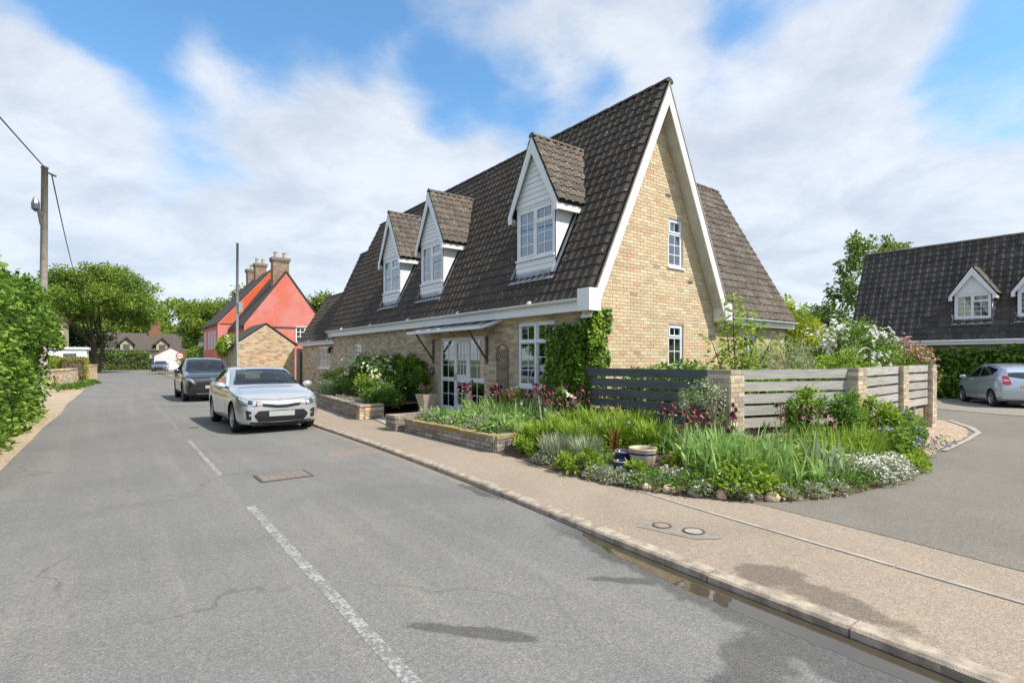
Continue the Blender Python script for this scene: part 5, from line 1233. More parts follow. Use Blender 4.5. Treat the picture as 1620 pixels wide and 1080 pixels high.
def iris_flower(m0, m1):
    q = MB(); Z = Vector((0, 0, 1))
    for k in range(3):
        a = k * 2.094; d = Vector((math.cos(a), math.sin(a), 0)); s_ = Vector((-math.sin(a), math.cos(a), 0))
        petal_grid(q, Vector((0, 0, 0)), (Z * .95 + d * .35).normalized(), s_, -d, .075, .062, .25, 0)
        a += 1.047; d = Vector((math.cos(a), math.sin(a), 0)); s_ = Vector((-math.sin(a), math.cos(a), 0))
        petal_grid(q, Vector((0, 0, 0)), (d * .75 - Z * .45).normalized(), s_, Z, .08, .058, .35, 1)
    return q.mesh('flower', [m0, m1], smooth=True)
IF = [iris_flower('petal_maroon', 'petal_maroon'), iris_flower('petal_rust', 'petal_maroon'), iris_flower('petal_maroon', 'petal_rust')]
stem_me = (lambda q: (q.tube([(0, 0, 0), (.02, .01, .5), (.0, .02, 1)], [.007, .006, .005], 5), q.mesh('stem', ['stem']))[1])(MB())
bud_me = (lambda q: (q.lathe([(.001, 0), (.010, .015), (.013, .03), (.006, .055), (.001, .062)], (0, 0, 0), 8), q.mesh('bud', ['petal_rust']))[1])(MB())
def iris(label, x, y, z, h, nb, nf, mat='leaf_iris', fh=1.25, group='iris clumps in the flower beds', rad=.12, wide=1.0, fsc=1.0):
    t_ = thing('iris_plant', label, 'iris', (x, y, z), group)
    for i in range(int(nb * 1.4)):
        me = random.choice(BL[mat]); hh = h * 1.22 * random.uniform(.6, 1.12); a = random.uniform(0, 6.28)
        Mx = Matrix.Translation((x + random.uniform(-rad, rad), y + random.uniform(-rad, rad), z - .02)) @ Matrix.Rotation(a, 4, 'Z') @ Matrix.Rotation(random.gauss(.12, .16), 4, 'Y') @ Matrix.Diagonal((hh, hh * 1.0 * wide, hh, 1))
        piece('leaf', me, t_, Mx)
    for i in range(nf):
        hh = h * fh * random.uniform(.85, 1.15); bx, by = x + random.uniform(-rad, rad), y + random.uniform(-rad, rad)
        Mx = Matrix.Translation((bx, by, z)) @ Matrix.Rotation(random.uniform(0, 6), 4, 'Z') @ Matrix.Rotation(random.gauss(0, .08), 4, 'Y') @ Matrix.Diagonal((1, 1, hh, 1))
        st_ = piece('stem', stem_me, t_, Mx)
        tip = Mx @ Vector((0, .02, 1))
        for k in range(random.choice((1, 2, 2))):
            p = tip if k == 0 else Mx @ Vector((.02, .01, random.uniform(.72, .85))) + Vector((random.uniform(-.05, .05), random.uniform(-.05, .05), .02))
            Fm = Matrix.Translation(p) @ Matrix.Rotation(random.uniform(0, 6), 4, 'Z') @ Matrix.Rotation(random.gauss(0, .2), 4, 'X') @ Matrix.Scale(random.uniform(.8, 1.15) * fsc, 4)
            piece('flower', random.choice(IF), t_, Fm)
        if random.random() < .5: piece('bud', bud_me, t_, Matrix.Translation(Mx @ Vector((.03, 0, random.uniform(.6, .8)))))
    return t_
def grass_clump(name, label, x, y, z, r, h, n, mat, wd=.012, group=None, flowers=(), lean=.55, cat='plant'):
    t_ = thing(name, label, cat, (x, y, z), group); q = MB()
    for i in range(n):
        a = random.uniform(0, 6.283); rr = r * math.sqrt(random.random()); bx, by = x + rr * .6 * math.cos(a), y + rr * .6 * math.sin(a); hh = h * random.uniform(.55, 1.15)
        a2 = a + random.gauss(0, .7); d = Vector((math.cos(a2), math.sin(a2), 0)); s_ = Vector((-d.y, d.x, 0)); ln = lean * random.uniform(.2, 1.2) * hh; vs = []
        for k in range(5):
            t2 = k / 4; c = Vector((bx, by, z)) + d * ln * t2 ** 1.8 + Vector((0, 0, hh * (t2 - .28 * lean * t2 ** 3))); w2 = wd * (1 - t2 ** 2.5) + .0008
            vs += [c - s_ * w2, c + s_ * w2]
        q.add(vs, [(2 * k, 2 * k + 1, 2 * k + 3, 2 * k + 2) for k in range(4)])
    tag(q.build('foliage', mat, t_), kind='stuff')
    for fm, fn, fs, z0, z1 in flowers:
        P = np.stack([x + rng.uniform(-r, r, fn), y + rng.uniform(-r, r, fn), z + rng.uniform(z0, z1, fn)], 1); petals('flowers', fm, t_, P, np.tile([-.4, -.5, .6], (fn, 1)) + rng.normal(size=(fn, 3)) * .3, fs)
    return t_
def mat_plant(name, label, pts, z, r, h, n, L, mat, flowers=(), group=None, cat='plant', wfac=.5):
    """low carpet plant"""
    cx = sum(p[0] for p in pts) / len(pts); cy = sum(p[1] for p in pts) / len(pts); t_ = thing(name, label, cat, (cx, cy, z), group)
    k = rng.integers(0, len(pts), n); a = rng.uniform(0, 6.283, n); rr = r * np.sqrt(rng.uniform(0, 1, n)); pp = np.array(pts)
    X = pp[k, 0] + rr * np.cos(a); Y = pp[k, 1] + rr * np.sin(a); hz = h * np.clip(1.15 - (rr / r) ** 2, .15, 1) * rng.uniform(.35, 1, n)
    P = np.stack([X, Y, z + hz], 1); D = np.stack([np.cos(a), np.sin(a), np.full(n, .7)], 1) + rng.normal(size=(n, 3)) * .6
    leaf_obj('foliage', mat, t_, P, D, L * rng.uniform(.6, 1.2, n), L * wfac)
    for fm, fn, fs in flowers:
        i = rng.integers(0, n, fn); petals('flowers', fm, t_, P[i] * [1, 1, 0] + np.stack([0 * hz[i], 0 * hz[i], z + hz[i] * .5 + h * .65 * np.clip(1.15 - (rr[i] / r) ** 2, .2, 1) + .01], 1), np.tile([-.2, -.3, 1.0], (fn, 1)) + rng.normal(size=(fn, 3)) * .3, fs)
    return t_

# ================================================================ PLANTS OF THE FRONT GARDEN
ivy = thing('wall_ivy', 'glossy green ivy climbing the corner of the brick house beside the dark fence', 'ivy', (7.5, 7.6, .2))
ivy_patch(ivy, (7.56, 7.50, .25), (0, 1, 0), (-1, 0, 0), 1.15, 2.05, 3600, .085, 'leaf_ivy', .26, .22, 1)
ivy_patch(ivy, (7.50, 7.50, .9), (1, 0, 0), (0, -1, 0), .55, 1.75, 1500, .085, 'leaf_ivy', .18, .2, 2)
ivy_patch(ivy, (7.5, 7.42, 1.9), (1, 0, 0), (0, -1, 0), .28, .75, 420, .085, 'leaf_lime', .2, .15, 3)
P, o = puff((7.62, 7.62, 1.35), (.26, .34, 1.15), 2600, 40, .85, .25); leaf_obj('foliage', 'leaf_ivy', ivy, P, leaf_dirs(o, -.4, .6), .085 * rng.uniform(.6, 1.2, len(P)), .072)
stems(ivy, (7.55, 7.9, .2), [(7.56, 7.6, 2.3), (7.56, 8.3, 2.1), (7.7, 7.5, 2.2), (7.56, 8.0, 1.9)], .018)
ball = shrub('clipped_ivy', 'dense rounded dark green ivy beside the front door', 'ivy', (7.2, 14.95, .95), (.50, 1.15, .84), 9000, .085, 'leaf_ivy', K=60, spread=.25, shell=.85, base=(7.4, 15.0, .12))
shrub('climbing_hydrangea', 'broad green wall shrub with cream flower clusters, left of the dark ivy', 'shrub', (6.75, 16.7, .88), (.80, 2.0, .86), 10500, .10, 'leaf_mid', [('petal_cream', 330, .085, .1)], K=60, spread=.26, shell=.85, base=(7.2, 17.1, .15))
shrub('leafy_shrub', 'bright green low shrub spilling over the end of the far planter', 'shrub', (6.0, 13.95, .52), (.55, .8, .44), 3400, .065, 'leaf_mid', [('petal_cream', 20, .05, .2)], K=24, base=(5.95, 13.9, .15), mats2='leaf_mid')
shrub('leafy_shrub', 'mid green shrub in the far planter between hydrangea and planter wall', 'shrub', (6.3, 15.6, .75), (.5, 1.1, .5), 2800, .075, 'leaf_mid', (), K=20, base=(6.3, 15.6, .35), mats2='leaf_lime')
grass_clump('strappy_plant', 'tall blue-green strappy plants behind the silver hatchback in far planter', 6.0, 18.3, .36, .65, .62, 260, 'leaf_blue', .014, flowers=[('petal_maroon', 14, .06, .55, .75)])
shrub('leafy_shrub', 'feathery yellow-green shrub near the far end of the house front', 'shrub', (6.7, 20.0, .85), (.5, .9, .55), 2400, .07, 'leaf_lime', (), K=18, base=(6.7, 20, .3))
shrub('leafy_shrub', 'dark plum and green shrub above the far planter wall', 'shrub', (6.3, 17.0, .60), (.35, .6, .32), 1200, .05, 'leaf_russet', (), K=12, base=(6.2, 17, .36), mats2='leaf_mid')
mat_plant('rockery_plant', 'low pinkish and green rockery plants along the far planter wall', [(5.45, 14.2), (5.5, 14.9), (5.6, 15.6), (5.65, 16.3)], .38, .35, .14, 1500, .035, 'leaf_silver', [('petal_pink', 60, .022)])
shrub('geranium', 'small geranium with magenta flower in the ribbed pale pot', 'plant', (6.15, 11.62, .85), (.19, .19, .11), 320, .05, 'leaf_mid', [('petal_magenta', 10, .035, .5)], K=10, base=(6.15, 11.62, .74))
shrub('lavender_bush', 'small grey-green bush at the foot of the pale pot', 'plant', (6.55, 12.25, .28), (.22, .3, .22), 700, .05, 'leaf_silver', K=12, base=(6.5, 12.2, .1))
# iris bed behind the mossy wall
mat_plant('bed_cover', 'mixed green and silver leaves filling the bed behind the mossy wall', [(5.5, 7.6), (5.5, 8.3), (5.5, 9.0), (5.5, 9.7), (6.1, 7.8), (6.1, 8.6), (6.1, 9.4), (6.6, 8.2), (6.6, 9.0), (6.9, 7.6)], .28, .42, .30, 5200, .09, 'leaf_iris', [('petal_white', 10, .03)], wfac=.4)
mat_plant('bed_edging', 'silvery edging plants directly behind the mossy coping', [(5.3, 7.5), (5.25, 8.1), (5.25, 8.8), (5.25, 9.5), (5.25, 10.0)], .30, .22, .22, 1500, .07, 'leaf_silver', wfac=.3)
for i, (x, y, h, nb, nf) in enumerate([(6.35, 10.1, .42, 10, 3), (6.0, 9.5, .46, 12, 4), (6.6, 9.3, .46, 10, 4), (6.3, 8.8, .46, 12, 5), (6.9, 8.5, .46, 10, 4), (6.15, 8.2, .42, 12, 4), (6.7, 7.9, .46, 12, 5), (7.15, 7.8, .46, 10, 4), (6.5, 7.4, .42, 10, 4), (7.1, 7.2, .42, 8, 4)]):
    iris('maroon flowering iris in the bed between mossy wall and house', x, y, .29, h * 1.1, nb, nf + 2, 'leaf_iris' if i % 2 else 'leaf_blue', 1.42, 'maroon irises behind the mossy wall', fsc=1.0)
shrub('rose_bush', 'yellow-green bush with a few white roses among the maroon irises', 'shrub', (6.75, 9.0, .66), (.36, .60, .34), 1500, .06, 'leaf_lime', [('petal_white', 7, .07, .35)], K=18, base=(6.75, 9.0, .3))
shrub('peony_bush', 'peony bush with large pale pink bloom in front of the corner ivy', 'shrub', (7.1, 7.75, .68), (.30, .35, .34), 900, .07, 'leaf_mid', [('petal_pink', 5, .09, .5), ('petal_white', 3, .08, .6)], K=14, base=(7.1, 7.7, .3))
for (x, y, lab) in ((5.35, 10.0, 'silvery upright plant at the left end of the mossy wall bed'), (5.55, 9.0, 'silvery upright plant mid-way along the mossy wall'), (5.5, 8.2, 'silvery upright plant nearer the corner of the mossy wall')):
    grass_clump('silver_plant', lab, x, y, .29, .30, .34, 120, 'leaf_silver', .010, 'silvery plants behind the mossy wall', lean=.3)
for (x, y, lab) in ((5.5, 9.55, 'broad-leaved green plant behind left part of the mossy wall'), (5.4, 8.6, 'broad-leaved green plant behind middle of the mossy wall'), (5.4, 7.5, 'broad-leaved green plant at the corner of the mossy wall')):
    shrub('broadleaf_plant', lab, 'plant', (x, y, .38), (.30, .38, .16), 260, .15, 'leaf_iris', K=14, base=(x, y, .29), wfac=.38, up=.3, stem=False, group='broad-leaved plants behind the mossy wall')
# fresh green drifts between wall and pots
for i, (x, y, h, lab) in enumerate([(5.55, 6.55, .36, 'lime green clump beside the corner of the mossy wall'), (6.15, 6.60, .46, 'lime green clump behind the wall corner, in second row'), (6.75, 6.5, .50, 'lime green clump in front of the left part of the dark fence'),
      (5.75, 5.95, .40, 'lime green clump left of the red cordyline, front row'), (6.4, 5.8, .46, 'lime green clump just behind the red cordyline'), (7.05, 5.9, .52, 'lime green clump against the middle of the dark fence'), (6.6, 5.1, .42, 'lime green clump right of the red cordyline below the dark fence')]):
    grass_clump('lime_clump', lab, x, y, .22, .42, h * 1.22, 330, 'leaf_lime', .013, 'lime green clumps before the dark fence', [('petal_purple', 3, .04, .3, .45)] if i in (3, 4) else ())
    mat_plant('underplanting', 'low leafy growth under the ' + ' '.join(lab.split()[3:]), [(x, y)], .2, .45, .34, 800, .085, 'leaf_lime', group='low leafy growth between clumps')
for (x, y, lab) in ((5.12, 5.75, 'silvery catmint clump at the bed edge below the lime clumps'), (5.32, 5.30, 'silvery catmint clump left of the blue pots')):
    grass_clump('catmint', lab, x, y, .13, .30, .42, 260, 'leaf_silver', .009, 'silvery catmint clumps', lean=.4)
    mat_plant('grey_groundcover', ['grey leafy cover around the catmint nearest the mossy wall', 'grey leafy cover around the catmint nearest the pots'][y < 5.5], [(x, y)], .12, .33, .2, 700, .045, 'leaf_silver', group='grey leafy growth at bed edge')
shrub('green_mound', 'fresh green mound at the bed edge left of the blue pots', 'plant', (5.00, 5.08, .22), (.26, .32, .19), 700, .085, 'leaf_lime', K=16, base=(5.0, 5.08, .09), wfac=.35, up=.4, stem=False)
shrub('green_mound', 'small green plant at the foot of the mossy wall corner', 'plant', (5.13, 6.45, .20), (.2, .22, .15), 360, .07, 'leaf_lime', K=10, base=(5.13, 6.45, .09), wfac=.4, up=.4, stem=False)
mat_plant('carpet_plant', 'grey-green carpet plant spilling over the edge in front of the pots', [(4.97, 4.72), (4.99, 4.45), (5.05, 4.2)], .09, .22, .16, 1800, .045, 'leaf_silver', [('petal_white', 10, .015)])
shrub('green_mound', 'small bright green tuft directly below the large cream pot', 'plant', (5.17, 4.28, .2), (.16, .16, .13), 260, .08, 'leaf_lime', K=10, base=(5.17, 4.28, .1), wfac=.35, up=.4, stem=False)
mat_plant('alyssum', 'silvery plant with tiny white flowers right of the cream pot', [(5.42, 4.0), (5.3, 3.95), (5.5, 3.85)], .11, .17, .17, 700, .04, 'leaf_silver', [('petal_white', 90, .014)])
t_ = thing('red_cordyline', 'spiky dark red cordyline growing behind the pots', 'cordyline', (5.95, 5.35, .2))
for i in range(22):
    me = random.choice(BL['leaf_red']); hh = .52 * random.uniform(.6, 1.05)
    piece('leaf', me, t_, Matrix.Translation((5.95, 5.35, .2)) @ Matrix.Rotation(random.uniform(0, 6.28), 4, 'Z') @ Matrix.Rotation(abs(random.gauss(.12, .22)), 4, 'Y') @ Matrix.Diagonal((hh, hh * .55, hh, 1)))
# iris mass right of the pots
for i, (x, y, h, nb, nf) in enumerate([(5.95, 4.05, .50, 12, 0), (5.72, 3.75, .46, 12, 0), (6.15, 3.75, .52, 12, 0), (5.62, 3.45, .42, 10, 0), (5.98, 3.4, .48, 12, 0), (6.4, 3.9, .52, 12, 0), (5.85, 3.15, .42, 10, 0), (6.25, 4.35, .54, 12, 0), (6.75, 3.75, .5, 10, 0)]):
    iris('leafy iris clump without flowers right of the cream pot', x, y, .17, h, nb, nf, 'leaf_iris', 1.3, 'leafy irises right of the pots', .14, 1.25)
for (x, y) in ((6.45, 4.75), (6.75, 4.55), (7.05, 4.25), (6.55, 4.35), (6.15, 4.15), (6.35, 3.75)):
    iris('maroon flowering iris in front of the corner brick pillar', x, y, .22, .48, 9, 3, 'leaf_iris', 1.3, 'maroon irises before the corner pillar', fsc=1.0)
for (x, y, h) in ((6.25, 2.95, .38), (6.55, 2.80, .42), (6.55, 3.15, .46), (6.95, 2.95, .48), (6.9, 3.3, .5), (7.3, 2.85, .46), (7.25, 3.2, .48), (7.0, 2.68, .38)):
    iris('broad blue-green iris clump at the front curve of the bed', x, y, .15, h, 11, 0, 'leaf_blue' if x > 6.6 else 'leaf_iris', 1.3, 'blue-green irises at the bed front', .13, 1.35)
for (x, y) in ((7.75, 3.75), (8.15, 3.6), (7.95, 3.35)):
    iris('maroon flowering iris in front of the long pale fence panel', x, y, .22, .48, 8, 3, 'leaf_iris', 1.3, 'maroon irises before the pale fence', fsc=1.0)
mat_plant('ground_cover', 'low mixed green growth among the irises right of the pots', [(5.9, 3.6), (6.3, 3.4), (6.1, 4.1), (5.7, 3.2), (6.7, 3.3), (6.5, 4.0), (6.9, 3.7), (7.2, 4.0), (6.8, 4.4), (7.2, 3.4)], .14, .40, .32, 4600, .09, 'leaf_lime', [('petal_white', 24, .02)])
mat_plant('ground_cover', 'low silvery growth along the stones at the bed edge', [(5.28, 3.45), (5.5, 3.15), (5.85, 2.82), (6.2, 2.66), (6.5, 2.56)], .10, .16, .13, 1500, .05, 'leaf_silver', [('petal_white', 60, .015)])
mat_plant('ground_cover', 'low bright green growth beneath the long pale fence panel', [(7.6, 3.6), (8.0, 3.2), (8.5, 3.0), (8.4, 3.5), (9.0, 3.1), (9.3, 3.4), (7.6, 3.1), (7.4, 3.6)], .16, .42, .36, 4400, .075, 'leaf_lime', [('petal_white', 20, .02)])
shrub('cotoneaster', 'pale grey-green arching shrub leaning on the corner brick pillar', 'shrub', (7.2, 4.72, .80), (.36, .42, .52), 2600, .035, 'leaf_silver', [('petal_cream', 60, .02, .2)], K=26, spread=.24, base=(7.25, 4.65, .22), mats2='leaf_mid')
shrub('leafy_shrub', 'green leafy shrub against the left half of the long pale fence panel', 'shrub', (8.45, 3.72, .70), (.40, .28, .50), 1500, .06, 'leaf_mid', K=16, base=(8.45, 3.72, .2), mats2='leaf_lime')
shrub('leafy_shrub', 'dark green shrub against the right half of the long pale fence panel', 'shrub', (9.25, 3.45, .66), (.42, .28, .45), 1500, .06, 'leaf_mid', K=16, base=(9.25, 3.45, .2))
shrub('leafy_shrub', 'bright green leafy shrub in front of the second brick pillar', 'shrub', (9.9, 3.28, .62), (.46, .30, .46), 1700, .08, 'leaf_lime', K=18, base=(9.9, 3.28, .2), wfac=.4)
for (x, y, r, lab) in ((9.05, 2.82, .40, 'green cranesbill with scattered violet flowers before the second pillar'), (10.05, 2.98, .46, 'violet flowering cranesbill left of the gravel'), (11.0, 3.25, .42, 'violet flowering cranesbill before the third fence panel'), (12.0, 3.45, .38, 'violet cranesbill farthest along the bed by the gravel')):
    shrub('cranesbill', lab, 'plant', (x, y, .33), (r, r * .7, .30), 1300, .06, 'leaf_mid', [('petal_purple', 16, .036, .2), ('petal_pink', 3, .04, .3)], K=22, base=(x, y, .1), group='violet cranesbills', stem=False, mats2='leaf_lime')
mat_plant('snow_in_summer', 'carpet of white flowers over silver leaves at the bed front', [(7.45, 2.56), (7.8, 2.52), (8.15, 2.55), (7.7, 2.78), (8.1, 2.82)], .10, .32, .24, 4600, .045, 'leaf_silver', [('petal_white', 1100, .019)])
mat_plant('ground_cover', 'soft green trailing growth at the right tip of the bed', [(8.7, 2.5), (9.1, 2.62), (9.6, 2.75), (8.6, 2.7)], .09, .24, .2, 1500, .07, 'leaf_lime')
mat_plant('violet_plant', 'small violet flowers trailing over the gravel edging', [(10.2, 2.66), (11.2, 2.78), (11.8, 2.84)], .10, .16, .16, 260, .04, 'leaf_mid', [('petal_purple', 22, .035)])

mat_plant('ground_cover', 'mixed low leaves along the front curve of the bed', [(5.1, 4.0), (5.3, 3.6), (5.6, 3.25), (6.0, 2.95), (6.4, 2.8), (6.8, 2.62), (7.2, 2.6), (5.3, 4.4), (5.25, 5.6), (5.5, 5.0), (5.3, 6.2), (5.7, 5.4)], .11, .26, .17, 3600, .07, 'leaf_mid', wfac=.4)
grass_clump('grassy_filler', 'loose upright grassy stems threading through the bed right of the pots', 6.3, 3.6, .16, .95, .62, 420, 'leaf_iris', .010)
grass_clump('grassy_filler', 'loose upright grassy stems below the long pale fence panel', 8.2, 3.2, .16, .9, .60, 360, 'leaf_lime', .010)
grass_clump('grassy_filler', 'loose upright stems among the maroon irises near the house', 6.3, 8.6, .28, 1.1, .60, 420, 'leaf_iris', .010)
# ================================================================ SHRUBS BEHIND THE FENCE
def tree(name, label, x, y, z, h, cr, cz, n, L, mat, tr=.2, K=40, group=None, trunks=1, fork=.25, seed=1, droop=0.0, spread=.24, shell=.78, mat2=None, cat='tree', wfac=.6, lean=(0, 0)):
    """h full height; crown ellipsoid radii (cr, cr, cz) centred at h - cz"""
    t_ = thing(name, label, cat, (x, y, z), group); rs = random.Random(seed); cen = Vector((x + lean[0], y + lean[1], z + h - cz))
    P, o = puff(cen, (cr, cr, cz), n, K, shell, spread)
    leaf_obj('crown', mat, t_, P, leaf_dirs(o, .1 - droop, .75), L * rng.uniform(.6, 1.3, n), L * wfac)
    if mat2:
        P2, o2 = puff(cen, (cr * .95, cr * .95, cz * .95), n // 3, K, shell, spread); leaf_obj('crown', mat2, t_, P2, leaf_dirs(o2, .1, .75), L * rng.uniform(.6, 1.3, len(P2)), L * wfac)
    q = MB()
    for s_ in range(trunks):
        a0 = s_ * 6.283 / trunks + rs.random(); bx, by = (x + math.cos(a0) * tr * .9 * (trunks > 1), y + math.sin(a0) * tr * .9 * (trunks > 1))
        f = Vector((bx + math.cos(a0) * cr * .08 * (trunks > 1), by + math.sin(a0) * cr * .08 * (trunks > 1), z + h * fork)); q.tube([(bx, by, z - .1), Vector((bx, by, z)).lerp(f, .5) + Vector((.03, .02, 0)) * tr, f], [tr * 1.25, tr, tr * .85], 9)
        for k in range(6):
            tip = Vector(P[rs.randrange(len(P))]); mid = f.lerp(tip, .5) + Vector((0, 0, .12 * (tip - f).length)); q.tube([f, mid, tip], [tr * .50, tr * .30, tr * .08], 6)
            for kk in range(3):
                t2 = Vector(P[rs.randrange(len(P))])
                if (t2 - mid).length < cr * .9: q.tube([mid, mid.lerp(t2, .5) + Vector((0, 0, .05 * cr)), t2], [tr * .3, tr * .18, tr * .05], 5)
    q.build('trunk', 'bark', t_, True)
    return t_
def twig_tree(label, x, y, z, specs, mat, L):
    t_ = thing('young_tree', label, 'tree', (x, y, z)); q = MB(); P = []; D = []
    for (dx, dy, hh, n) in specs:
        b = Vector((x, y, z)); t2 = Vector((x + dx, y + dy, z + hh)); m_ = b.lerp(t2, .5) + Vector((-dx * .15, -dy * .15, 0)); pts = [b, m_, t2]; q.tube(pts, [.022, .015, .005], 6)
        for i in range(n):
            f = random.uniform(.35, 1.0); p = (b.lerp(m_, f * 2) if f < .5 else m_.lerp(t2, f * 2 - 1)); a = random.uniform(0, 6.28)
            e = p + Vector((math.cos(a), math.sin(a), .3)) * random.uniform(.03, .22) * (1.3 - f * .6); P.append(e); D.append((math.cos(a), math.sin(a), random.uniform(-.6, .5)))
    q.build('trunk', 'bark', t_, True); leaf_obj('crown', mat, t_, np.array(P), np.array(D), L * rng.uniform(.7, 1.2, len(P)), L * .5)
twig_tree('young tree with separate leafy branches above the pale fence', 9.75, 5.6, .1, [(-.75, .1, 1.95, 130), (-.15, .0, 2.75, 210), (.25, -.1, 2.45, 190), (.65, -.1, 2.2, 170), (.1, .3, 2.3, 150), (1.0, -.2, 1.95, 120)], 'leaf_lime', .13)
shrub('garden_shrub', 'soft grey-green shrub rising behind the long pale fence panel', 'shrub', (12.6, 6.2, 1.35), (1.1, .8, .85), 4200, .06, 'leaf_silver', K=30, base=(12.6, 6.2, .1), mats2='leaf_lime')
tree('small_tree', 'small yellow-leaved tree beside the rear wing of the brick house', 17.4, 8.0, .1, 3.5, 1.0, 1.3, 2600, .13, 'leaf_yellow', .06, 22, seed=3, mat2='leaf_lime')
shrub('rose_shrub', 'large white flowering climbing rose over an arch behind the fence', 'shrub', (15.9, 5.9, 1.60), (1.15, 1.0, 1.05), 6200, .075, 'leaf_mid', [('petal_white', 260, .085, .15)], K=34, base=(15.7, 6.0, .1), mats2='leaf_lime')
shrub('weigela', 'dusty pink flowering shrub behind the free end of the fence', 'shrub', (19.3, 5.75, 1.15), (1.1, .9, 1.02), 4200, .07, 'leaf_mid', [('petal_pink', 620, .055, -.2)], K=30, base=(19.3, 5.75, .1), mats2='leaf_russet')
shrub('garden_shrub', 'yellow-green bush between the white rose and the pale fence', 'shrub', (14.2, 5.3, 1.2), (1.1, .6, .72), 3200, .07, 'leaf_lime', K=26, base=(14.2, 5.3, .1))
arch = thing('rose_arch', 'grey metal garden arch under the white climbing rose', 'arch', (14.9, 5.2, .1))
one('arch_frame', 'pole_grey', arch, lambda s: [s.tube([(14.9 + .75 * math.cos(a) , 5.15 + o_, 1.25 + .65 * math.sin(a)) for a in np.linspace(math.pi, 0, 11)], .02, 6) for o_ in (0, .25)] + [s.tube([(14.9 + sx, 5.15 + o_, .1), (14.9 + sx, 5.15 + o_, 1.25)], .02, 6) for sx in (-.75, .75) for o_ in (0, .25)])

hl = [('dense green shrubs filling the corner between dark fence and gable wall', (8.25, 6.0, .78), (.6, 1.35, .72)), ('green shrub behind the gap-toothed middle of the long pale fence panel', (9.3, 4.75, .72), (1.0, .5, .6)),
      ('leafy shrub behind the left part of the third fence panel', (11.3, 4.75, .75), (1.0, .5, .65)), ('leafy shrub behind the short end fence panel', (13.6, 4.9, .75), (1.6, .5, .65))]
for lab, cen, rad in hl: shrub('garden_shrub', lab, 'shrub', cen, rad, 3800, .10, 'leaf_mid', K=36, base=(cen[0], cen[1], .1), mats2='leaf_lime')
def order_labels(group, text, words):
    th_, ns = math.sin(TH), math.cos(TH); L_ = [o for o in C.objects if o.get('group') == group and o.get('label')]
    L_.sort(key=lambda o: (ns * o.location.x - th_ * o.location.y) / (th_ * o.location.x + ns * o.location.y))
    for i, o in enumerate(L_): o['label'] = text % words[i]
ORD = ['leftmost', 'second from left', 'third from left', 'fourth from left', 'fifth from left', 'sixth from left', 'seventh from left', 'eighth from left', 'ninth from left', 'tenth from left', 'eleventh from left', 'twelfth from left', 'thirteenth from left', 'fourteenth from left', 'fifteenth from left', 'sixteenth from left', 'seventeenth from left', 'eighteenth from left']
order_labels('maroon irises behind the mossy wall', 'maroon flowering iris between mossy wall and house, %s', ORD)
order_labels('leafy irises right of the pots', 'flowerless leafy iris clump right of the cream pot, %s', ORD)
order_labels('maroon irises before the corner pillar', 'maroon flowering iris before the corner brick pillar, %s', ORD)
order_labels('blue-green irises at the bed front', 'broad-leaved iris clump at the front curve of the bed, %s', ORD)
order_labels('maroon irises before the pale fence', 'maroon flowering iris before the long pale fence panel, %s', ORD)

# ================================================================ NEIGHBOUR HOUSE
NH = thing('house', 'neighbouring house with dark tiled roof, two white dormers and ivy-clad wall', 'house', (30.3, 5, .05))
nX, nE, nR, nzE, nzR = 30.35, 30.15, 32.4, 2.52, 7.25
q = MB(); q.add([(nX, 11.0, -.3), (nX, -9, -.3), (nX, -9, 2.5), (nX, 11, 2.5)], [(0, 1, 2, 3)]); q.add([(nX, 11.0, -.3), (34.4, 11.0, -.3), (34.4, 11.0, 2.5), (nR, 11, 7.0), (nX, 11, 2.5)], [(0, 1, 2, 3, 4)]); nwall = q.build('wall', 'mortar', NH)
lay_bricks(nwall, (nX, 0, 0), (0, 1, 0), (-1, 0, 0), lambda a, b: [(3.0, 11.0)], 2.1, 2.5, [(.30, .16, .10), (.34, .19, .12), (.27, .14, .09)], None, limit=0)
q = MB(); q.prism([(nE, -9, nzE - .06), (nR, -9, nzR - .06), (2 * nR - nE, -9, nzE - .06), (2 * nR - nE, -9, nzE - .16), (nR, -9, nzR - .25), (nE + .05, -9, nzE - .16)], (0, 20.2, 0)); nroof = q.build('roof', 'slate', NH)
SLN = Vector((nR - nE, 0, nzR - nzE)); nx_ = lambda z: nE + (z - nzE) * SLN.x / SLN.z
ND = [6.38, 4.28, -.5]
def in_n(u, v):
    Y = -9 + u; Z = nzE + v * SLN.normalized().z
    for c in ND:
        if 3.3 < Z < 4.6 and abs(Y - c) < .58: return False
        if 4.6 <= Z < 5.5 and abs(Y - c) < .6 * (5.6 - Z): return False
    return True
lay_tiles(nroof, (nE - .03, -9, nzE - .02), (0, 1, 0), SLN, 20.2, SLN.length, in_n, [(.048, .042, .040), (.060, .052, .048), (.040, .036, .035), (.075, .062, .055)], limit=300, tw=.30, gl=.31, amp=.05, lift=.03)
one('ridge_tiles', 'tile', NH, lambda s: [s.add([(nR - math.cos(math.pi * i / 6) * .13, y, nzR - .06 + math.sin(math.pi * i / 6) * .11) for y in (y0, y0 + .46) for i in range(7)], [(i, i + 1, 8 + i, 7 + i) for i in range(6)], 0, random.choice(TILE_P)) for y0 in np.arange(-9, 11, .45)])
for c in ND: dormer(NH, c, 30.55, 3.30, 3.48, 4.52, 4.72, 5.75, .66, .16, nx_, TILE_P, 'tile_pale', lim=30, tw=.22)
box_obj('fascia', 'upvc', NH, (nE - .01, -9, nzE - .24), (nE + .02, 11.2, nzE - .09))
one('gutter', 'upvc', NH, lambda s: s.tube([(nE - .06, -9, nzE - .07), (nE - .06, 11.2, nzE - .07)], .055, 8))
ni = thing('wall_ivy', 'deep green creeper covering the neighbouring house wall under the gutter', 'ivy', (30.2, 5, .1))
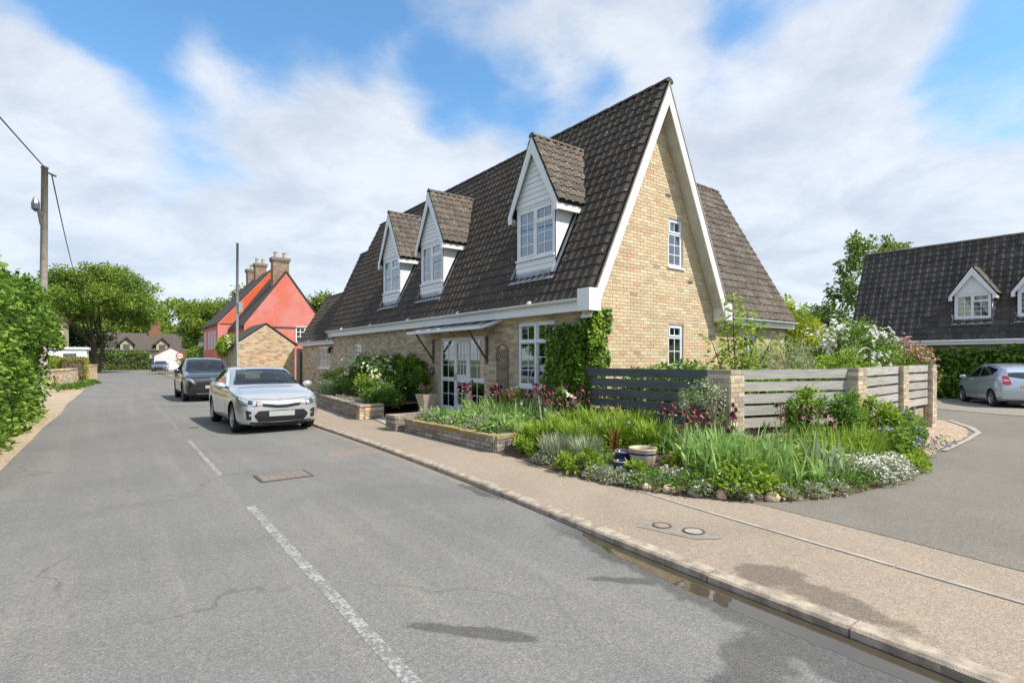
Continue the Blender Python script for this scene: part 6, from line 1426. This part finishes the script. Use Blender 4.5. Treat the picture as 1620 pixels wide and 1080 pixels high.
ivy_patch(ni, (30.3, -3, -.15), (0, 1, 0), (-1, 0, 0), 14.0, 2.4, 9000, .19, 'leaf_ivy', .45, .25, 7)
ivy_patch(ni, (30.32, -3, -.15), (0, 1, 0), (-1, 0, 0), 14.0, 2.25, 4000, .17, 'leaf_dark', .2, .2, 9)
shrub('leafy_shrub', 'bright green bush at the foot of the creeper beside the compact car', 'shrub', (29.2, 8.1, .2), (.6, .9, .42), 1300, .12, 'leaf_lime', K=16, base=(29.2, 8.1, -.16))
for i, (x, y, lab) in enumerate(((28.6, 9.1, 'pale rounded boulder at the driveway edge by the creeper'), (28.4, 8.6, 'buff boulder at the driveway edge nearer the green bush'))): rock(lab, x, y, .2, (.5, .42, .38), 20 + i); bpy.context.scene.collection.objects[-1].location.z -= .22
tree('birch_tree', 'tall airy tree behind the left end of the neighbouring roof', 44.5, 15.0, .0, 11.3, 2.9, 4.4, 5200, .30, 'leaf_birch', .16, 46, seed=5, droop=.4, spread=.20)
for i, (x, y, h, r, lab) in enumerate(((33.5, 14.5, 4.2, 2.0, 'dark rounded tree left of the neighbouring roof verge'), (29.5, 15.0, 4.4, 1.8, 'dark green tree between yellow tree and neighbouring house'), (38.0, 19.5, 5.4, 2.6, 'dark background tree below the tall airy tree'), (24.5, 16, 3.6, 1.5, 'low dark tree beyond the white rose'))):
    tree('garden_tree', lab, x, y, 0, h, r, h * .42, 2600, .22, 'leaf_tree_dark', .12, 26, 'trees behind the neighbouring gardens', seed=30 + i, mat2='leaf_tree')

# ================================================================ SHED, PINK HOUSE, FAR HOUSES
SH = thing('shed', 'small buff brick outbuilding with gable end behind the parked cars', 'shed', (5.0, 30, 0))
q = MB(); q.prism([(5.0, 30, 0), (7.85, 30, 0), (7.85, 30, 2.42), (6.42, 30, 3.45), (5.0, 30, 2.42)], (0, 4, 0)); sw = q.build('wall', 'mortar', SH)
def srow(z0, z1):
    zm = (z0 + z1) / 2; k = max(0, zm - 2.36) / 1.03 * 1.425; return [(5.0 + k, 7.85 - k)] if k < 1.3 else []
lay_bricks(sw, (0, 30, 0), (1, 0, 0), (0, -1, 0), srow, .02, 3.45, BUFF + [(.46, .25, .15)], None, limit=300)
lay_bricks(sw, (5.0, 0, 0), (0, 1, 0), (-1, 0, 0), lambda a, b: [(30, 34)], .02, 2.4, GREYB, None, limit=0)
one('roof', 'slate', SH, lambda s: (s.prism([(4.85, 29.95, 2.36), (6.42, 29.95, 3.50), (6.42, 29.95, 3.555), (4.83, 29.95, 2.41)], (0, 4.15, 0)), s.prism([(8.0, 29.95, 2.36), (6.42, 29.95, 3.50), (6.42, 29.95, 3.555), (8.02, 29.95, 2.41)], (0, 4.15, 0))))
lw = thing('garden_wall', 'brick wall linking the outbuilding to the brick house', 'wall', (7.9, 29.7, 0))
q = MB(); q.box((7.87, 29.62, 0), (8.3, 29.8, 2.2)); lwc = q.build('wall_core', 'mortar', lw); lay_bricks(lwc, (0, 29.62, 0), (1, 0, 0), (0, -1, 0), lambda a, b: [(7.87, 8.1)], .02, 2.2, GREYB, None, limit=0)
box_obj('gate', 'brown_metal', lw, (8.02, 29.52, .02), (8.1, 29.6, 2.0))
shrub('climbing_rose', 'yellow-green climbing rose at the street side of the brick outbuilding', 'shrub', (4.85, 32.0, 2.15), (.45, 1.5, .75), 2600, .13, 'leaf_lime', [('petal_cream', 120, .07, .0)], K=24, base=(4.9, 32, 0))
def cottage_window(parent, O, U, N, wd, ht, cols=2, rows=3):
    F = frame(O, U, N); zs = 1 if Vector(U).cross(Vector(N)).z > 0 else -1
    def bx(s, u0, u1, d0, d1, z0, z1): s.box((u0, d0, min(zs * z0, zs * z1)), (u1, d1, max(zs * z0, zs * z1)), Mx=F)
    f_ = one('window', 'white_paint', parent, lambda s: (bx(s, 0, wd, 0, .05, 0, .08), bx(s, 0, wd, 0, .05, ht - .08, ht), bx(s, 0, .08, 0, .05, .08, ht - .08), bx(s, wd - .08, wd, 0, .05, .08, ht - .08), bx(s, wd / 2 - .06, wd / 2 + .06, 0, .05, .08, ht - .08)))
    one('pane', 'car_glass', f_, lambda s: bx(s, .07, wd - .07, .01, .02, .07, ht - .07))
    def bars(s):
        for h0, h1 in ((.08, wd / 2 - .06), (wd / 2 + .06, wd - .08)):
            for i in range(1, cols): x = h0 + (h1 - h0) * i / cols; bx(s, x - .025, x + .025, .022, .04, .08, ht - .08)
            for i in range(1, rows): z = .08 + (ht - .16) * i / rows; bx(s, h0, h1, .023, .041, z - .025, z + .025)
    one('glazing_bars', 'white_paint', f_, bars)
def chimney(parent, x, y, z0, z1, w_, d_, npot, pot_h=.45):
    q = MB(); q.box((x - w_ / 2, y - d_ / 2, z0), (x + w_ / 2, y + d_ / 2, z1 - .3)); ch = q.build('chimney', 'mortar_dark', parent)
    pal = [(.30, .17, .11), (.34, .21, .14), (.26, .16, .11), (.33, .25, .18)]
    for O, U, N in (((x - w_ / 2, y - d_ / 2, 0), (1, 0, 0), (0, -1, 0)), ((x - w_ / 2, y - d_ / 2, 0), (0, 1, 0), (-1, 0, 0))): lay_bricks(ch, O, U, N, lambda a, b: [(0, w_ if U[0] else d_)], z0, z1 - .3, pal, None, limit=0)
    one('chimney_cap', 'mortar_dark', ch, lambda s: (s.box((x - w_ / 2 - .06, y - d_ / 2 - .06, z1 - .3), (x + w_ / 2 + .06, y + d_ / 2 + .06, z1 - .2)), s.box((x - w_ / 2 - .1, y - d_ / 2 - .1, z1 - .2), (x + w_ / 2 + .1, y + d_ / 2 + .1, z1))))
    for i in range(npot):
        px_ = x + (i - (npot - 1) / 2) * w_ * .55
        one('chimney_pot', 'terracotta_pale', ch, lambda s: s.lathe([(.15, 0), (.13, pot_h * .8), (.16, pot_h * .85), (.16, pot_h), (.10, pot_h), (.10, .1)], (px_, y, z1), 12))
PK = thing('cottage', 'pink rendered cottage with plain gable end and tall brick chimney', 'house', (7.5, 42, 0))
def gabled(parent, x0, x1, y0, y1, ze, zr, wmat, rmat, over=.2, xr=None, wname='wall'):
    xr = xr or (x0 + x1) / 2
    one(wname, wmat, parent, lambda s: s.prism([(x0, y0, 0), (x1, y0, 0), (x1, y0, ze), (xr, y0, zr), (x0, y0, ze)], (0, y1 - y0, 0)))
    sl0 = (zr - ze) / (xr - x0); sl1 = (zr - ze) / (x1 - xr)
    return one('roof', rmat, parent, lambda s: (s.prism([(x0 - over, y0 - .06, ze - over * sl0 + .04), (xr, y0 - .06, zr + .04), (xr, y0 - .06, zr + .18), (x0 - over, y0 - .06, ze - over * sl0 + .16)], (0, y1 - y0 + .1, 0)), s.prism([(x1 + over, y0 - .06, ze - over * sl1 + .04), (xr, y0 - .06, zr + .04), (xr, y0 - .06, zr + .18), (x1 + over, y0 - .06, ze - over * sl1 + .16)], (0, y1 - y0 + .1, 0))))
gabled(PK, 7.5, 13.3, 42, 47.5, 4.15, 8.15, 'pink_render', 'slate', .15)
chimney(PK, 10.15, 42.9, 6.6, 9.35, 1.15, .75, 2)
cottage_window(PK, (12.4, 42, 2.95), (-1, 0, 0), (0, -1, 0), 1.35, 1.2, 2, 3)
one('drip_mould', 'brown_metal', PK, lambda s: s.box((9.3, 41.94, 4.0), (13.25, 42.0, 4.1)))
for y in (43.0, 45.0): cottage_window(PK, (7.5, y, 2.2), (0, 1, 0), (-1, 0, 0), 1.0, 1.3)
one('gutter', 'black_plastic', PK, lambda s: s.tube([(7.28, 41.95, 3.92), (7.28, 47.4, 3.92)], .06, 6))
OR = thing('cottage', 'taller orange-red rendered cottage adjoining the pink one', 'house', (7.0, 47.6, 0))
gabled(OR, 6.6, 14.4, 47.6, 56, 4.5, 9.0, 'pink_render', 'slate', .15)
one('gable_face', 'orange_render', OR, lambda s: s.add([(6.72, 47.53, 4.5), (14.3, 47.53, 4.5), (10.5, 47.53, 8.95)], [(0, 1, 2)]))
chimney(OR, 10.5, 51.5, 8.0, 10.2, .9, .8, 2); chimney(OR, 10.5, 55.2, 8.0, 10.2, .8, .8, 1)
for y in (48.6, 50.2, 51.8, 54.0): cottage_window(OR, (6.6, y, 2.5), (0, 1, 0), (-1, 0, 0), .75, 1.5)
WC = thing('cottage', 'pale rendered cottage with creeper beyond the red cottages', 'house', (7.1, 57.5, 0))
gabled(WC, 7.1, 12.5, 57.5, 64, 3.6, 5.9, 'white_render', 'slate', .2)
ivy_patch(WC, (7.1, 57.6, .1), (0, 1, 0), (-1, 0, 0), 3.0, 2.6, 700, .25, 'leaf_mid', .3, .3, 4, 'creeper')
TCt = thing('cottage', 'far thatched cottage with two small dormers and brick chimney', 'house', (3, 104, 0))
one('wall', 'white_render', TCt, lambda s: s.box((-2.5, 103.5, 0), (11, 109, 3.4)))
one('roof', 'thatch', TCt, lambda s: s.prism([(-3, 103, 3.1), (-3, 106.2, 6.0), (-3, 109.5, 3.1)], (14.5, 0, 0)))
for xc in (1.6, 6.3):
    dd = one('dormer', 'cream_render', TCt, lambda s: s.prism([(xc - .8, 103.1, 3.1), (xc + .8, 103.1, 3.1), (xc + .8, 103.1, 4.1), (xc, 103.1, 4.9), (xc - .8, 103.1, 4.1)], (0, 2, 0)))
    one('dormer_window', 'dark_glaze', dd, lambda s: s.box((xc - .4, 103.04, 3.3), (xc + .4, 103.09, 4.05)))
    one('dormer_roof', 'thatch', dd, lambda s: (s.prism([(xc - 1.05, 102.8, 3.95), (xc, 102.8, 5.05), (xc, 102.8, 5.3), (xc - 1.2, 102.8, 4.1)], (0, 3, 0)), s.prism([(xc + 1.05, 102.8, 3.95), (xc, 102.8, 5.05), (xc, 102.8, 5.3), (xc + 1.2, 102.8, 4.1)], (0, 3, 0))))
one('chimney', 'red_tile', TCt, lambda s: (s.box((4.6, 105.6, 5.3), (6.4, 106.8, 6.4)), s.box((4.9, 105.8, 6.4), (6.1, 106.6, 7.8)), s.box((4.8, 105.7, 7.6), (6.2, 106.7, 7.9))))
LT = thing('outbuilding', 'low white outbuilding with orange tiled roof before the thatched cottage', 'outbuilding', (6, 98, 0))
one('wall', 'white_render', LT, lambda s: s.prism([(5.0, 99, 0), (9.5, 99, 0), (9.5, 99, 2.2), (7.2, 99, 3.5), (5.0, 99, 2.2)], (0, 4, 0)))
one('roof', 'red_tile', LT, lambda s: (s.prism([(4.8, 98.9, 2.15), (7.2, 98.9, 3.55), (7.2, 98.9, 3.7), (4.8, 98.9, 2.3)], (0, 4.2, 0)), s.prism([(9.7, 98.9, 2.15), (7.2, 98.9, 3.55), (7.2, 98.9, 3.7), (9.7, 98.9, 2.3)], (0, 4.2, 0))))
lab = 'far dark car parked beside the white outbuilding'
dec_m['far_car' + lab] = (.62, .99, .84)
car('far_car', lab, (5.2, 88.5, RZ), R(-100), hatch, 'paint_far', (1.30, -1.26), .315, [d for d in hdec if d[0] in ('windscreen', 'side_window', 'headlight', 'lower_grille')])
YH = thing('house', 'cream rendered house half hidden behind the left ivy hedge', 'house', (-3.2, 59, 0))
one('wall', 'cream_render', YH, lambda s: s.box((-12, 59, 0), (-3.45, 66, 5.1)))
one('roof', 'red_tile', YH, lambda s: s.add([(-12.3, 58.7, 5.1), (-3.15, 58.7, 5.1), (-3.15, 66.3, 5.1), (-12.3, 66.3, 5.1), (-9, 62.5, 6.3), (-6.3, 62.5, 6.3)], [(0, 1, 5, 4), (1, 2, 5), (2, 3, 4, 5), (3, 0, 4), (3, 2, 1, 0)]))
PO = thing('porch', 'white flat-roofed porch extension beside the cream house', 'porch', (-5, 56, 0))
one('wall', 'white_render', PO, lambda s: s.box((-9, 55.0, 0), (-1.75, 58.9, 2.45))); one('flat_roof', 'white_paint', PO, lambda s: s.box((-9.1, 54.9, 2.45), (-1.6, 58.95, 2.62)))
for x in (-6.2, -5.2, -3.2): one('window', 'dark_glaze', PO, lambda s: s.box((x, 54.96, 1.3), (x + .8, 55.03, 2.1)))
# left wall, pier, hedges
LW = thing('boundary_wall', 'buff stone boundary wall beside the verge on the left of the road', 'wall', (-2.4, 35, 0))
wall_run(LW, (-3.6, 32.6), (-2.55, 35.2), .0, 1.12, .3, BUFF[:6] + GREYB, 'brick', .34, .12, .09, .6, 'stone_attr', limit=60)
wall_run(LW, (-2.5, 35.25), (-1.75, 41.6), .0, 1.10, .3, BUFF[:6] + GREYB, 'brick', .34, .12, .09, .6, 'stone_attr', limit=200)
BP = thing('boundary_wall', 'short ivy-topped brick wall at the far gateway on the left', 'wall', (-1.3, 47, 0))
wall_run(BP, (-1.7, 45.5), (-1.0, 50.5), .0, 1.25, .35, BUFF[:4] + [(.45, .27, .17)], 'brick', .30, .10, .09, .5, 'stone_attr', limit=60)
def hedge(label, x0, x1, y0, y1, z1, n, L, mat, core='leaf_dark', name='hedge', lump=.18, seed=0, group=None, mat2=None, z0=.0):
    t_ = thing(name, label, 'hedge', ((x0 + x1) / 2, (y0 + y1) / 2, z0), group)
    q = MB(); e = lump * .8; q.box((x0 + e, y0 + e, z0), (x1 - e, y1 - e, z1 - e)); q.build('core', 'bark', t_)
    areas = [(x1 - x0) * (y1 - y0), (y1 - y0) * (z1 - z0), (y1 - y0) * (z1 - z0), (x1 - x0) * (z1 - z0), (x1 - x0) * (z1 - z0)]; P = []; D = []
    for _ in range(n):
        f = random.choices(range(5), areas)[0]; a, b = random.random(), random.random()
        if f == 0: p = Vector((x0 + a * (x1 - x0), y0 + b * (y1 - y0), z1)); nn = Vector((0, 0, 1))
        elif f in (1, 2): p = Vector((x0 if f == 1 else x1, y0 + a * (y1 - y0), z0 + b * (z1 - z0))); nn = Vector((-1 if f == 1 else 1, 0, 0))
        else: p = Vector((x0 + a * (x1 - x0), y0 if f == 3 else y1, z0 + b * (z1 - z0))); nn = Vector((0, -1 if f == 3 else 1, 0))
        k = mnoise.noise(p * 1.1 + Vector((seed, 0, 0))) * 1.3 + mnoise.noise(p * 2.9 + Vector((0, seed, 0))) * .6
        p = p + nn * (lump * k - random.random() * lump * .9); P.append(p); D.append(nn * .6 + Vector((random.gauss(0, .6), random.gauss(0, .6), random.gauss(-.25, .5))))
    P = np.array([tuple(p) for p in P]); D = np.array([tuple(d) for d in D]); h = n if not mat2 else int(n * .7)
    leaf_obj('foliage', mat, t_, P[:h], D[:h], L * rng.uniform(.6, 1.25, h), L * .7)
    if mat2: leaf_obj('foliage', mat2, t_, P[h:], D[h:], L * rng.uniform(.6, 1.25, n - h), L * .7)
    return t_
hedge('tall ivy-covered hedge filling the left edge beside the verge', -3.9, -1.62, 8.0, 20.6, 3.2, 30000, .12, 'leaf_ivy', lump=.32, seed=3, mat2='leaf_mid')
shrub('ivy_mass', 'bulging crown of ivy on top of the left hedge', 'ivy', (-2.15, 18.8, 2.45), (1.05, 4.0, 1.2), 14000, .12, 'leaf_ivy', K=46, spread=.22, shell=.85, base=(-2.4, 17.5, .9), mats2='leaf_mid')
shrub('ivy_mass', 'reddish young leaves sprouting from the top of the left hedge', 'ivy', (-2.5, 13.6, 3.35), (.5, .9, .28), 700, .10, 'leaf_russet', K=14, base=(-2.5, 13.6, 3.0), stem=False)
hedge('clipped yellow-green hedge behind the left stone wall', -4.2, -2.9, 36, 50, 1.75, 7000, .12, 'leaf_hedge', lump=.10, seed=5)
hedge('clipped hedge end turning brown beside the far gateway', -2.7, -1.5, 43.5, 49.5, 1.7, 3500, .12, 'leaf_hedge', lump=.12, seed=6, mat2='leaf_russet')
hedge('dark green far hedge in front of the thatched cottage', -5.5, 4.3, 99.3, 101.5, 2.75, 5200, .28, 'leaf_mid', lump=.35, seed=8)
shrub('small_bush', 'small round bush at the foot of the left stone wall', 'bush', (-2.15, 33.8, .25), (.32, .32, .26), 700, .06, 'leaf_mid', K=14, base=(-2.15, 33.8, 0))
mat_plant('verge_grass', 'green weeds along the foot of the left stone wall', [(-1.9, 36), (-1.75, 38), (-1.6, 40), (-1.5, 41.5), (-1.2, 44)], .01, .5, .3, 2600, .12, 'leaf_mid', cat='grass')
mat_plant('verge_grass', 'tuft of weeds on the sandy verge at the foot of the ivy hedge', [(-1.7, 12), (-1.75, 15), (-1.8, 18), (-1.9, 21)], .01, .2, .12, 700, .08, 'leaf_mid', cat='grass')
# poles, wires, sign
TP = thing('telegraph_pole', 'tall wooden telegraph pole rising behind the left hedge', 'pole', (-2.1, 26.1, 0))
one('pole', 'pole_wood', TP, lambda s: s.tube([(-2.1, 26.1, -.2), (-2.08, 26.1, 4), (-2.05, 26.1, 8.72)], [.135, .118, .10], 14), smooth=True)
one('bracket', 'iron', TP, lambda s: (s.box((-2.2, 26.0, 6.9), (-2.08, 26.2, 7.1)), s.tube([(-2.14, 26.05, 6.6), (-2.24, 26.05, 7.3)], .05, 8), s.tube([(-2.08, 26.02, 6.9), (-2.02, 26.0, 8.6)], .02, 6)))
one('lamp_head', 'dark_glaze', TP, lambda s: s.lathe([(.02, 0), (.12, .1), (.13, .3), (.06, .5), (.01, .55)], (-2.3, 26.05, 7.05), 12))
one('pole_cap', 'iron', TP, lambda s: (s.lathe([(.115, 0), (.115, .06), (.01, .1)], (-2.05, 26.1, 8.70), 12), s.tube([(-2.05, 26.1, 8.6), (-1.72, 26.0, 8.45)], .04, 6)))
def wire(label, a, b, sag):
    a, b = Vector(a), Vector(b); pts = [a.lerp(b, t) - Vector((0, 0, sag * 4 * t * (1 - t))) for t in np.linspace(0, 1, 25)]
    q = MB(); q.tube(pts, .022, 5); tag(q.build('overhead_wire', 'wire'), label, 'wire', 'overhead wires')
wire('black overhead wire running from the wooden pole out of the top left corner', (-2.05, 26.0, 8.72), (-7.2, -16, 9.4), .4)
wire('black overhead wire sloping from the wooden pole towards the big tree', (-1.85, 26.1, 8.5), (-2.6, 66, 8.2), .45)
GP = thing('lamp_column', 'slim grey pole standing behind the dark SUV', 'pole', (4.35, 25.9, 0))
one('pole', 'pole_grey', GP, lambda s: s.tube([(4.35, 25.9, 0), (4.35, 25.9, 3), (4.36, 25.9, 6.75)], [.075, .06, .05], 10), smooth=True)
one('junction_box', 'pole_grey', GP, lambda s: s.box((4.38, 25.78, 3.7), (4.55, 25.98, 4.15)))
RS = thing('road_sign', 'round red-bordered road sign on a grey post near the far bend', 'road sign', (4.6, 54.2, 0))
one('post', 'pole_grey', RS, lambda s: s.tube([(4.6, 54.2, 0), (4.6, 54.2, 2.2)], .04, 8))
RSx = Matrix.Translation((4.6, 54.13, 1.95))
one('sign_face', 'red_sign', RS, lambda s: s.lathe([(.22, 0), (.30, 0), (.31, .02)], (4.6, 54.12, 1.95), 28, 0, None, 'y'))
one('sign_plate', 'white_paint', RS, lambda s: s.lathe([(.001, .004), (.225, .004)], (4.6, 54.12, 1.95), 28, 0, None, 'y'))
one('sign_marks', 'black_plastic', RS, lambda s: (s.box((4.46, 54.115, 1.91), (4.57, 54.122, 1.98)), s.box((4.60, 54.115, 1.91), (4.74, 54.122, 1.98))))
# trees of the background
tree('broad_tree', 'broad spreading green tree at the far end of the road', -1.5, 80.5, 0, 13.2, 7.2, 5.3, 30000, .30, 'leaf_tree', .17, 130, trunks=3, fork=.24, seed=2, spread=.16, shell=.80, mat2='leaf_mid')
tree('leafy_tree', 'bushy light green tree in front of the thatched cottage, right of the road', 8.7, 66.0, 0, 8.6, 3.5, 3.9, 14000, .25, 'leaf_tree', .22, 46, seed=4, spread=.22, mat2='leaf_mid')
tree('leafy_tree', 'lower leafy tree overhanging the bend left of the bushy tree', 9.4, 77.0, 0, 7.0, 3.0, 3.0, 9000, .25, 'leaf_tree', .2, 36, seed=14, spread=.24, mat2='leaf_tree_dark')
tree('dark_tree', 'dark tree rising left of the red cottage roofs', 14.0, 70.0, 0, 11.5, 4.2, 4.8, 7000, .40, 'leaf_tree_dark', .25, 44, seed=6, mat2='leaf_tree')
tree('dark_tree', 'dark conifer tops between the red cottage and brick house', 16.4, 52.5, 0, 9.0, 2.2, 3.8, 5000, .32, 'leaf_tree_dark', .2, 36, seed=7, mat2='leaf_tree')
shrub('roadside_bush', 'yellow-green bush beside the round road sign', 'bush', (6.3, 58.5, 1.5), (1.4, 2.2, 1.7), 2600, .20, 'leaf_lime', K=26, base=(6.3, 58.5, 0))
shrub('roadside_bush', 'low green bush at the foot of the round road sign', 'bush', (5.6, 55.0, .6), (.9, 1.4, .7), 1500, .16, 'leaf_mid', K=20, base=(5.6, 55, 0), mats2='leaf_lime')
shrub('thicket', 'dark green thicket behind the white porch under the broad tree', 'thicket', (-5.5, 88, 3.2), (5.5, 2.5, 3.6), 9000, .34, 'leaf_tree_dark', K=40, base=(-5.5, 88, 0))
rs = random.Random(3)
far = []
for i, (x, y, h, r) in enumerate([(-14, 92, 10, 5), (-24, 98, 12, 6), (-6, 112, 11, 6), (4, 116, 12, 6), (14, 108, 11, 6), (22, 98, 11, 5), (28, 86, 10, 5), (36, 74, 9, 5), (-12, 76, 8, 4), (-20, 80, 9, 5), (46, 62, 9, 5), (56, 50, 9, 5), (60, 36, 8, 5), (62, 26, 8, 5), (64, 16, 8, 5), (-18, 66, 8, 4), (30, 40, 6, 3.4), (42, 30, 7, 4), (-9, 127, 14, 8), (2, 130, 14, 8), (11, 131, 14, 8), (20, 126, 14, 8), (29, 118, 13, 7)]):
    lab = ['rounded background tree beyond the far end of the road', 'background tree beyond the houses on the right'][x > 12]
    if i < 3 or i in (5,):
        o = tree('background_tree', lab, x, y, 0, h, r, h * .42, 5200, .5, ['leaf_tree', 'leaf_tree_dark', 'leaf_tree', 'leaf_tree_dark'][len(far) % 4], .3, 40, 'background trees', seed=50 + i, spread=.24); far.append((o, h, r))
    else:
        s_, h0, r0 = far[i % len(far)]
        o = s_.copy(); C.objects.link(o); o.location = (x, y, 0); o.rotation_euler = (0, 0, rs.uniform(0, 6)); k = h / h0; o.scale = (r / r0, r / r0, k); o['label'] = lab
        for ch in s_.children: c2 = ch.copy(); C.objects.link(c2); c2.parent = o
order_labels('background trees', 'background tree beyond the houses, %s of them', ORD + [w + ' from left' for w in ('nineteenth', 'twentieth', 'twenty-first', 'twenty-second', 'twenty-third')])
# small things on the house front
pl = thing('house_plaque', 'small dark oval house plaque beside the front door', 'plaque', (7.59, 14.0, 1.27))
one('plate', 'dark_glaze', pl, lambda s: s.lathe([(.001, 0), (.12, 0), (.13, .01), (.12, .02)], (0, 0, 0), 20), local=True)
one('plaque_motif', 'white_paint', pl, lambda s: (s.box((-.05, -.04, .021), (.05, -.02, .024)), s.box((-.05, .02, .021), (.05, .04, .024)), s.box((-.01, -.04, .0212), (.01, .04, .0242))), local=True)
pl.rotation_euler = (0, R(-90), 0)
tr_ = thing('wall_trellis', 'brown diamond trellis with arched top on the wall between door and window', 'trellis', (7.58, 10.42, .9))
def trel(s):
    y0, y1, z0, z1 = 10.2, 10.66, .92, 1.85
    for k in range(-8, 14):
        for sg in (1, -1):
            pts = []
            for i in range(41):
                t_ = i / 40; z = z0 + (z1 - z0) * t_; y = y0 + .09 * k + sg * (z - z0) * .62
                if y0 < y < y1: pts.append((7.585 - .006 * sg, y, z))
            if len(pts) > 2: s.tube([pts[0], pts[-1]], .006, 4)
    s.tube([(7.58, y0, z0), (7.58, y0, z1), (7.58, y0 + .10, z1 + .10), (7.58, (y0 + y1) / 2, z1 + .14), (7.58, y1 - .10, z1 + .10), (7.58, y1, z1), (7.58, y1, z0), (7.58, y0, z0)], .012, 5)
one('lattice', 'brown_metal', tr_, trel)
ln_ = thing('wall_lantern', 'small black wall lantern beside the far side door', 'lantern', (8.0, 24.6, 2.0))
one('lantern_body', 'black_plastic', ln_, lambda s: (s.lathe([(.03, -.15), (.06, -.12), (.08, .08), (.02, .15)], (7.98, 24.6, 2.05), 8), s.box((8.0, 24.57, 2.1), (8.09, 24.63, 2.2))))
